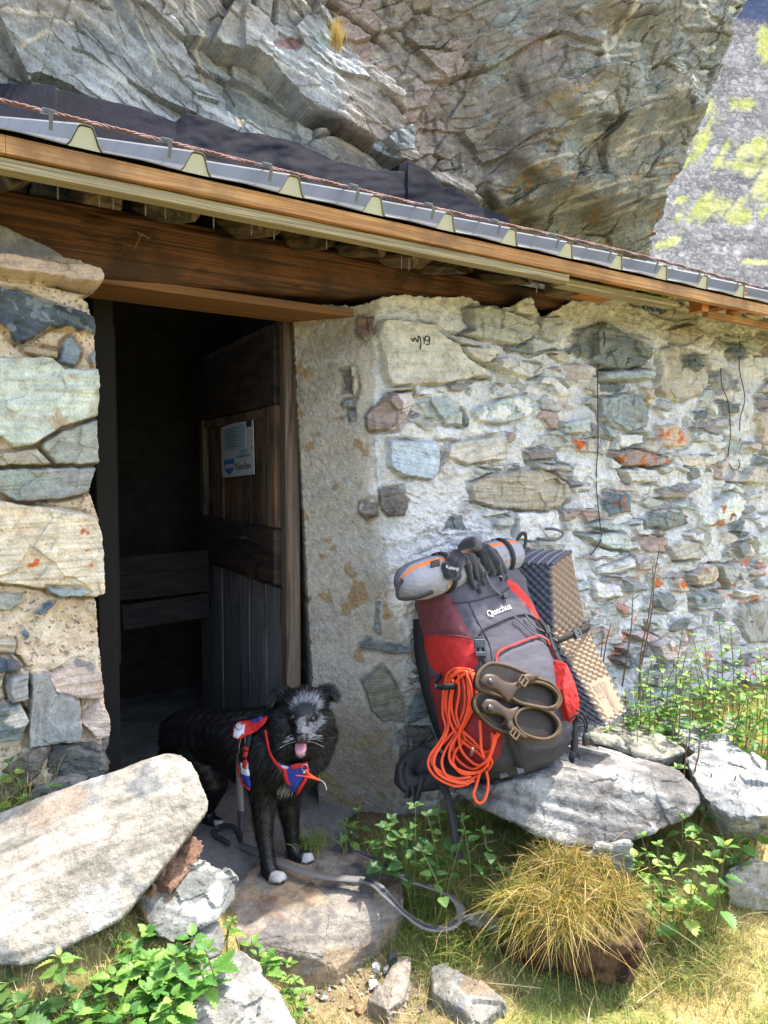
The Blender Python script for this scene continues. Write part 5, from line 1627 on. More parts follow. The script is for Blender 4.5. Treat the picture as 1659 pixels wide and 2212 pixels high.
def sub(Vs, Qs, name, mat, infl=0.0, smooth=True):
    u = np.unique(Qs); rm = -np.ones(len(Vs), np.int64); rm[u] = np.arange(len(u))
    V = Vs[u].copy()
    if infl:
        # inflate towards the panel middle so that the seams sink in
        q = rm[Qs]; e = np.concatenate([q[:, [0, 1]], q[:, [1, 2]], q[:, [2, 3]], q[:, [3, 0]]])
        uk, cnt = np.unique(np.sort(e, 1), axis=0, return_counts=True)
        rim = V[np.unique(uk[cnt == 1])]
        d = np.array([np.min(((rim - v) ** 2).sum(1)) for v in V]) ** .5
        ax = PB0 + PU * ((V - PB0) @ PU)[:, None]
        n = V - ax; n /= np.linalg.norm(n, axis=1)[:, None] + 1e-9
        V += n * (infl * sstep(0, .022, d))[:, None]
    return mesh(name, V, rm[Qs], mat, pack, smooth=smooth)


sub(PV, Qp[own == -1], 'main_bag', M_fg, .002)
sub(PV, Qp[own == 9], 'base_panel', M_fd, .001)
sub(PV, Qp[own == 8], 'back_panel', M_blk)
for k, (nm, m_, pl) in enumerate(panels):
    if (own == k).any(): sub(PV, Qp[own == k], nm, m_, .009 if 'pocket' in nm else .004)
b = MB()
b.add(PV, [(NTT * NS + 1, (NTT - 1) * NS + k, (NTT - 1) * NS + (k + 1) % NS) for k in range(NS)])
mesh('lid_top', PV[(NTT - 1) * NS:NTT * NS], [tuple(range(NS))], M_fg, pack)


def strap(pts, cf, name, mat, width, off=.006, thick=.003, bvh=None, parent=pack, n=7, build=True, fb=None, mb=None):
    s2 = spline([list(cf(*p)) + [0] for p in pts], n)
    P_, N2 = [], []
    last = fb
    for (x, y, _) in s2:
        p, nn2 = cast(bvh or pbvh, np.array(x), np.array(y), off, last)
        if p is None: continue
        last = np.linalg.norm(p - _C); P_.append(p); N2.append(nn2)
    if len(P_) < 3: return None
    P_ = np.array(P_); N2 = np.array(N2)
    for _ in range(3):
        P_[1:-1] = (P_[:-2] + P_[1:-1] * 2 + P_[2:]) / 4; N2[1:-1] = (N2[:-2] + N2[1:-1] * 2 + N2[2:]) / 4
    m = mb or MB(); m.ribbon(P_, N2, width, thick)
    return m.build(name, mat, parent, True) if build else m


def cord(pts, cf, name, mat, r, off=.008, bvh=None, parent=pack, n=7, fb=None, closed=False):
    s2 = spline([list(cf(*p)) + [0] for p in pts], n, closed)
    P_ = []; last = fb
    for (x, y, _) in s2:
        p, nn2 = cast(bvh or pbvh, np.array(x), np.array(y), off, last)
        if p is None: continue
        last = np.linalg.norm(p - _C); P_.append(p)
    if len(P_) < 3: return None
    P_ = np.array(P_)
    for _ in range(3): P_[1:-1] = (P_[:-2] + P_[1:-1] * 2 + P_[2:]) / 4
    b = MB(); b.tube(P_, r, 7); return b.build(name, mat, parent, True)


M_rpipe = fabric('red_piping', L('#cc3a34', .85))
cord([(575, 742), (580, 700), (610, 675), (680, 645), (760, 615), (800, 605), (840, 640), (880, 720), (915, 800), (935, 900), (950, 1020)], c6, 'piping', M_rpipe, .004, .010)
cord([(360, 432), (440, 425), (520, 405), (600, 382), (650, 350)], c6, 'seam', M_fd, .003, .003)
cord([(300, 592), (380, 602), (455, 618)], c6, 'seam', M_mar, .003, .006)
cord([(490, 600), (510, 570), (560, 545), (640, 512), (720, 492), (780, 515), (835, 575)], c6, 'lid_hem', M_blk, .003, .006)
cord([(440, 430), (480, 520), (545, 640), (560, 740)], c6, 'seam', M_fd, .0015, .003)
M_cordw = plain('speckled_cord', L('#5c5c5c'), rough=.7, var=.8, scale=300)
cord([(665, 508), (700, 540), (745, 585), (800, 615), (860, 650), (905, 720), (940, 760), (965, 800)], c6, 'elastic_cord', M_cordw, .0028, .013)
cord([(720, 500), (770, 560), (850, 600), (910, 640), (915, 700)], c6, 'elastic_cord', M_cordw, .0028, .013)
strap([(480, 610), (492, 660), (510, 720), (560, 820), (590, 920), (625, 1030), (655, 1140), (690, 1230), (705, 1285)], c6, 'compression_strap', M_blk, .026, .016)
strap([(780, 520), (830, 590), (868, 690), (915, 800), (945, 900), (975, 990), (985, 1060), (988, 1130), (985, 1210)], c6, 'compression_strap', M_blk, .024, .016, fb=2.42)
strap([(985, 1205), (975, 1235), (990, 1250)], c6, 'strap_end', M_blk, .022, .016, fb=2.5)


def buckle(cf, ctr, tip, w_, l_, name='buckle', off=.02, bvh=None, parent=pack, Y=None):
    """side-release buckle lying on the surface, long axis towards tip"""
    p, n = cast(bvh or pbvh, *map(np.array, cf(*ctr)), off, 2.42)
    q, _ = cast(bvh or pbvh, *map(np.array, cf(*tip)), off, 2.42)
    ax = q - p; ax -= n * (ax @ n); ax /= np.linalg.norm(ax); sx = np.cross(n, ax)
    b = MB()
    b.box(p - ax * l_ * .24, sx, ax, n, w_ / 2, l_ * .24, .005, .002)
    b.box(p + ax * l_ * .34, sx, ax, n, w_ / 2 * .95, l_ * .13, .0045, .002)
    for s_ in (-1, 1):
        b.box(p + ax * l_ * .12 + sx * s_ * w_ * .40, sx, ax, n, w_ * .09, l_ * .13, .0045, .0015)
    b.box(p + ax * l_ * .12, sx, ax, n, w_ * .12, l_ * .13, .003, .001)
    return b.build(name, M_bpl, parent)


buckle(c6, (492, 672), (500, 730), .036, .058)
buckle(c6, (822, 572), (850, 610), .026, .036, off=.016)
b = MB(); p, n = cast(pbvh, *map(np.array, c6(690, 1265)), .016); b.box(p, PWd, PU, n, .013, .016, .003, .001); b.build('slider', M_bpl, pack)
b = MB(); p, n = cast(pbvh, *map(np.array, c6(620, 1310)), .006)
if p is not None: b.box(p, PWd, PU, n, .016, .008, .002, .001); b.build('base_loop', M_bpl, pack)
# lettering along the lid


def surf_text(s, cf, a, z, size, mat, name, bvh, parent, off=.004, space=1.0, flip=False):
    V, Fc = text_mesh(s, size, .0004, space=space)
    A_ = np.array(cf(*a)); Z_ = np.array(cf(*z)); mid = (A_ + Z_) / 2
    p0, n0 = cast(bvh, A_[0], A_[1], off); p1, n1 = cast(bvh, Z_[0], Z_[1], off); pm, nm = cast(bvh, mid[0], mid[1], off)
    ax = p1 - p0; L_ = np.linalg.norm(ax); ax /= L_
    w_ = V[:, 0].max() - V[:, 0].min(); k = L_ / w_; V = V * k
    up = np.cross(nm, ax); up /= np.linalg.norm(up)
    out_ = []
    for v in V:
        q = pm + ax * v[0] + up * v[1]
        h = bvh.find_nearest(Vector(q)); nn2 = np.array(h[1]); nn2 = nn2 if nn2 @ nm > 0 else -nn2
        out_.append(np.array(h[0]) + nm * (off + v[2] * 1.0))
    return mesh(name, np.array(out_), Fc, mat, parent, smooth=False)


M_print = plain('white_print', L('#d8d4d6'), rough=.6, var=.05)
surf_text('Quechua', c6, (530, 492), (650, 447), .03, M_print, 'lettering', pbvh, pack, .006)
# red bag in the right side pocket, pull cord
rp = [(945, 735, 2.43), (962, 770, 2.42), (990, 850, 2.40), (1012, 930, 2.39), (1015, 1000, 2.39), (998, 1012, 2.38), (975, 1045, 2.37), (960, 1048, 2.37), (942, 960, 2.36), (930, 890, 2.37)]
pts = [atY(*c6(x, y), Y) for x, y, Y in rp]; pts += [p + np.array([-.03, .045, 0]) for p in pts]
V, Nv, Q = rockify(pts, .004, .006, 61, smooth=5, fscale=16, fw=.3)
mesh('side_pocket', V, Q, M_red, pack)
b = MB(); pc = [atY(*c6(x, y), 2.33) for x, y in ((995, 985), (1030, 1000), (1052, 1050), (1050, 1110), (1045, 1160))]
b.tube(spline(pc, 8), .0035, 7); b.tube(spline([atY(*c6(x, y), 2.325) for x, y in ((960, 1040), (1000, 1010), (1035, 1040), (1045, 1110))], 8), .003, 7); b.build('pull_cord', M_blk, pack, True)
b = MB(); b.tube([atY(*c6(1046, 1105), 2.32), atY(*c6(1046, 1130), 2.32), atY(*c6(1040, 1168), 2.32)], [.008, .011, .008], 10); b.build('cord_lock', M_bpl, pack, True)
# back straps and hip belt on the wall side
b = MB(); b.ribbon(spline([pk(-.15, -.12, .56), pk(-.172, -.13, .44), pk(-.178, -.13, .30), pk(-.17, -.12, .16), pk(-.15, -.10, .06)], 8), -PWd * .8 + PF * .3, .05, .012); b.build('shoulder_strap', M_blk, pack, True)
b = MB()
hb = [(330, 1290, 2.44), (270, 1240, 2.46), (200, 1210, 2.47), (140, 1235, 2.45), (105, 1290, 2.42), (100, 1350, 2.40), (140, 1380, 2.39), (220, 1360, 2.40), (300, 1340, 2.42)]
for k in range(len(hb) - 1):
    for t in np.linspace(0, 1, 5):
        x = [hb[k][m] * (1 - t) + hb[k + 1][m] * t for m in range(3)]
        b.sphere(atY(*c6(x[0], x[1]), x[2]), (.030, .022, .032), 2)
b.sphere(atY(*c6(200, 1300), 2.46), (.075, .03, .05), 2); b.sphere(atY(*c6(290, 1320), 2.44), (.07, .04, .045), 2)
V, Nv, Q = remesh(b.bm(), .006, 14); V = V + Nv * (.007 * fbm(V * 14, 3, 6) + .003 * np.abs(fbm(V * 30, 2, 7)))[:, None]
mesh('hip_belt', V, Q, M_blk, pack)
b = MB(); b.ribbon(spline([atY(*c6(x, y), Y) for x, y, Y in ((300, 1370, 2.36), (325, 1420, 2.34), (345, 1500, 2.31), (360, 1580, 2.28), (370, 1660, 2.25), (385, 1720, 2.22), (392, 1775, 2.2))], 8), Mm, .028, .003)
b.ribbon(spline([atY(*c6(x, y), Y) for x, y, Y in ((150, 1380, 2.37), (165, 1450, 2.36), (185, 1390, 2.36), (200, 1330, 2.37))], 8), Mm, .02, .003)
b.build('hip_strap', M_blk, pack, True)
b = MB(); b.ribbon(spline([atY(*c6(x, y), Y) for x, y, Y in ((105, 1250, 2.40), (88, 1300, 2.38), (100, 1370, 2.37), (125, 1400, 2.37), (120, 1440, 2.37))], 8), Mm, .022, .003); b.build('hip_strap', M_blk, pack, True)

# ------------------------------------------------------------------ orange cord hank
M_orange = fabric('orange_rope', L('#f0552e', .95), rough=.6, weave=1600, var=.08)
ropes = [[(450, 790), (380, 770), (330, 800), (310, 880), (305, 1000), (320, 1080), (290, 1150), (240, 1220), (232, 1280), (280, 1340), (380, 1380), (470, 1350)],
         [(470, 800), (400, 785), (345, 830), (325, 920), (330, 1020), (370, 1100), (320, 1190), (300, 1260), (330, 1330), (420, 1360), (500, 1310)],
         [(480, 810), (420, 800), (370, 850), (350, 950), (370, 1050), (420, 1130), (370, 1200), (360, 1260), (400, 1310), (480, 1310), (540, 1270)],
         [(440, 770), (470, 850), (480, 920), (450, 1000), (400, 1090), (350, 1170), (340, 1240), (380, 1290), (450, 1310), (520, 1290), (560, 1200), (590, 1100)],
         [(420, 780), (450, 860), (455, 950), (420, 1030), (390, 1110), (400, 1190), (450, 1250), (500, 1270), (550, 1220), (575, 1110)],
         [(400, 790), (420, 880), (415, 980), (380, 1070), (330, 1130), (270, 1200), (250, 1260), (300, 1310), (380, 1340), (450, 1330)],
         [(385, 800), (390, 900), (375, 1000), (400, 1080), (460, 1140), (520, 1200), (560, 1180), (560, 1100)],
         [(500, 1300), (480, 1370), (465, 1420), (480, 1460), (505, 1465), (530, 1430), (540, 1360), (530, 1300)],
         [(360, 830), (340, 950), (345, 1050), (400, 1140), (480, 1200), (540, 1240), (570, 1150), (600, 1105)],
         [(498, 1040), (500, 1090), (502, 1140), (505, 1190), (520, 1230)], [(350, 800), (320, 860), (315, 960), (350, 1060), (440, 1150), (510, 1200), (560, 1250), (530, 1310)],
         [(465, 785), (410, 772), (352, 805), (330, 880), (318, 960), (335, 1060), (310, 1140), (262, 1230), (270, 1300), (340, 1350), (440, 1370)],
         [(430, 785), (437, 870), (438, 960), (412, 1050), (372, 1130), (362, 1200), (400, 1260), (470, 1290), (540, 1230), (580, 1120)]]
b = MB(); rs_ = np.random.RandomState(4)
dist0 = np.linalg.norm(cast(pbvh, *map(np.array, c6(420, 1000)))[0] - _C)
for k, rp in enumerate(ropes):
    s2 = spline([list(c6(*p)) + [0] for p in rp], 8); Pq = []
    for m, (x, y, _) in enumerate(s2):
        d = ray(np.array(x), np.array(y)); d /= np.linalg.norm(d)
        h = pbvh.ray_cast(Vector(_C), Vector(d))
        dd = h[3] if h[0] is not None else dist0 + .02
        dd = min(dd, dist0 + .06) if y > c6(0, 1000)[1] else dd
        Pq.append([x, y, dd])
    Pq = np.array(Pq)
    for _ in range(25): Pq[1:-1, 2] = (Pq[:-2, 2] + Pq[2:, 2]) / 2
    off = .014 + .0075 * (k % 5) + .003 * np.sin(np.linspace(0, 6, len(Pq)) + k)
    pts = np.array([_C + ray(x, y) / np.linalg.norm(ray(x, y)) * (dd - o) for (x, y, dd), o in zip(Pq, off)])
    b.tube(pts, .0046, 8)
hank = thing('rope_hank', 'bright orange cord hank hanging on the left side of the backpack', 'rope', cast(pbvh, *map(np.array, c6(400, 1000)), .03)[0])
b.build('cord', M_orange, hank, True)
b = MB(); b.tube([cast(pbvh, *map(np.array, c6(502, y)), .05)[0] for y in (1140, 1165, 1190)], .0055, 8); b.build('cord_end', plain('steel_ferrule', L('#9a8f88'), rough=.4, metal=.7), hank, True)
b = MB(); b.ribbon(spline([cast(pbvh, *map(np.array, c6(x, y)), o)[0] for x, y, o in ((310, 800, .012), (318, 830, .05), (350, 845, .06), (385, 850, .05), (395, 858, .02))], 6), Mm, .02, .003); b.build('fastening_strap', M_blk, hank, True)

# ------------------------------------------------------------------ sandals strapped to the pack front
M_foot = fabric('footbed', L('#2a1d13', .6), rough=.6, var=.3); M_leather = plain('oiled_leather', L('#46301d', .65), rough=.5, spec=.4, var=.3, scale=40, bmp=.2); M_suede = fabric('suede_rim', L('#58462f', .75), var=.2)
pc0, pn0 = cast(pbvh, *map(np.array, c6(700, 950)), 0)
sn = pn0 * .6 + PF * .5 + Zz * .12; sn /= np.linalg.norm(sn)


def onpl(cf, x, y, off):
    d = ray(*map(np.array, cf(x, y))); return _C + d * (((pc0 + sn * off - _C) @ sn) / (d @ sn))


def plate(mb, pts, n, thick):
    m = len(pts); V = [p + n * thick for p in pts] + list(pts)
    cen = sum(pts) / m
    V += [cen + n * thick, cen]
    Fq = [(m * 2, k, (k + 1) % m) for k in range(m)] + [(m * 2 + 1, m + (k + 1) % m, m + k) for k in range(m)] + [(k, m + k, m + (k + 1) % m, (k + 1) % m) for k in range(m)]
    mb.add(V, Fq)


def bandshape(mb, top, bot, n, thick, dome=0.0):
    """strap between two edge polylines, gently domed"""
    A_ = spline(top, 6); B_ = spline(bot, 6); m = min(len(A_), len(B_)); A_ = A_[:m]; B_ = B_[:m]; K = 7
    V = []
    for side in (1, 0):
        for k in range(m):
            for j in range(K):
                u = j / (K - 1)
                V.append(A_[k] * (1 - u) + B_[k] * u + n * (thick * side + dome * math.sin(math.pi * k / (m - 1)) + .004 * math.sin(math.pi * u)))
    Fq = []
    o_ = m * K
    for k in range(m - 1):
        for j in range(K - 1):
            a = k * K + j; Fq.append((a, a + K, a + K + 1, a + 1)); Fq.append((o_ + a, o_ + a + 1, o_ + a + K + 1, o_ + a + K))
        a = k * K; Fq.append((a, o_ + a, o_ + a + K, a + K)); a = k * K + K - 1; Fq.append((a, a + K, o_ + a + K, o_ + a))
    for k in (0, m - 1):
        for j in range(K - 1):
            a = k * K + j; Fq.append((a, a + 1, o_ + a + 1, o_ + a) if k == 0 else (a, o_ + a, o_ + a + 1, a + 1))
    mb.add(V, Fq)


def sandal(lab, outl, heel, base, strapA, strapB, crossA, crossB, riv, buck, shade):
    op = [onpl(c6, x, y, base) for x, y in outl]
    root = thing('sandal', lab, 'sandal', sum(op) / len(op), 'sandals hung on the backpack')
    oc = spline(op, 6, True)
    b = MB(); plate(b, list(oc), sn, .018); b.build('footbed', M_foot, root, False)
    b = MB(); cen = oc.mean(0); b.tube(cen + (oc - cen) * .985 + sn * .016, .0055, 7, closed=True); b.build('sole_rim', M_suede, root, True)
    hp = [onpl(c6, x, y, base + .022) for x, y in heel]; hc = spline(hp, 6, True)
    b = MB(); b.tube(hc + sn * .012, .0052, 7, closed=True)
    m = len(hc); lo = hc - sn * .008
    b.add(list(hc + sn * .012) + list(lo), [(k, (k + 1) % m, m + (k + 1) % m, m + k) for k in range(m)] + [((k + 1) % m, k, m + k, m + (k + 1) % m) for k in range(0)])
    b.build('heel_cup', M_suede, root, True)
    b = MB(); bandshape(b, [onpl(c6, x, y, base + .03) for x, y in strapA], [onpl(c6, x, y, base + .03) for x, y in strapB], sn, .004, .010); b.build('thong_strap', M_leather, root, True)
    b = MB(); bandshape(b, [onpl(c6, x, y, base + .034) for x, y in crossA], [onpl(c6, x, y, base + .034) for x, y in crossB], sn, .004, .006); b.build('cross_strap', M_leather, root, True)
    b = MB(); rc = onpl(c6, *riv, base + .042); b.tube([rc, rc + sn * .006], [.011, .009], 14); b.build('toe_rivet', M_bpl, root, True)
    bc = onpl(c6, *buck, base + .046); ax = PWd * .7 + PU * .5; ax -= sn * (ax @ sn); ax /= np.linalg.norm(ax); ay = np.cross(sn, ax)
    b = MB()
    for s_ in (-1, 1): b.box(bc + ax * .013 * s_, ax, ay, sn, .0022, .015, .0022); b.box(bc + ay * .013 * s_, ax, ay, sn, .015, .0022, .0022)
    b.tube([bc - ax * .013, bc + ax * .013], .0018, 6)
    b.build('buckle', M_brass, root)
    return root


M_brass = plain('dull_brass', L('#6b5a3c'), rough=.4, metal=.6)
sandal('upper brown leather thong sandal strapped to the backpack front', [(462, 860), (470, 800), (510, 757), (560, 746), (640, 765), (720, 800), (790, 828), (850, 850), (893, 900), (900, 950), (868, 985), (800, 975), (720, 960), (640, 945), (560, 912), (490, 890)],
       [(648, 915), (690, 865), (760, 842), (840, 862), (888, 910), (882, 960), (830, 978), (750, 965), (690, 948)], .026,
       [(492, 832), (515, 803), (560, 805), (610, 838), (660, 846), (705, 832)], [(505, 858), (530, 872), (570, 888), (610, 925), (640, 945), (690, 880)],
       [(690, 825), (720, 803), (760, 798), (800, 806)], [(712, 862), (738, 848), (765, 838), (790, 818)], (550, 838), (722, 832), 0)
sandal('lower brown leather thong sandal strapped to the backpack front', [(450, 945), (470, 907), (520, 900), (590, 920), (680, 955), (760, 972), (830, 992), (888, 1040), (898, 1090), (868, 1130), (800, 1142), (730, 1130), (660, 1105), (600, 1098), (540, 1070), (490, 1025), (458, 985)],
       [(666, 1030), (700, 985), (770, 972), (850, 1002), (892, 1055), (882, 1108), (825, 1138), (745, 1125), (690, 1090)], .022,
       [(498, 962), (520, 932), (565, 938), (610, 970), (650, 980), (700, 962)], [(510, 990), (540, 1005), (580, 1012), (615, 1030), (640, 1075), (670, 1010)],
       [(625, 1050), (640, 1085), (670, 1110), (720, 1140)], [(660, 1030), (665, 1065), (695, 1095), (740, 1125)], (548, 975), (678, 1105), 0)

# ------------------------------------------------------------------ tent bag across the top
TA = onD(*c6(132, 322), 1.93); TB = onD(*c6(655, 178), 1.97)
tax = TB - TA; tl = np.linalg.norm(tax); tax /= tl
tup = Zz - tax * (Zz @ tax); tup /= np.linalg.norm(tup); tfr = np.cross(tax, tup); tfr = tfr if tfr @ Mm > 0 else -tfr
M_bagv = fabric('tent_bag_fabric', (1, 1, 1), rough=.55, weave=1200, var=.06, attr=True)
nu, nv = 150, 110
U = np.linspace(0, 1, nu); A_ = np.linspace(0, 2 * math.pi, nv, endpoint=False)
UU, AA = np.meshgrid(U, A_, indexing='ij')
s_ = (UU - .5) * (tl + .10)
rad = .062 * np.minimum(1, (1 - np.abs(2 * UU - 1) ** 7)) ** .5 * (1 - .06 * np.exp(-((UU - .30) / .03) ** 2) - .07 * np.exp(-((UU - .80) / .03) ** 2) - .10 * np.exp(-((UU - .55) / .12) ** 2))
Pt = (TA + TB) / 2 + s_[..., None] * tax + (rad * np.cos(AA) * 1.1)[..., None] * tup * .95 + (rad * np.sin(AA))[..., None] * tfr
nr = np.cos(AA)[..., None] * tup + np.sin(AA)[..., None] * tfr
wr = .004 * fbm(Pt * np.array([16, 16, 16]), 4, 401) + .0035 * np.abs(fbm(np.stack([UU * 9, np.cos(AA) * 3, np.sin(AA) * 3], -1), 3, 402)) + .002 * np.abs(fbm(np.stack([UU * 40, AA * .8, AA * 0], -1), 2, 403))
Pt = Pt + nr * wr[..., None]
ct = np.tile(L('#8f8f96', .85), (nu, nv, 1))
ct = mix(ct, L('#6d6d74', .85), ((AA > 4.3) | (AA < .25)) * 1.0)
ct = mix(ct, L('#e0752c', .9), ((AA > .42) & (AA < .66)) * 1.0)
i_ = np.arange(nu * nv).reshape(nu, nv); j_ = np.roll(i_, -1, 1)
Qt = np.stack([i_[:-1], i_[1:], j_[1:], j_[:-1]], -1).reshape(-1, 4)
TV = np.concatenate([Pt.reshape(-1, 3), [Pt[0].mean(0), Pt[-1].mean(0)]])
Ft = [tuple(q) for q in Qt] + [(nu * nv, i_[0, k], i_[0, (k + 1) % nv]) for k in range(nv)] + [(nu * nv + 1, i_[-1, (k + 1) % nv], i_[-1, k]) for k in range(nv)]
tent = thing('tent_bag', 'grey rolled tent bag with orange stripe strapped on the backpack lid', 'tent bag', (TA + TB) / 2)
mesh('bag', TV, Ft, M_bagv, tent, col=np.concatenate([ct.reshape(-1, 3), ct[0, :1], ct[0, :1]]))
tbvh = BVHTree.FromPolygons([tuple(v) for v in TV], Ft)
for u in (.33, .82):
    b = MB(); k = int(u * nu); ringp = Pt[k] + nr[k] * .003
    ringp = np.concatenate([ringp, ringp[:1]]); b.ribbon(ringp, np.concatenate([nr[k], nr[k, :1]]), .018, .003); b.build('compression_strap', M_blk, tent, True)
b = MB()
hp = [TA - tax * .045 + tup * .02 + tfr * .02, TA - tax * .075 + tfr * .03, TA - tax * .075 - tup * .03 + tfr * .035, TA - tax * .03 - tup * .035 + tfr * .06, TA + tax * .035 - tup * .03 + tfr * .066]
b.ribbon(spline(hp, 8), tfr, .012, .003); b.build('end_handle', M_blk, tent, True)
b = MB(); hp = [TB + tax * .035 + tup * .04, TB + tax * .062 + tup * .062, TB + tax * .085 + tup * .055, TB + tax * .078 + tup * .02, TB + tax * .05 - tup * .0]
b.ribbon(spline(hp, 8), tfr, .014, .003); b.build('end_handle', M_blk, tent, True)
p, n = cast(tbvh, *map(np.array, c6(262, 232)), .006)
b = MB(); b.box(p, tax, tup, n, .018, .011, .004, .002); b.build('buckle', M_bpl, tent)
for (x, y) in ((330, 340), (632, 180), (636, 215)):
    p, n = cast(tbvh, *map(np.array, c6(x, y)), .005, 2.5); b = MB(); b.box(p, tax, tup, n, .003, .004, .0006); b.build('stitch_mark', fabric('orange_tab', L('#e0752c')), tent)

# ------------------------------------------------------------------ gloves lying over the bag
M_fleece = fabric('dark_fleece', L('#2b2b30', .95), rough=.95, weave=500, var=.2, sheen=.25)


def glove(lab, chains, seed, group='fleece gloves on the tent bag'):
    b = MB()
    cs = []
    for ch in chains:
        pp = []
        for (x, y, r) in ch:
            p, n = cast(tbvh, *map(np.array, c6(x, y)), r * .55)
            if p is None:
                p, n = cast(pbvh, *map(np.array, c6(x, y)), r * .6, 2.46)
            pp.append((p, n, r))
        for k in range(len(pp) - 1):
            for t in np.linspace(0, 1, 7):
                b.sphere(pp[k][0] * (1 - t) + pp[k + 1][0] * t, pp[k][2] * (1 - t) + pp[k + 1][2] * t, 2)
        cs += [q[0] for q in pp]
    V, Nv, Q = remesh(b.bm(), .0035, 2)
    V = V + Nv * (.004 * fbm(V * 26, 4, seed) + .0015 * np.abs(fbm(V * 70, 2, seed + 1)))[:, None]
    root = thing('glove', lab, 'glove', sum(cs) / len(cs), group)
    mesh('knit', V, Q, M_fleece, root)
    gb = BVHTree.FromPolygons([tuple(v) for v in V], [tuple(q) for q in Q])
    return root, gb


g1, gb1 = glove('left fleece glove with white lettering on its cuff', [[(335, 275, .020), (345, 225, .022), (365, 190, .020), (400, 215, .018)], [(310, 240, .014), (320, 285, .016), (370, 290, .016)], [(385, 215, .018), (360, 250, .024), (345, 275, .022)],
                [(400, 210, .017), (425, 240, .012), (440, 300, .011), (462, 350, .010)], [(420, 205, .017), (455, 240, .012), (475, 310, .011), (492, 372, .0095)], [(430, 200, .016), (475, 235, .012), (500, 290, .011), (512, 330, .0095)], [(405, 200, .014), (440, 200, .012), (480, 210, .0095)]], 501)
g2, gb2 = glove('right fleece glove with a metal clip hanging from its finger', [[(425, 125, .018), (455, 115, .020), (480, 150, .020), (520, 165, .022)], [(500, 160, .022), (540, 185, .020), (570, 220, .017), (590, 270, .013), (605, 310, .011)],
                [(520, 170, .020), (560, 180, .017), (595, 220, .014), (620, 270, .012), (628, 305, .010)], [(505, 180, .018), (530, 220, .014), (555, 265, .012), (575, 300, .010)], [(400, 140, .014), (430, 115, .016)], [(490, 170, .02), (515, 220, .013), (535, 250, .010)]], 503)
try:
    surf_text('Kalenji', c6, (322, 242), (388, 256), .02, M_print, 'lettering', gb1, g1, .002)
except Exception as ex_:
    print('glove text', ex_)
b = MB(); rg = [cast(tbvh, *map(np.array, c6(x, y)), .03, 2.45)[0] for x, y in ((590, 300), (600, 325), (615, 322), (616, 300), (604, 292))]
b.tube(spline(rg, 6, True), .0022, 6, closed=True); b.build('clip', M_clip, g2, True)
cord([(508, 230), (515, 280), (540, 340), (575, 380), (608, 400)], c6, 'drawcord', M_cordw, .0025, .012, parent=pack, fb=2.42)
cord([(500, 235), (525, 300), (560, 360), (600, 395)], c6, 'drawcord', M_cordw, .0025, .012, parent=pack, fb=2.42)
p, n = cast(pbvh, *map(np.array, c6(616, 402)), .012, 2.42)
b = MB(); b.box(p, PWd, PU, n, .009, .007, .006, .002); b.build('cord_lock', M_bpl, pack)

# ------------------------------------------------------------------ folded foam mat
M_tan = fabric('tan_foam', L('#a08a72', .75), rough=.8, weave=600, var=.05); M_gfoam = fabric('grey_foam', L('#55555e', .8), rough=.75, weave=600, var=.06); M_gedge = fabric('foam_edge', L('#77777f', .9), var=.06)
mc = {k: atY(*c6(x, y), Y) for k, (x, y, Y) in dict(tl=(866, 236, 2.73), tr=(968, 166, 2.85), bl=(882, 592, 2.65), br=(1048, 556, 2.77), el=(1152, 1066, 2.49), er=(1256, 992, 2.60), dl=(676, 228, 2.79)).items()}
dvec = mc['dl'] - mc['tl']; dvec2 = dvec * 1.02
mat_ = thing('foam_mat', 'folded egg-crate foam sleeping mat, tan outside, behind the backpack', 'sleeping mat', (mc['el'] + mc['er']) / 2 + dvec * .5)


def bumpy(name, A0, B0, A1, B1, A2, B2, mat, nx, ny, amp, per_x, per_y, flip=False, hole=None, nsign=1):
    """strip A->B wide, running 0->1->2 long, egg-crate relief"""
    us = np.linspace(0, 1, nx); vs = np.linspace(0, 1, ny)
    l1 = np.linalg.norm(A1 - A0); l2 = np.linalg.norm(A2 - A1); f = l1 / (l1 + l2)
    V = np.zeros((ny, nx, 3))
    for j, v in enumerate(vs):
        def at(q0, q1, q2):
            s = sstep(f - .05, f + .05, v)
            return (q0 + (q1 - q0) * (v / f)) * (1 - s) + (q1 + (q2 - q1) * ((v - f) / (1 - f))) * s
        a = at(A0, A1, A2); b_ = at(B0, B1, B2)
        V[j] = a[None] + (b_ - a)[None] * us[:, None]
    du = np.gradient(V, axis=1); dv_ = np.gradient(V, axis=0); N2 = np.cross(dv_, du); N2 /= np.linalg.norm(N2, axis=-1)[..., None]
    if ((V - _C) * N2).sum(-1).mean() > 0: N2 = -N2
    U2, V2 = np.meshgrid(us, vs)
    h = np.sin(U2 * per_x * math.pi) * np.sin(V2 * per_y * math.pi)
    h = np.sign(h) * np.abs(h) ** .8
    if hole is not None:
        m = hole(U2, V2); h = h * (1 - m) + .55 * m
    V = V + N2 * (amp * h)[..., None]
    Vb = V - N2 * .012
    q = grid_faces(ny, nx)
    P_, F_, us_, rv_ = sheet(V, np.ones((ny, nx), bool), np.zeros(3))
    P_[len(us_):] = Vb.reshape(-1, 3)[us_[rv_]]
    o = mesh(name, P_, F_, mat, mat_)
    return V, N2


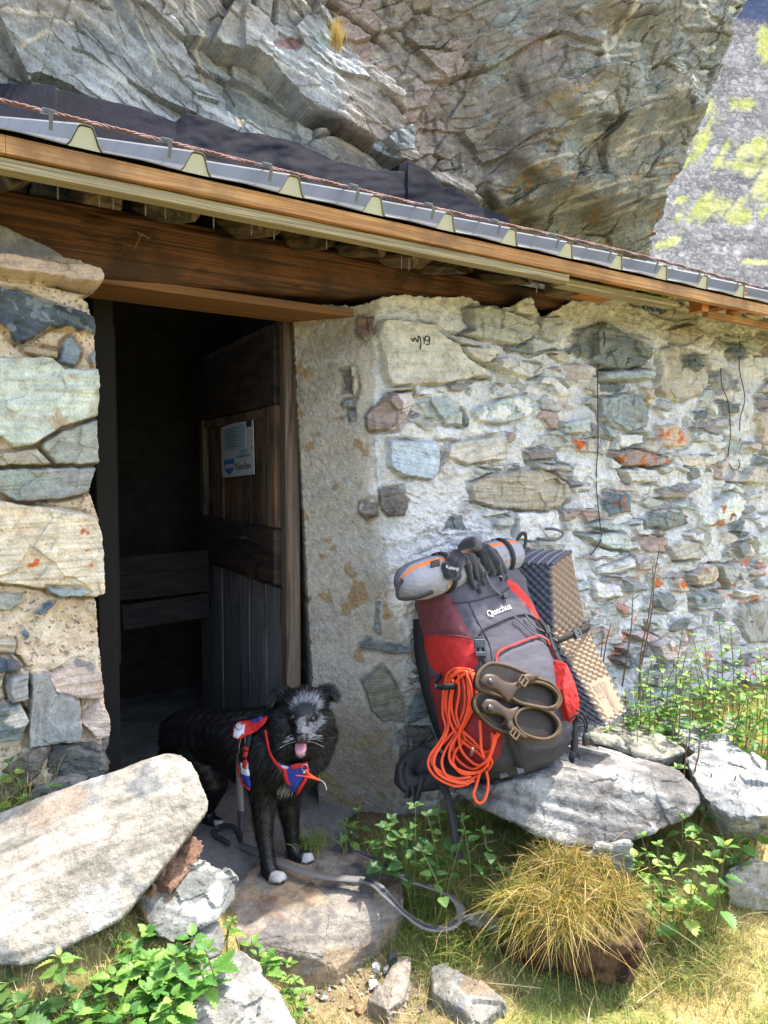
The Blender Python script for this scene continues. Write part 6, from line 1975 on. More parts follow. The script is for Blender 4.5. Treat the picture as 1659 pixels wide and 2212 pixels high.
lab = lambda U_, V_: sstep(.12, .16, U_) * sstep(.92, .88, U_) * sstep(.75, .765, V_) * sstep(.985, .97, V_)
VT, NTn = bumpy('tan_face', mc['tl'], mc['tr'], mc['bl'], mc['br'], mc['el'], mc['er'], M_tan, 80, 420, .0075, 9, 44, hole=lab)
VD, ND = bumpy('grey_face', mc['tl'] + dvec2, mc['tl'], mc['bl'] + dvec2, mc['bl'], mc['el'] + dvec2, mc['el'], M_gfoam, 110, 420, .005, 9, 40)
for k in range(9):                                           # the folded layers seen on the top edge
    t = k / 8
    a = mc['tl'] + dvec2 * t - (mc['bl'] - mc['tl']) * .008; e = mc['tr'] + dvec2 * t - (mc['bl'] - mc['tl']) * .008
    b = MB(); b.tube(spline([a, a * .5 + e * .5 + Zz * .006, e], 8), .0075, 8); b.build('fold', M_gedge if k % 2 else M_gfoam, mat_, True)
b = MB(); q0, q1, q2 = mc['er'] - (mc['er'] - mc['el']) * .02, mc['er'] + dvec2, mc['el'] + dvec2
b.add([mc['el'] + Zz * .002, q0, q1, q2] + [x - (mc['el'] - mc['bl']) * .02 for x in (mc['el'], q0, q1, q2)], [(0, 1, 2, 3), (7, 6, 5, 4), (0, 4, 5, 1), (1, 5, 6, 2), (2, 6, 7, 3), (3, 7, 4, 0)]); b.build('fold', M_gedge, mat_)
b = MB(); q = [mc['tr'], mc['tr'] + dvec2, mc['br'] + dvec2, mc['br'], mc['er'], mc['er'] + dvec2]
sh = -NTn.mean((0, 1)) * .014
b.add([x + sh for x in (q[0], q[1], q[2], q[3], q[4], q[5])] + [x + sh * 1.2 for x in (q[0], q[1], q[2], q[3], q[4], q[5])], [(0, 1, 2, 3), (3, 2, 5, 4), (9, 8, 7, 6), (10, 11, 8, 9)]); b.build('fold', M_gfoam, mat_)
# raised lettering, reading upwards
ny, nx = VT.shape[:2]
r0, r1 = int(.985 * ny) - 1, int(.755 * ny)


def matp(x, y):   # x along the label 0..1 from the bottom end upwards, y across 0..1
    rr = r0 + (r1 - r0) * x; cc2 = (.12 + .78 * y) * (nx - 1)
    r_i = int(np.clip(rr, 0, ny - 1)); c_i = int(np.clip(cc2, 0, nx - 1))
    return VT[r_i, c_i], NTn[r_i, c_i]


for s_, yc, size in (('THERMAREST', .62, 1.0), ('Z LITE', .30, 1.0)):
    V, Fc = text_mesh(s_, 1.0, 0)
    lx = V[:, 0].max() - V[:, 0].min(); kx = (.86 if len(s_) > 7 else .40) / lx
    x0c = .5 if len(s_) > 7 else .72
    out_ = []
    for lay in (.0035, .0005):
        for v in V:
            p, n = matp(x0c + v[0] * kx, yc - v[1] * .34 * -1 * -1)
            out_.append(p + n * lay)
    m = len(V)
    mesh('lettering', np.array(out_), Fc + [tuple(i + m for i in f) for f in Fc], M_tan, mat_, smooth=False)
# strap and buckle holding the mat
b = MB(); pa = atY(*c6(900, 625), 2.50); pb_ = atY(*c6(960, 600), 2.56); pcc = atY(*c6(1055, 560), 2.73)
b.ribbon(spline([pa, pb_, pcc, pcc + np.array([.02, .06, .01])], 6), Mm, .022, .003); b.build('strap', M_blk, mat_, True)
pm = atY(*c6(1000, 588), 2.61); ax = pcc - pb_; ax /= np.linalg.norm(ax); nb_ = (_C - pm) / np.linalg.norm(_C - pm); nb_ -= ax * (nb_ @ ax); nb_ /= np.linalg.norm(nb_); sx = np.cross(nb_, ax)
b = MB(); b.box(pm - ax * .016, sx, ax, nb_, .017, .016, .006, .002); b.box(pm + ax * .026, sx, ax, nb_, .016, .009, .005, .002)
for s_ in (-1, 1): b.box(pm + ax * .008 + sx * s_ * .013, sx, ax, nb_, .003, .012, .005, .001)
b.box(pm + ax * .008, sx, ax, nb_, .004, .012, .003, .001); b.build('buckle', M_bpl, mat_)
# =================================================================== DOG
def chainb(b, pts, cf, steps=8):
    q = [(atY(*cf(x, y), Y), r) for (x, y, Y, r) in pts]
    for k in range(len(q) - 1):
        L_ = np.linalg.norm(q[k][0] - q[k + 1][0]); n = max(3, int(L_ / (min(q[k][1], q[k + 1][1]) * .4)))
        for t in np.linspace(0, 1, n):
            b.sphere(q[k][0] * (1 - t) + q[k + 1][0] * t, q[k][1] * (1 - t) + q[k + 1][1] * t, 2)


b = MB()
chainb(b, [(190, 325, 2.60, .092), (270, 325, 2.57, .098), (360, 335, 2.52, .096), (450, 350, 2.46, .103), (540, 375, 2.40, .108), (630, 420, 2.35, .100), (680, 480, 2.31, .075)], c5)
chainb(b, [(560, 320, 2.41, .085), (650, 310, 2.37, .085), (730, 290, 2.32, .080)], c5)
chainb(b, [(690, 420, 2.33, .080), (735, 350, 2.29, .075), (760, 270, 2.29, .066)], c5)
chainb(b, [(450, 420, 2.46, .085), (560, 470, 2.39, .085), (650, 520, 2.33, .07)], c5)
# front legs
chainb(b, [(585, 480, 2.33, .068), (585, 620, 2.32, .045), (582, 720, 2.305, .034), (585, 850, 2.285, .0265), (600, 960, 2.27, .0235), (606, 1015, 2.262, .0255), (628, 1052, 2.25, .025), (658, 1064, 2.235, .0205)], c5)
chainb(b, [(690, 540, 2.36, .058), (712, 660, 2.375, .038), (722, 780, 2.375, .0275), (728, 880, 2.37, .0235), (740, 940, 2.365, .0245), (772, 962, 2.355, .026), (806, 962, 2.345, .021)], c5)
for (x, y, Y) in ((640, 1072, 2.228), (662, 1075, 2.225), (680, 1066, 2.232)):
    b.sphere(atY(*c5(x, y), Y), (.012, .016, .012), 2)
for (x, y, Y) in ((795, 978, 2.335), (815, 974, 2.335), (828, 962, 2.342)):
    b.sphere(atY(*c5(x, y), Y), (.012, .016, .012), 2)
# hind legs
chainb(b, [(230, 400, 2.56, .082), (270, 480, 2.55, .070), (322, 580, 2.53, .048), (300, 660, 2.55, .034), (282, 715, 2.56, .026), (292, 760, 2.555, .025), (325, 783, 2.535, .024), (345, 786, 2.525, .019)], c5)
chainb(b, [(170, 400, 2.66, .078), (200, 500, 2.66, .062), (245, 600, 2.65, .042), (225, 680, 2.67, .03), (212, 730, 2.68, .025), (250, 765, 2.655, .022)], c5)
chainb(b, [(120, 330, 2.63, .04), (95, 400, 2.65, .032), (90, 480, 2.66, .026), (110, 560, 2.67, .016)], c5)
# head
chainb(b, [(1030, 600, 2.275, .060), (1020, 700, 2.258, .050), (1000, 830, 2.222, .034), (992, 950, 2.180, .0275), (985, 1035, 2.158, .0215)], cH)
b.sphere(atY(*cH(1030, 560), 2.285), (.066, .062, .056), 3)
chainb(b, [(760, 800, 2.285, .048), (850, 950, 2.26, .034), (930, 1060, 2.215, .022)], cH)
chainb(b, [(1260, 800, 2.285, .043), (1180, 950, 2.26, .032), (1060, 1060, 2.215, .022)], cH)
chainb(b, [(860, 1180, 2.27, .036), (930, 1260, 2.225, .022), (972, 1305, 2.190, .014)], cH)
chainb(b, [(1110, 1180, 2.27, .036), (1030, 1260, 2.225, .022), (972, 1305, 2.190, .014)], cH)
chainb(b, [(960, 1330, 2.29, .055), (960, 1500, 2.29, .06)], cH)
chainb(b, [(700, 1000, 2.31, .055), (800, 1250, 2.30, .055)], cH)
chainb(b, [(1280, 1000, 2.31, .048), (1150, 1300, 2.30, .055)], cH)
for e in ([(1240, 450, 2.295, .026), (1330, 365, 2.305, .024), (1420, 318, 2.305, .017), (1490, 370, 2.285, .011), (1535, 455, 2.27, .0065)],
          [(820, 450, 2.30, .026), (720, 375, 2.315, .023), (610, 365, 2.325, .017), (545, 450, 2.32, .012), (520, 540, 2.31, .008)]):
    chainb(b, e, cH)
DV, DN, DQ = remesh(b.bm(), .0052, 3, .5)
dx, dy = proj(DV)
vis = ((DV - _C) * DN).sum(1) < 0
headp = atY(*cH(1010, 800), 2.22); nosep = atY(*cH(985, 1035), 2.14)
dh = np.linalg.norm(DV - headp, axis=1)
BLK = L('#101013', .8); SIL = L('#b9babf', .75); WHI = L('#d6d3ce', .8); GRYF = L('#6a6b70', .8)
mk = np.zeros(len(DV))
for pl, a in (([(795, 610), (850, 480), (950, 390), (1100, 368), (1200, 400), (1295, 500), (1300, 580), (1205, 640), (1190, 540), (1080, 480), (950, 520), (860, 570)], .55),
              ([(1195, 620), (1265, 680), (1335, 745), (1320, 830), (1200, 940), (1165, 1040), (1075, 1085), (1085, 960), (1075, 870), (1110, 800), (1210, 790), (1250, 740)], .62),
              ([(880, 790), (960, 715), (1040, 715), (1062, 850), (1100, 960), (1050, 990), (905, 965), (930, 880)], .62)):
    sd = inpoly(dx, dy, cv(cH, pl)); mk = np.maximum(mk, a * sstep(-1.5, 2.5, sd + 1.2 * fbm(DV * 120, 2, 5)) * vis * (dh < .17))
DC = mix(np.tile(BLK, (len(DV), 1)), SIL, mk * .55)
wm = np.zeros(len(DV))
for cf, pl in ((c5, [(615, 1040), (640, 1028), (690, 1035), (702, 1070), (660, 1092), (600, 1090)]), (c5, [(785, 940), (830, 935), (845, 970), (800, 992), (775, 985)]), (c5, [(318, 768), (370, 768), (370, 800), (330, 805)]),
               (cH, [(885, 1300), (970, 1335), (1050, 1290), (1040, 1340), (970, 1370), (895, 1345)])):
    wm = np.maximum(wm, sstep(-1, 2, inpoly(dx, dy, cv(cf, pl))) * vis)
DC = mix(DC, WHI, .85 * wm)
# mouth lining
mo = sstep(-.5, 1, inpoly(dx, dy, cv(cH, [(875, 1110), (1075, 1105), (1080, 1200), (1040, 1290), (960, 1305), (890, 1280)]))) * vis * (dh < .17)
DC = mix(DC, L('#3a2226'), .8 * mo)
M_fur = plain('dog_coat', (1, 1, 1), rough=.42, spec=.5, var=.15, scale=150, attr=True)
dog = thing('dog', 'black medium dog with silver muzzle standing on the doorstep, mouth open', 'dog', atY(*c5(520, 930), 2.40) * [1, 1, 0] + Zz * -.065)
mesh('body', DV, DQ, M_fur, dog, col=DC)
dbvh = BVHTree.FromPolygons([tuple(v) for v in DV], [tuple(q) for q in DQ])

# coat of fine strands
harn = [cv(c5, p) for p in ([(425, 330), (450, 272), (540, 262), (625, 232), (630, 262), (545, 325), (520, 360), (440, 360)], [(490, 345), (522, 345), (520, 470), (490, 470)], [(466, 455), (520, 465), (530, 600), (500, 580), (470, 520)],
                            [(612, 305), (640, 300), (660, 420), (720, 520), (765, 560), (790, 470), (805, 500), (770, 590), (735, 610), (700, 570), (650, 480), (625, 400)], [(665, 440), (800, 460), (775, 590), (730, 600)])]
eyes = [cH(1165, 745), cH(832, 725)]
fwdp = atY(*c5(680, 450), 2.31) - atY(*c5(190, 325), 2.60); fwdp /= np.linalg.norm(fwdp)


def strands(V, N, Q, count, seed, sel=None):
    rs = np.random.RandomState(seed)
    T = np.concatenate([Q[:, [0, 1, 2]], Q[:, [0, 2, 3]]]) if Q.shape[1] == 4 else Q
    A_ = .5 * np.linalg.norm(np.cross(V[T[:, 1]] - V[T[:, 0]], V[T[:, 2]] - V[T[:, 0]]), axis=1)
    pick = rs.choice(len(T), count, p=A_ / A_.sum())
    r1 = np.sqrt(rs.rand(count)); r2 = rs.rand(count)
    w3 = np.stack([1 - r1, r1 * (1 - r2), r1 * r2], 1)
    P = (V[T[pick]] * w3[..., None]).sum(1); n = (N[T[pick]] * w3[..., None]).sum(1); n /= np.linalg.norm(n, axis=1)[:, None]
    return P, n, T[pick], w3


def hairmesh(name, P, n, D, Ln, w0, col, parent, mat, seed, droop=.3):
    rs = np.random.RandomState(seed); m = len(P)
    D = D / np.linalg.norm(D, axis=1)[:, None]
    sd = np.cross(D, rs.normal(size=(m, 3))); sd /= np.linalg.norm(sd, axis=1)[:, None] + 1e-9
    p1 = P + D * (Ln * .5)[:, None]; d2 = D - Zz * droop; d2 /= np.linalg.norm(d2, axis=1)[:, None]
    p2 = p1 + d2 * (Ln * .5)[:, None]
    w = (w0 * .5)[:, None]
    V = np.stack([P - sd * w, P + sd * w, p1 - sd * w * .8, p1 + sd * w * .8, p2], 1).reshape(-1, 3)
    b_ = np.arange(m)[:, None] * 5
    F_ = np.concatenate([b_ + [0, 1, 3], b_ + [0, 3, 2], b_ + [2, 3, 4]])
    return mesh(name, V, F_, mat, parent, col=np.repeat(col, 5, 0))


CNT = 110000
P, n, tri, w3 = strands(DV, DN, DQ, CNT, 8)
px_, py_ = proj(P); face = ((P - _C) * n).sum(1) < .02
keep = np.ones(CNT, bool)
for h in harn: keep &= ~((inpoly(px_, py_, h) > -1.0) & face)
for e in eyes: keep &= np.hypot(px_ - e[0], py_ - e[1]) > 5.0
ncx, ncy = cH(985, 1045); keep &= ~((np.hypot((px_ - ncx) / 9.5, (py_ - ncy) / 8) < 1) & face)
mo = inpoly(px_, py_, cv(cH, [(868, 1100), (1080, 1095), (1085, 1210), (1040, 1300), (960, 1318), (880, 1285)])); keep &= ~((mo > -2) & face)
dhp = np.linalg.norm(P - headp, axis=1)
hz = P[:, 2]
ishead = sstep(.17, .12, dhp)
leg = sstep(.20, .12, hz)
tail = sstep(cv(c5, [(150, 0)])[0][0], cv(c5, [(95, 0)])[0][0], px_)
ruff = sstep(.30, .17, np.linalg.norm(P - atY(*c5(720, 420), 2.31), axis=1)) * (1 - ishead)
Ln = .014 + .018 * ruff + .028 * tail
back = sstep(-.1, .5, -(n @ fwdp))
Ln = Ln * (1 - leg) + leg * (.007 + .026 * back * sstep(.0, .10, hz) + .006 * back)
Ln = Ln * (1 - ishead) + ishead * (.005 + .018 * sstep(.06, .12, np.linalg.norm(P - nosep, axis=1) - .07))
rs_ = np.random.RandomState(2)
Ln *= rs_.uniform(.6, 1.25, CNT)
D = -fwdp[None] * .55 - Zz * .75
D = np.repeat(D, CNT, 0)
D = D * (1 - leg[:, None]) + leg[:, None] * (-Zz * 1.0 - fwdp * .5 * back[:, None])
hd = P - nosep; hd /= np.linalg.norm(hd, axis=1)[:, None]
D = D * (1 - ishead[:, None]) + hd * ishead[:, None]
D = D - n * (D * n).sum(1)[:, None] * .9
D /= np.linalg.norm(D, axis=1)[:, None] + 1e-9
cl = fbm(P * 28, 2, 44)[:, None] * np.cross(D, n) * .5
D = D + n * (.10 + .10 * ruff + .10 * tail - .02 * ishead)[:, None] + cl * .35 + rs_.normal(size=(CNT, 3)) * .08
colr = (DC[tri] * w3[..., None]).sum(1)
mks = (mk[tri] * w3).sum(1); pale = (mks > .04) & (rs_.rand(CNT) < np.clip(mks * 1.7, 0, .95)) & (fbm(P * 160, 2, 6) > -.22)
colr[mks > .04] = GRYF * .22
colr[pale] = (SIL * 1.15) * rs_.uniform(.5, 1.1, pale.sum())[:, None]
cx_, cy_ = c5(700, 600); tuft = (np.hypot((px_ - cx_) / 16, (py_ - cy_) / 12) < 1) & face & (rs_.rand(CNT) < .6)
colr[tuft] = WHI * .7
ch_ = (inpoly(px_, py_, cv(cH, [(600, 1290), (680, 1280), (790, 1450), (780, 1520), (700, 1450)])) > 0) & face & (rs_.rand(CNT) < .5)
colr[ch_] = WHI * .6
colr = colr * rs_.uniform(.6, 1.5, CNT)[:, None]
k = keep
hairmesh('coat', P[k], n[k], D[k], Ln[k], (.0007 + .0005 * rs_.rand(CNT) - .0002 * ishead)[k], colr[k], dog, M_fur, 3)
# denser hair on the head, longer on cheeks and ears
hq = DQ[(dh[DQ] < .165).all(1)]
P, n, tri, w3 = strands(DV, DN, hq, 42000, 18)
px_, py_ = proj(P); face = ((P - _C) * n).sum(1) < .02; m_ = len(P); rs_ = np.random.RandomState(21)
keep = np.ones(m_, bool)
for h in harn: keep &= ~((inpoly(px_, py_, h) > -1.0) & face)
for e in eyes: keep &= np.hypot(px_ - e[0], py_ - e[1]) > 6.0
keep &= ~((np.hypot((px_ - ncx) / 9.5, (py_ - ncy) / 8) < 1) & face)
keep &= ~((inpoly(px_, py_, cv(cH, [(868, 1100), (1080, 1095), (1085, 1210), (1040, 1300), (960, 1318), (880, 1285)])) > -2) & face)
dn_ = np.linalg.norm(P - nosep, axis=1)
Ln = (.005 + .019 * sstep(.085, .15, dn_)) * rs_.uniform(.6, 1.3, m_)
D = (P - nosep) / dn_[:, None]; D[:, 2] -= .35 * sstep(.09, .15, dn_)
D = D - n * (D * n).sum(1)[:, None] * .85; D /= np.linalg.norm(D, axis=1)[:, None] + 1e-9
D = D + n * (.18 + .22 * sstep(.09, .15, dn_))[:, None] + rs_.normal(size=(m_, 3)) * .12
mks = (mk[tri] * w3).sum(1)
colr = np.tile(BLK * 1.2, (m_, 1)) * rs_.uniform(.6, 1.6, m_)[:, None]
pale = (rs_.rand(m_) < np.clip(mks * 1.6, 0, .88)) & (fbm(P * 160, 2, 6) > -.25)
colr[pale] = (SIL * .95) * rs_.uniform(.4, 1.1, pale.sum())[:, None]
hairmesh('head_fur', P[keep], n[keep], D[keep], Ln[keep], (.0006 + .0004 * rs_.rand(m_))[keep], colr[keep], dog, M_fur, 5)
# face: nose, eyes, tongue, whiskers
M_nose = plain('nose_leather', L('#1a1819'), rough=.3, spec=.6, var=.2, scale=300, bmp=.3)
b = MB(); pn = atY(*cH(985, 1045), 2.136); b.sphere(pn, (.0165, .012, .0125), 3); b.sphere(pn + np.array([-.008, -.006, -.004]), (.006, .007, .005), 2); b.sphere(pn + np.array([.008, -.006, -.004]), (.006, .007, .005), 2)
V, Nv, Q = remesh(b.bm(), .0016, 2); mesh('nose', V, Q, M_nose, dog)
M_eye = plain('eye_dark', L('#1d120c'), rough=.08, spec=.8, var=.1); M_lid = plain('eyelid', L('#0f0e0f'), rough=.5)
for (x, y) in ((1165, 745), (832, 725)):
    p, nn2 = cast(dbvh, *map(np.array, cH(x, y)), -.003)
    e = MB(); e.sphere(p, .0088, 3); eo = e.build('eye', M_eye, dog, True)
    e = MB(); ax = np.array([1, 0, 0.]); ay = np.cross(nn2, ax); ay /= np.linalg.norm(ay); ax = np.cross(ay, nn2)
    e.tube([p + nn2 * .006 + ax * .0088 * math.cos(t) + ay * .006 * math.sin(t) for t in np.linspace(0, 2 * math.pi, 20, endpoint=False)], .0016, 6, closed=True); e.build('eyelid', M_lid, eo, True)
M_tongue = plain('tongue', L('#c98a98', .9), rough=.35, spec=.5, var=.08, scale=200, bmp=.15)
b = MB()
tg = [(968, 1130, 2.212, .016, .006), (968, 1170, 2.195, .0175, .0065), (970, 1220, 2.180, .0180, .006), (965, 1265, 2.170, .0160, .0055), (960, 1290, 2.166, .012, .005)]
for k in range(len(tg) - 1):
    for t in np.linspace(0, 1, 6):
        x, y, Y, r, h = [tg[k][i] * (1 - t) + tg[k + 1][i] * t for i in range(5)]
        b.sphere(atY(*cH(x, y), Y), (r, h, .007), 2)
V, Nv, Q = remesh(b.bm(), .0018, 3); tx = np.abs(proj(V)[0] - cH(968, 0)[0]); V = V + Nv * (-.0016 * np.exp(-(tx / 1.2) ** 2))[:, None]
mesh('tongue', V, Q, M_tongue, dog)
M_whisk = plain('whisker', L('#c8c8c8'), rough=.4)
b = MB(); rs_ = np.random.RandomState(9)
for s_ in (-1, 1):
    for k in range(7):
        p = atY(*cH(985 + s_ * 85, 1010 + k * 16), 2.175); q = p + np.array([s_ * rs_.uniform(.025, .05), -.012, rs_.uniform(-.018, .016)])
        b.tube(spline([p, (p + q) / 2 + Zz * .003, q], 4), .00032, 4)
b.build('whiskers', M_whisk, dog)

# ---- harness
M_hred = fabric('harness_red', L('#c3262a', .9), var=.1); M_hblue = fabric('harness_blue', L('#2a3a8c', .9), var=.1); M_hwht = fabric('harness_reflector', L('#c8c8cc', .9), var=.05); M_hblk = fabric('harness_black', L('#1c1c20'), var=.1)


def hpatch(pl, cf, name, mat, off, thick=.004, n=26, parent=None):
    """padded panel lying on the dog, traced outline"""
    pl = cv(cf, pl); a = np.array(pl); lo, hi = a.min(0), a.max(0)
    xs_ = np.linspace(lo[0], hi[0], n * 2); ys_ = np.linspace(lo[1], hi[1], n * 2)
    X_, Y_ = np.meshgrid(xs_, ys_); sd = inpoly(X_, Y_, pl)
    Pg = np.zeros(X_.shape + (3,)); ok = sd > 0
    for i in range(X_.shape[0]):
        for j in range(X_.shape[1]):
            if ok[i, j]:
                p, nn2 = cast(dbvh, X_[i, j], Y_[i, j], off + thick * sstep(0, 3, sd[i, j]))
                if p is None: ok[i, j] = False
                else: Pg[i, j] = p
    V, Fq, u, r_ = sheet(Pg, ok, np.array([0, .008, 0]))
    return mesh(name, V, Fq, mat, parent)


har = thing('dog_harness', 'red and blue padded dog harness with white reflective patches', 'harness', atY(*c5(560, 450), 2.36))
hpatch([(430, 335), (432, 300), (455, 272), (500, 268), (545, 262), (620, 238), (618, 256), (560, 312), (530, 330), (515, 345), (470, 352), (445, 350)], c5, 'back_panel', M_hred, .013, parent=har)
hpatch([(440, 340), (442, 310), (462, 286), (495, 286), (488, 320), (460, 345)], c5, 'reflective_patch', M_hwht, .017, parent=har)
hpatch([(540, 262), (590, 246), (585, 262), (545, 275)], c5, 'badge', M_hblue, .018, parent=har)
strap([(515, 340), (510, 380), (505, 420), (502, 470)], c5, 'side_strap', M_hblk, .016, .014, .003, dbvh, har)
for (y0, y1) in ((386, 404), (415, 440), (455, 490)):
    strap([(508, y0), (506, (y0 + y1) / 2), (504, y1)], c5, 'strap_keeper', M_hred, .017, .017, .003, dbvh, har)
hpatch([(470, 462), (512, 470), (518, 530), (482, 522)], c5, 'reflective_patch', M_hwht, .013, parent=har)
hpatch([(474, 500), (518, 528), (526, 590), (508, 575), (480, 530)], c5, 'side_panel', M_hblue, .0135, parent=har)
strap([(470, 470), (472, 505), (486, 545), (508, 578), (526, 598)], c5, 'binding', M_hred, .008, .016, .003, dbvh, har)
hpatch([(668, 448), (700, 465), (740, 480), (792, 472), (782, 540), (750, 592), (728, 596), (700, 540)], c5, 'chest_panel', M_hblue, .016, parent=har)
hpatch([(668, 452), (716, 462), (708, 482), (690, 478)], c5, 'reflective_patch', M_hwht, .02, parent=har)
strap([(622, 305), (632, 360), (648, 420), (672, 470), (702, 520), (728, 560)], c5, 'binding', M_hred, .011, .021, .003, dbvh, har)
strap([(800, 492), (790, 530), (770, 570), (740, 600), (725, 605)], c5, 'binding', M_hred, .010, .021, .003, dbvh, har)
strap([(735, 470), (765, 478), (798, 470)], c5, 'collar_strap', M_hred, .014, .022, .003, dbvh, har)
M_steel = plain('bright_steel', L('#b9bcc0'), rough=.25, metal=.9, var=.05)
p, nn2 = cast(dbvh, *map(np.array, c5(470, 305)), .026)
b = MB(); ay = np.cross(nn2, [1, 0, 0]); ay /= np.linalg.norm(ay); ax = np.cross(ay, nn2)
b.tube([p + ax * .0115 * math.cos(t) + ay * .0115 * math.sin(t) for t in np.linspace(0, 2 * math.pi, 22, endpoint=False)], .0018, 7, closed=True); b.build('ring', M_steel, har, True)
ringp = p
b = MB(); q0, _ = cast(dbvh, *map(np.array, c5(782, 485)), .03)
b.tube([q0 + np.array([.009 * math.cos(t), 0, .011 * math.sin(t)]) for t in np.linspace(0, 2 * math.pi, 18, endpoint=False)], .0014, 6, closed=True)
b.sphere(atY(*c5(789, 520), q0[1] - .01), .0058, 2); b.build('tag_ring', M_steel, har, True)
b = MB(); tq = [atY(*c5(x, y), q0[1] - o) for x, y, o in ((745, 536, .012), (790, 540, .018), (830, 548, .02), (868, 558, .02))]
b.tube(spline(tq, 6), [.002] * 9 + [.0035] * 6 + [.004] * 4, 7); b.tube(spline([atY(*c5(x, y), q0[1] - .016) for x, y in ((797, 505), (815, 530), (845, 548), (870, 560))], 5), .003, 7)
b.build('orange_tassel', M_orange, har, True)
b = MB(); b.tube(spline([atY(*c5(x, y), q0[1] - .02) for x, y in ((868, 558), (888, 570), (900, 590), (905, 612))], 5), .0011, 5); b.build('tassel_thread', M_whisk, har, True)

# ---- leash
M_lgrey = fabric('grey_webbing', L('#706d69', .9), rough=.8, weave=1200, var=.1); M_ldark = fabric('dark_webbing', L('#3a3b42', .9), var=.1)
lea = thing('leash', 'grey and black dog leash hanging from the harness and lying in a loop', 'leash', onZ(*c5(1000, 1080), -.06))
b = MB(); yq = ringp[1] - .012
cb = [atY(*c5(x, y), yq) for x, y in ((476, 318), (484, 350), (478, 400), (468, 428), (456, 430), (450, 410), (455, 370), (466, 330))]
b.tube(spline(cb, 6, True), .0021, 7, closed=True); b.build('carabiner', M_steel, lea, True)
hang = [atY(*c5(x, y), Y) for x, y, Y in ((458, 422, yq), (455, 470, yq - .003), (456, 560, yq - .002), (458, 650, yq), (462, 722, yq + .002))]
b = MB(); b.ribbon(spline(hang, 8), np.array([-.25, -.97, .05]), .0225, .003); b.build('hanging_strap', M_lgrey, lea, True)
hang2 = [atY(*c5(462, 718), yq + .002), atY(*c5(463, 770), yq + .004), atY(*c5(462, 830), yq + .006), onZ(*c5(458, 874), -.025)]
b = MB(); b.ribbon(spline(hang2, 8), np.array([-.25, -.97, .05]), np.linspace(.0225, .012, 25), .004); b.build('hanging_strap', M_ldark, lea, True)
lp = [onZ(*c5(x, y), z) for x, y, z in ((458, 872, -.02), (440, 820, -.004), (405, 798, -.002), (360, 800, -.012), (322, 822, -.02), (326, 848, -.022), (365, 868, -.022), (400, 890, -.024))]
lp = spline(lp, 10); b = MB(); b.tube(lp, .0085 + .0012 * np.sin(np.arange(len(lp)) * 1.6), 10); b.build('bungee_section', M_ldark, lea, True)


def ground_ribbon(pts, mb, width, thick, tilt=0.0, lift=0.0):
    lift += .010
    q = spline([onZ(*c5(x, y), z) for x, y, z in pts], 10) + Zz * lift
    tg = np.gradient(q, axis=0); tg /= np.linalg.norm(tg, axis=1)[:, None]
    sd = np.cross(tg, Zz); nn2 = Zz + sd * tilt
    mb.ribbon(q, nn2, width, thick)


LZ = [(385, 878, -.05), (460, 915, -.055), (540, 950, -.052), (610, 985, -.048), (680, 1015, -.045), (780, 1052, -.046), (900, 1080, -.05), (1030, 1092, -.05), (1100, 1098, -.05), (1160, 1122, -.05), (1220, 1180, -.065), (1290, 1252, -.10), (1370, 1315, -.135),
      (1450, 1348, -.145), (1530, 1345, -.145), (1585, 1310, -.14), (1602, 1268, -.13), (1580, 1215, -.115), (1510, 1160, -.09), (1420, 1128, -.07), (1330, 1098, -.05), (1285, 1068, -.04), (1230, 1036, -.036), (1150, 990, -.036), (1055, 950, -.04)]
b = MB(); ground_ribbon(LZ, b, .028, .0022, .1); b.build('ground_strap', M_lgrey, lea, True)
b = MB(); ground_ribbon(LZ[8:16], b, .010, .001, .1, .0024); ground_ribbon(LZ[20:25], b, .010, .001, .1, .0024); b.build('woven_stripe', M_ldark, lea, True)
b = MB(); p = onZ(*c5(1258, 1046), -.028); ax = onZ(*c5(1285, 1062), -.03) - p; ax /= np.linalg.norm(ax); ay = np.cross(Zz, ax)
for s_ in (-1, 0, 1): b.box(p + ax * .011 * s_, ay, ax, Zz, .016, .0025, .004, .001)
for s_ in (-1, 1): b.box(p + ay * .0145 * s_, ay, ax, Zz, .0025, .013, .004, .001)
b.build('slider', M_bpl, lea)
# =================================================================== PLANTS AND GRASS
M_leafd = None


def leaf_mat(name, col, trans=.3):
    m, t, b = nodes(name)
    at = N_(t, 'ShaderNodeVertexColor', layer_name='Col')
    v = coords(t); n = noise(t, v, 180, 4, .6)
    c = mul(t, at.outputs[0], ramp(t, n, [(.3, .8), (.7, 1.2)]))
    t.links.new(c, b.inputs['Base Color']); b.inputs['Roughness'].default_value = .5; b.inputs['Specular IOR Level'].default_value = .35
    tr = N_(t, 'ShaderNodeBsdfTranslucent'); t.links.new(mul(t, c, (1.1, 1.25, .5)), tr.inputs[0])
    mx = N_(t, 'ShaderNodeMixShader'); mx.inputs[0].default_value = trans
    t.links.new(b.outputs[0], mx.inputs[1]); t.links.new(tr.outputs[0], mx.inputs[2])
    t.links.new(mx.outputs[0], t.nodes['Material Output'].inputs[0])
    return m


M_leaf = leaf_mat('nettle_leaf', None, .35); M_grass = leaf_mat('grass_blade', None, .25)
M_stem = plain('green_stem', L('#6b7a3c'), rough=.6, var=.2, attr=True)
M_dead = plain('dead_stalk', L('#6a4f38'), rough=.8, var=.3)

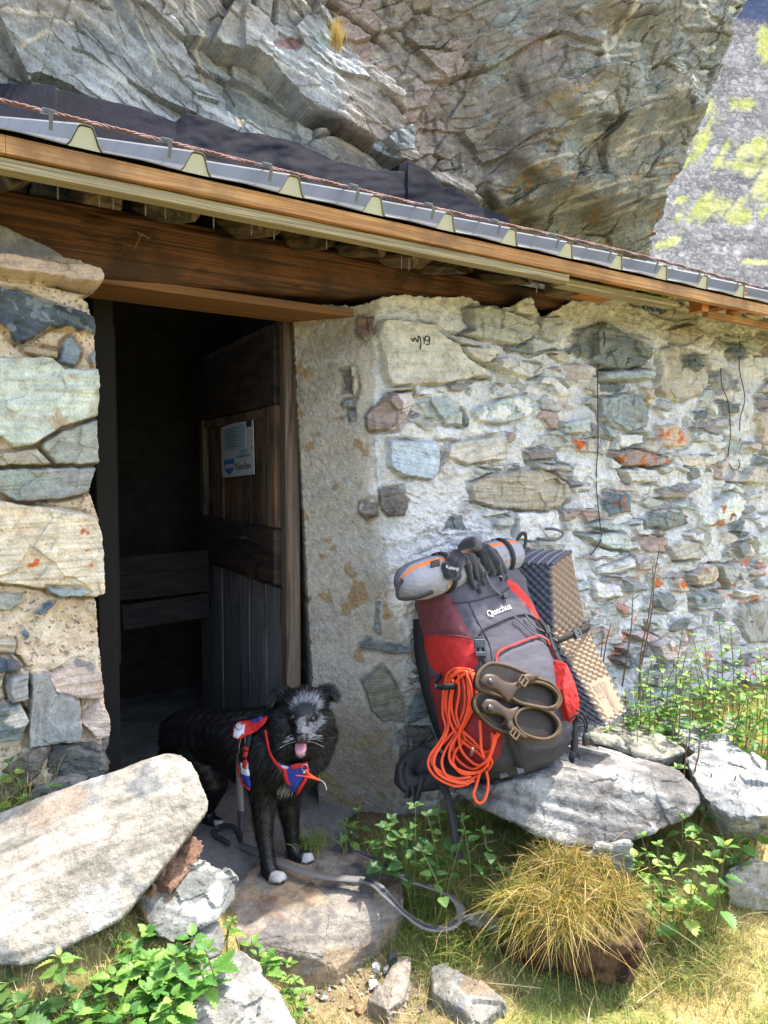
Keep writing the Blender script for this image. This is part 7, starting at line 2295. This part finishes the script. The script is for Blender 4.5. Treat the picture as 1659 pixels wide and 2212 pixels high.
# one toothed leaf, base at origin, pointing +x, face +z
NT_ = 15
_t = np.linspace(0, 1, NT_)
_w = .36 * np.sin(np.pi * np.clip(_t, 0, 1) ** .72) ** .85 * (1 - .15 * _t)
_w = _w * np.where(np.arange(NT_) % 2 == 0, 1.10, .80); _w[0] = .02; _w[-1] = .0
LV = []
for i in range(NT_):
    for s_ in (-1, -.5, 0, .5, 1):
        back = -.035 if (i % 2 == 1) else .02
        LV.append([_t[i] + (back if abs(s_) == 1 else 0), s_ * _w[i], .10 * abs(s_) ** 1.2 * _w[i] / .36 + .02 * math.cos(i * 2.1) * (abs(s_) == .5) - .22 * _t[i] ** 2])
LV = np.array(LV)
LF = np.array([(i * 5 + j, (i + 1) * 5 + j, (i + 1) * 5 + j + 1, i * 5 + j + 1) for i in range(NT_ - 1) for j in range(4)])


def plant(base, top, size, pairs, seed, label, group, lc, name='nettle', spread=1.0, tall=False, sr=.0022):
    rs = np.random.RandomState(seed)
    base = np.asarray(base, float); top = np.asarray(top, float)
    root = thing(name, label, 'nettle' if name == 'nettle' else 'plant', base, group)
    mid = (base + top) / 2 + rs.normal(size=3) * .08 * np.linalg.norm(top - base) * [1, 1, 0]
    sp_ = spline([base - Zz * .02, mid, top], 10)
    b = MB(); b.tube(sp_, np.linspace(sr, sr * .45, len(sp_)), 6); bc = mix(L('#5d6a38'), L('#6a4a38'), np.full(len(b.v), .5 if tall else .15))
    b.build('stem', M_stem, root, True, col=bc)
    VV_, FF_, CC_ = [], [], []; nb_ = 0
    az = rs.uniform(0, 6.28)
    lo = .45 if not tall else .3
    for k in range(pairs):
        f = lo + (1 - lo) * (k + .6) / pairs if pairs > 1 else 1
        p = sp_[int(min(f, 1) * (len(sp_) - 1))]
        size = min(size, .062)
        s = size * (1.0 - .55 * (k / max(pairs - 1, 1)) ** 1.6) * rs.uniform(.8, 1.15)
        if tall: s *= .75 + .5 * rs.rand()
        az += 1.57 + rs.normal() * .2
        nl = 2 if k < pairs - 1 else 4
        for j in range(nl):
            a = az + j * 2 * math.pi / nl + rs.normal() * .15
            el = rs.uniform(-.25, .35) + (.45 if k >= pairs - 1 else 0)
            x = np.array([math.cos(a) * math.cos(el), math.sin(a) * math.cos(el), math.sin(el)])
            y = np.array([-math.sin(a), math.cos(a), 0]) + rs.normal(size=3) * .25; y -= x * (x @ y); y /= np.linalg.norm(y)
            z = np.cross(x, y)
            pet = .22 * s * spread
            q = p + x * pet + (LV[:, :1] * x + LV[:, 1:2] * y * rs.uniform(.85, 1.2) + LV[:, 2:] * z) * s
            VV_.append(q); FF_.append(LF + nb_); nb_ += len(q)
            c = lc[rs.randint(len(lc))] * rs.uniform(.75, 1.2)
            CC_.append(np.tile(c, (len(q), 1)) * (1 + .12 * np.abs(LV[:, 1:2]) / .36 - .10 * (np.abs(LV[:, 1:2]) < .01)))
            # leaf stalk
            pv = np.array([p - z * .0008, p + z * .0008, p + x * pet * 1.1 + z * .0008, p + x * pet * 1.1 - z * .0008])
            VV_.append(pv); FF_.append(np.array([[0, 1, 2, 3]]) + nb_); nb_ += 4; CC_.append(np.tile(L('#6c7a44'), (4, 1)))
    mesh('leaves', np.concatenate(VV_), np.concatenate(FF_), M_leaf, root, col=np.concatenate(CC_))
    return root


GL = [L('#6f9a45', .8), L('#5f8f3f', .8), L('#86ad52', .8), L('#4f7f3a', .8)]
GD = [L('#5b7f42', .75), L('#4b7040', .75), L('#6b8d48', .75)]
GY = [L('#8fae55', .8), L('#a3b45a', .8), L('#6f9448', .8), L('#7f9f50', .8)]


def nettles(cf, spots, Y, size, label, group, lc, seed, pairs=(3, 5), drop=.22, tall=False, sr=.0022, name='nettle', onground=True):
    for k, sp in enumerate(spots):
        rs = np.random.RandomState(seed + k)
        x, y = sp[:2]; yy = sp[2] if len(sp) > 2 else Y
        top = atY(*cf(x, y), yy)
        base = top + np.array([rs.normal() * .03, rs.uniform(.0, .05), 0])
        g = float(gzz(base[0], base[1]))
        base[2] = g if onground and top[2] - g < .9 else top[2] - drop
        if top[2] - base[2] < .05: base[2] = top[2] - .06
        n = rs.randint(pairs[0], pairs[1] + 1)
        plant(base, top, size * rs.uniform(.8, 1.2), n, seed + k * 7, label, group, lc, name, tall=tall, sr=sr)


nettles(c7, [(640, 985, 1.60), (830, 1000, 1.56), (885, 1055, 1.54), (560, 1105, 1.55), (480, 1180, 1.50), (440, 1250, 1.47), (620, 1240, 1.48), (700, 1190, 1.50), (690, 1330, 1.44), (760, 1090, 1.53), (330, 1335, 1.42), (560, 1330, 1.43), (640, 1110, 1.54), (870, 1150, 1.52), (520, 1050, 1.58), (740, 1270, 1.46)], 1.5, .066,
        'bright green nettle in the lower left clump by the white rock', 'nettles in the lower left clump', GL, 900, (3, 5))
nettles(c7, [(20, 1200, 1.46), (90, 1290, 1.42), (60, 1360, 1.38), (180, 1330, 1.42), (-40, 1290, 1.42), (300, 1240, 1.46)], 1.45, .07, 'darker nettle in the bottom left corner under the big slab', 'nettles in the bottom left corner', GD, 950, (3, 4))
nettles(c7, [(255, 1085, 1.44)], 1.44, .042, 'single tall yellowish stem with few leaves in front of the big slab', None, GY, 970, (4, 4), sr=.005)
nettles(c7, [(1010, 915, 1.80), (985, 960, 1.78), (1085, 1010, 1.84), (1160, 1085, 1.82), (1250, 1110, 1.86), (1300, 1175, 1.84), (1330, 1235, 1.82), (1225, 1180, 1.80), (1120, 1050, 1.80)], 1.8, .045, 'small light green plant in front of the doorstep', 'small plants in front of the doorstep', GY + GL, 1000, (2, 4))
nettles(c7, [(135, 400, 1.86), (220, 350, 1.86), (30, 240, 1.9), (20, 480, 1.82)], 1.86, .042, 'small bright plant beside the rubble left of the big slab', 'small plants by the rubble', GY + GL, 1030, (2, 3))
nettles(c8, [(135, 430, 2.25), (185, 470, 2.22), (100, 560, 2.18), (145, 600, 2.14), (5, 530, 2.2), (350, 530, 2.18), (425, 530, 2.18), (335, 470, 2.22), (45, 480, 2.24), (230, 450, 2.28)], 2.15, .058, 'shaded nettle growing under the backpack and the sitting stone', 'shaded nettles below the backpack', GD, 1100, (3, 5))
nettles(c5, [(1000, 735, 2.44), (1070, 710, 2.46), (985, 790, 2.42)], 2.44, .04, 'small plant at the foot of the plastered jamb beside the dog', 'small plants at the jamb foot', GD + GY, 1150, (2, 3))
nettles(cR, [(1100, 1260, 3.1), (1180, 1290, 3.1), (850, 1290, 3.1), (905, 1330, 3.0), (1000, 1420, 2.95), (700, 1500, 3.0), (1250, 1450, 3.0), (560, 1650, 2.95), (450, 1790, 2.85), (1350, 1540, 2.95), (1420, 1640, 2.85), (800, 1590, 2.9), (650, 1770, 2.85), (1060, 1590, 2.85), (1150, 1690, 2.8),
             (1300, 1750, 2.75), (960, 1700, 2.85), (870, 1470, 3.0), (750, 1640, 2.95), (1220, 1590, 2.9), (1380, 1440, 3.0), (600, 1840, 2.8), (520, 1750, 2.85), (900, 1590, 2.95), (1040, 1480, 3.0), (340, 1560, 3.0), (1430, 1800, 2.7), (1330, 1880, 2.65)], 2.95, .045,
        'tall thin stemmed nettle against the right part of the wall', 'nettles along the right wall', GY + GL, 1200, (5, 8), tall=True, sr=.0028)
nettles(c8, [(1110, 560, 2.17), (1085, 650, 2.16), (1235, 690, 2.12), (1345, 560, 2.16), (1530, 520, 2.3), (1430, 420, 2.36), (1640, 540, 2.3), (1590, 300, 2.5), (1180, 600, 2.16), (1290, 470, 2.34), (1480, 600, 2.2), (1650, 420, 2.4), (1410, 640, 2.14), (1270, 260, 2.52), (1560, 430, 2.36), (1640, 290, 2.5), (1370, 720, 2.1), (1530, 120, 2.7), (1620, 180, 2.62), (1440, 110, 2.75), (1290, 130, 2.8)], 2.2, .055,
        'nettle growing among the rocks right of the sitting stone', 'nettles among the right rocks', GL + GY, 1300, (3, 6), tall=True)
_r = np.random.RandomState(31)
nettles(cR, [(_r.uniform(280, 1480), _r.uniform(1480, 1960), _r.uniform(2.65, 3.0)) for _ in range(44)], 2.9, .036, 'tall thin stemmed nettle against the right part of the wall', 'nettles along the right wall', GY + GL, 1700, (5, 8), tall=True, sr=.0024)
# dead stalks
for k, (pts, lab) in enumerate((
        ([(690, 740, 2.95), (650, 950, 2.95), (610, 1230, 2.93), (560, 1480, 2.92), (545, 1800, 2.9)], 'tallest dry stalk, with a small seed head, in front of the right wall'),
        ([(355, 1265, 2.8), (320, 1400, 2.8), (285, 1640, 2.8)], 'bare reddish stalk just right of the foam mat'),
        ([(295, 1340, 2.8), (285, 1480, 2.8), (270, 1640, 2.8)], 'short bare stalk touching the foam mat'),
        ([(500, 1080, 2.95), (492, 1300, 2.95), (430, 1700, 2.95)], 'pale dry stalk with feathery umbels left of the tallest stalk'),
        ([(640, 880, 2.96), (640, 1150, 2.96), (560, 1560, 2.95)], 'slender leaning dry stalk crossing the tallest stalk'))):
    sp_ = spline([atY(*cR(x, y), Y) for x, y, Y in pts], 8)
    t = thing('dry_stalk', lab, 'dry stalk', sp_[-1])
    b = MB(); b.tube(sp_, np.linspace(.0014, .0035, len(sp_)), 6); b.build('stalk', M_dead, t, True)
    rs = np.random.RandomState(k); b = MB()
    for j in range(10 if k in (0, 3, 4) else 3):
        p = sp_[rs.randint(0, len(sp_) // 3 + 1)]; q = p + np.array([rs.normal() * .03, rs.normal() * .02, rs.uniform(.01, .03)])
        b.tube([p, (p + q) / 2 + Zz * .004, q], .0008, 4)
        for _ in range(4): b.sphere(q + rs.normal(size=3) * .004, .0018, 1)
    b.build('seed_head', plain('dry_seed', L('#8a7a4e'), rough=.8), t)


for k, (x, y, x2, y2, Y, lab) in enumerate(((1310, 140, 1262, 560, 2.5, 'first bare brown stem among the rocks right of the sitting stone'), (1362, 155, 1345, 280, 2.5, 'short bare brown stem behind the grey rock among the nettles'), (1415, 300, 1395, 400, 2.45, 'stubby brown stem in front of the grey rock among the nettles'),
                                            (1520, 310, 1470, 460, 2.42, 'slanting brown stem over the grey rock at the right'), (1585, 320, 1555, 500, 2.42, 'tall brown stem over the grey rock nearest the right edge'))):
    sp_ = spline([atY(*c8(x, y), Y), atY(*c8((x + x2) / 2 + 6, (y + y2) / 2), Y), atY(*c8(x2, y2), Y), atY(*c8(x2 - 3, y2 + 60), Y)], 8)
    b = MB(); b.tube(sp_, np.linspace(.002, .0036, len(sp_)), 6); tag(b.build('dry_stalk', M_dead, None, True), lab, 'dry stalk')


# ------------------------------------------------------------------ grass
def blades(name, P, H, lean, W_, col, mat, seed, parent=None, segs=3, curve=.6, kink=None):
    rs = np.random.RandomState(seed); m = len(P)
    up = np.tile(Zz, (m, 1))
    lean = np.asarray(lean)
    sd = np.stack([-lean[:, 1], lean[:, 0], 0 * lean[:, 0]], 1) + rs.normal(size=(m, 3)) * .5; sd /= np.linalg.norm(sd, axis=1)[:, None]
    V = np.zeros((m, segs * 2 + 1, 3))
    ll = np.linalg.norm(lean, axis=1)[:, None]
    for k in range(segs + 1):
        t = k / segs
        z = H * (t - curve * ll[:, 0] * t * t * .55) + (0 if kink is None else H * kink * math.sin(t * 4.5))
        q = P + Zz * z[:, None] + lean * (H * t ** 1.6)[:, None]
        w = (W_ * .5 * (1 - t * .75))[:, None]
        if k < segs: V[:, 2 * k] = q - sd * w; V[:, 2 * k + 1] = q + sd * w
        else: V[:, 2 * k] = q
    n = segs * 2 + 1; b_ = np.arange(m)[:, None] * n; F_ = []
    for k in range(segs - 1):
        F_ += [b_ + [2 * k, 2 * k + 1, 2 * k + 3], b_ + [2 * k, 2 * k + 3, 2 * k + 2]]
    F_.append(b_ + [2 * segs - 2, 2 * segs - 1, 2 * segs])
    cc = np.repeat(col, n, 0)
    return mesh(name, V.reshape(-1, 3), np.concatenate(F_), mat, parent, col=cc)


def hidden_px(px, py, extra=()):
    bad = np.zeros(len(px), bool)
    for pl in STONE_PX: bad |= inpoly(px, py, pl) > -2
    return bad


STONE_PX = [cv(c8, [(205, 1132), (262, 1116), (350, 1160), (430, 1200), (522, 1296), (460, 1340), (420, 1382), (300, 1290), (215, 1250)]), cv(c8, [(-70, 1280), (0, 1190), (60, 1100), (115, 1090), (112, 1180), (90, 1270), (20, 1322)]),
            [(470, 1985), (500, 1920), (560, 1868), (650, 1828), (770, 1842), (868, 1903), (872, 1938), (848, 1990), (768, 2052), (726, 2092), (680, 2062), (620, 2018), (505, 2012)], cv(c7, [(1600, 1275), (1640, 1215), (1700, 1230), (1700, 1330), (1640, 1345)]),
            cv(c7, [(770, 1395), (788, 1300), (830, 1162), (960, 1082), (1040, 1062), (1100, 1120), (1200, 1250), (1275, 1500), (770, 1500)])]
rs = np.random.RandomState(77)
STRAW = [L('#cdb87e', .85), L('#bfa868', .85), L('#d8c693', .85), L('#a6955a', .8)]; GREEN = [L('#8b9a4a', .8), L('#778b42', .8), L('#9fa955', .8), L('#61783a', .8)]
N = 260000
x = rs.uniform(-1.6, 3.6, N); y = rs.uniform(.9, 4.0, N)
p3 = np.stack([x, y, 0 * x], -1); D_ = p3 @ Nn; v_ = p3 @ Wd
P = np.stack([x, y, gzz(x, y)], -1); px, py = proj(P)
g1 = fbm(p3 * 3, 4, 55); g2 = fbm(p3 * 8, 3, 57)
ok = (px > -60) & (px < 1720) & (py > 1500) & (py < 2300) & (D_ < 2.08) & ~hidden_px(px, py)
dirt = sstep(.25, .0, np.hypot((x + .02) / 1.3, (y - 1.98) / .8) - .12 + .1 * g1)
dn_ = np.clip(.95 - .55 * dirt + .3 * g2, .03, 1); ok &= rs.rand(N) < dn_
ok &= ~((v_ < 1.25) & (D_ > 1.82))
P, px, py, g1, g2, D_, v_ = P[ok], px[ok], py[ok], g1[ok], g2[ok], D_[ok], v_[ok]
m = len(P)
shade = sstep(1.62, 1.85, D_) * sstep(1.2, 1.5, v_) * sstep(2.4, 2.0, v_)
gf = np.clip(.34 + .9 * g1 + .35 * g2 + .45 * shade, .08, .95)
isg = rs.rand(m) < gf
pick = rs.randint(0, 4, m)
col = np.where(isg[:, None], np.array(GREEN)[pick], np.array(STRAW)[pick]) * rs.uniform(.75, 1.4, m)[:, None]
H = rs.uniform(.012, .045, m) * (1 + .6 * sstep(-.1, .4, g2)) * np.where(isg, 1.05, .9) * (1 + 1.3 * shade) * (1 + .9 * sstep(2.0, 2.6, v_) * sstep(1.3, 1.6, D_))
an = rs.uniform(0, 6.283, m); lr = rs.uniform(.2, 1.4, m)
blades('grass', P, H, np.stack([np.cos(an) * lr, np.sin(an) * lr, 0 * an], -1), rs.uniform(.0012, .0026, m), col, M_grass, 5, segs=2)['kind'] = 'stuff'

# the shaggy tussock in front of the sitting stone
hp = [(440, 880, 2.16), (520, 760, 2.24), (640, 690, 2.28), (820, 660, 2.28), (1000, 720, 2.22), (1110, 800, 2.14), (1165, 900, 2.06), (1172, 985, 2.00), (1150, 1070, 1.97), (1040, 1068, 1.93), (900, 1050, 1.93), (800, 1010, 1.95), (640, 990, 1.99), (500, 960, 2.06),
      (800, 830, 2.10), (1000, 890, 2.05)]
hp = [(790 + (x_ - 800) * .86, y_ - 28, Y_) for x_, y_, Y_ in hp]
pts = P3(c8, hp); pts += [p - Zz * .12 + np.array([0, .03, 0]) for p in pts]
tus = thing('grass_tussock', 'shaggy yellow grass tussock on a dark earth lump below the sitting stone', 'grass tussock', atY(*c8(830, 1000), 2.05) * [1, 1, 0] - Zz * .15)
V, Nv, Q = rockify(pts, .008, .022, 71, fscale=14)
V = V + Nv * (.006 * fbm(V * 60, 3, 72))[:, None]
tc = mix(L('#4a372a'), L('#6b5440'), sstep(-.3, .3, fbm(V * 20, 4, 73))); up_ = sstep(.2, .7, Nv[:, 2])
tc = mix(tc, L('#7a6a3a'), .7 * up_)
mesh('earth_lump', V, Q, M_earth, tus, col=tc * .8)
tb = BVHTree.FromPolygons([tuple(v) for v in V], [tuple(q) for q in Q])
cen = V.mean(0)
P_, L_, H_, C_ = [], [], [], []
PPx, PPy = [], []
tries = 0
while len(P_) < 9000 and tries < 90000:
    tries += 1
    x, y = c8(rs.uniform(420, 1190), rs.uniform(610, 1015))
    if x > c8(1040, 0)[0] and y > c8(0, 840)[1] + rs.uniform(-15, 25): continue
    if y > c8(0, 945)[1] + 10 * math.sin(x / 20) and x > c8(840, 0)[0]: continue
    p, n = cast(tb, np.array(x), np.array(y), -.003)
    if p is None: continue
    P_.append(p)
    d = (p - cen) * [1, 1, 0]; d = d / (np.linalg.norm(d) + .05)
    d = d * .25 + np.array([-.1, -.35, 0]) * rs.uniform(0, 1.2) + rs.normal(size=3) * [1.0, .8, 0] + np.array([perlin(p * 14, 3), perlin(p * 14, 4), 0]) * 1.4
    L_.append(d * rs.uniform(.4, 1.1)); H_.append((rs.uniform(.02, .055) if rs.rand() < .86 else rs.uniform(.06, .125)) * (1 + .9 * perlin(p * 11, 8)))
    C_.append((STRAW if rs.rand() < .62 else GREEN)[rs.randint(4)] * rs.uniform(.6, 1.15) * (np.array([.86, .74, .50]) if p[0] > cen[0] - .12 or rs.rand() < .5 else np.array([.62, .74, .42])))
blades('blades', np.array(P_), np.array(H_), np.array(L_), rs.uniform(.0012, .0028, len(P_)), np.array(C_), M_grass, 6, tus, 5, rs.uniform(.5, 2.3, len(P_)), rs.normal(size=len(P_)) * .12)
Pp = []
while len(Pp) < 4200:
    x, y = c8(rs.uniform(330, 1260), rs.uniform(640, 1130))
    p = onZ(x, y, -.10); g = float(gzz(p[0], p[1])); p = onZ(x, y, g)
    if rs.rand() > .35 + .8 * perlin(p * 6, 21): continue
    p[2] = float(gzz(p[0], p[1])); Pp.append(p)
Pp = np.array(Pp); m = len(Pp); an = rs.uniform(0, 6.283, m); lr = rs.uniform(.3, 1.3, m)
cc = np.array([(STRAW if rs.rand() < .55 else GREEN)[rs.randint(4)] * rs.uniform(.7, 1.2) for _ in range(m)])
blades('loose_grass', Pp, rs.uniform(.03, .10, m), np.stack([np.cos(an) * lr, np.sin(an) * lr, 0 * an], -1), rs.uniform(.0012, .003, m), cc, M_grass, 19, None, 4, rs.uniform(.4, 1.8, m), rs.normal(size=m) * .15)['kind'] = 'stuff'
# longer tufts: left of tussock, by the jamb, around rocks, on the bank left of the slab
for nm, cf, reg, cnt, h, lc, lab in (('grass_tuft', c8, [(330, 640, 2.25), (470, 760, 2.15), (300, 800, 2.1), (430, 700, 2.2)], 1100, (.06, .16), GREEN + STRAW[:1], 'loose green grass tuft between the shaggy tussock and the leash loop'),
                                     ('grass_tuft', c5, [(825, 855, 2.4)], 420, (.03, .08), GREEN, 'small dark grass tuft beside the dog at the jamb'),
                                     ('grass_tuft', c5, [(1130, 930, 2.3), (1300, 900, 2.3), (1420, 1000, 2.26), (1560, 980, 2.3), (1350, 1130, 2.16), (1450, 1230, 2.1)], 2200, (.03, .10), GREEN, 'shaded green grass around the nettles under the backpack'),
                                     ('grass_tuft', c8, [(1250, 720, 2.15), (1350, 680, 2.2), (1420, 760, 2.15), (1200, 840, 2.05), (1500, 620, 2.3), (1300, 830, 2.06), (1400, 850, 2.05), (1600, 640, 2.3)], 2600, (.04, .13), STRAW + GREEN, 'long mixed grass between the tussock and the right edge rock'),
                                     ('grass_tuft', c7, [(20, 260, 1.95), (60, 430, 1.88), (10, 330, 1.92), (20, 480, 1.86), (90, 150, 1.98)], 700, (.04, .14), STRAW + GREEN, 'dry grass tuft on the bank left of the big slab'),
                                     ('grass_tuft', c7, [(1050, 1080, 1.82), (1150, 1180, 1.78), (1260, 1240, 1.78), (1340, 1260, 1.8), (1210, 1340, 1.7), (1300, 1360, 1.7)], 1500, (.02, .07), GREEN, 'bright green grass patch between the white rock and the doorstep'),
                                     ('grass_tuft', cR, [(900, 1840, 2.75), (1100, 1900, 2.7), (1300, 1850, 2.7), (600, 1880, 2.8), (1000, 1960, 2.65), (800, 1780, 2.85), (1250, 1980, 2.6)], 2200, (.05, .15), STRAW + GREEN, 'long dry grass under the nettles along the right wall')):
    Pp = []
    for _ in range(cnt):
        x, y, Y = reg[rs.randint(len(reg))]
        p = atY(*cf(x, y), Y) + np.array([rs.normal() * .06, rs.normal() * .05, 0]) * (.45 if cnt < 450 else 1); g = float(gzz(p[0], p[1]))
        p[2] = max(g, p[2] - .03) if p[2] - g < .12 else g
        Pp.append(p)
    Pp = np.array(Pp); an = rs.uniform(0, 6.283, cnt); lr = rs.uniform(.2, 1.1, cnt)
    cc = np.array([lc[rs.randint(len(lc))] * rs.uniform(.7, 1.2) for _ in range(cnt)])
    tag(blades(nm, Pp, rs.uniform(h[0], h[1], cnt), np.stack([np.cos(an) * lr, np.sin(an) * lr - .15, 0 * an], -1), rs.uniform(.0012, .0026, cnt), cc, M_grass, 9, None, 4, .9), lab, 'grass tuft')
# loose straws
b = MB()
for (pts, cf) in (([(440, 1205), (560, 1215), (680, 1228)], c8), ([(1090, 1290), (1160, 1240), (1262, 1160)], c8), ([(880, 1380), (890, 1310), (908, 1262)], c8), ([(1440, 1160), (1500, 1180), (1600, 1220)], c8), ([(1465, 1240), (1500, 1330), (1520, 1382)], c8),
                  ([(0, 1332), (70, 1336), (140, 1345)], c8), ([(1480, 1150), (1530, 1220), (1570, 1290)], c7), ([(160, 655), (260, 658), (390, 660)], c8)):
    q = []
    for (x, y) in pts:
        z = -.2
        for _ in range(5):
            p = onZ(*cf(x, y), z); z = float(gzz(p[0], p[1])) + .02
        q.append(p)
    b.tube(spline(q, 6), .0016, 5)
b.build('loose_straw', plain('straw', L('#c7b183', .8), rough=.7), None, True)['kind'] = 'stuff'
# yellowed grass tuft high on the cliff
Pp = onD(*c1(np.array([1455.] * 260) + rs.normal(size=260) * 12, np.array([205.] * 260) + rs.normal(size=260) * 14), 3.72)
blades_o = blades('grass_tuft', Pp, rs.uniform(.06, .17, 260), np.stack([rs.normal(size=260) * .25, -.3 + rs.normal(size=260) * .2, 0 * Pp[:, 0]], -1), rs.uniform(.002, .004, 260), np.array([L('#c9a86a', .8) * rs.uniform(.7, 1.2) for _ in range(260)]), M_grass, 12, None, 3, .7)
tag(blades_o, 'straw yellow grass tuft growing high on the cliff face', 'grass tuft')
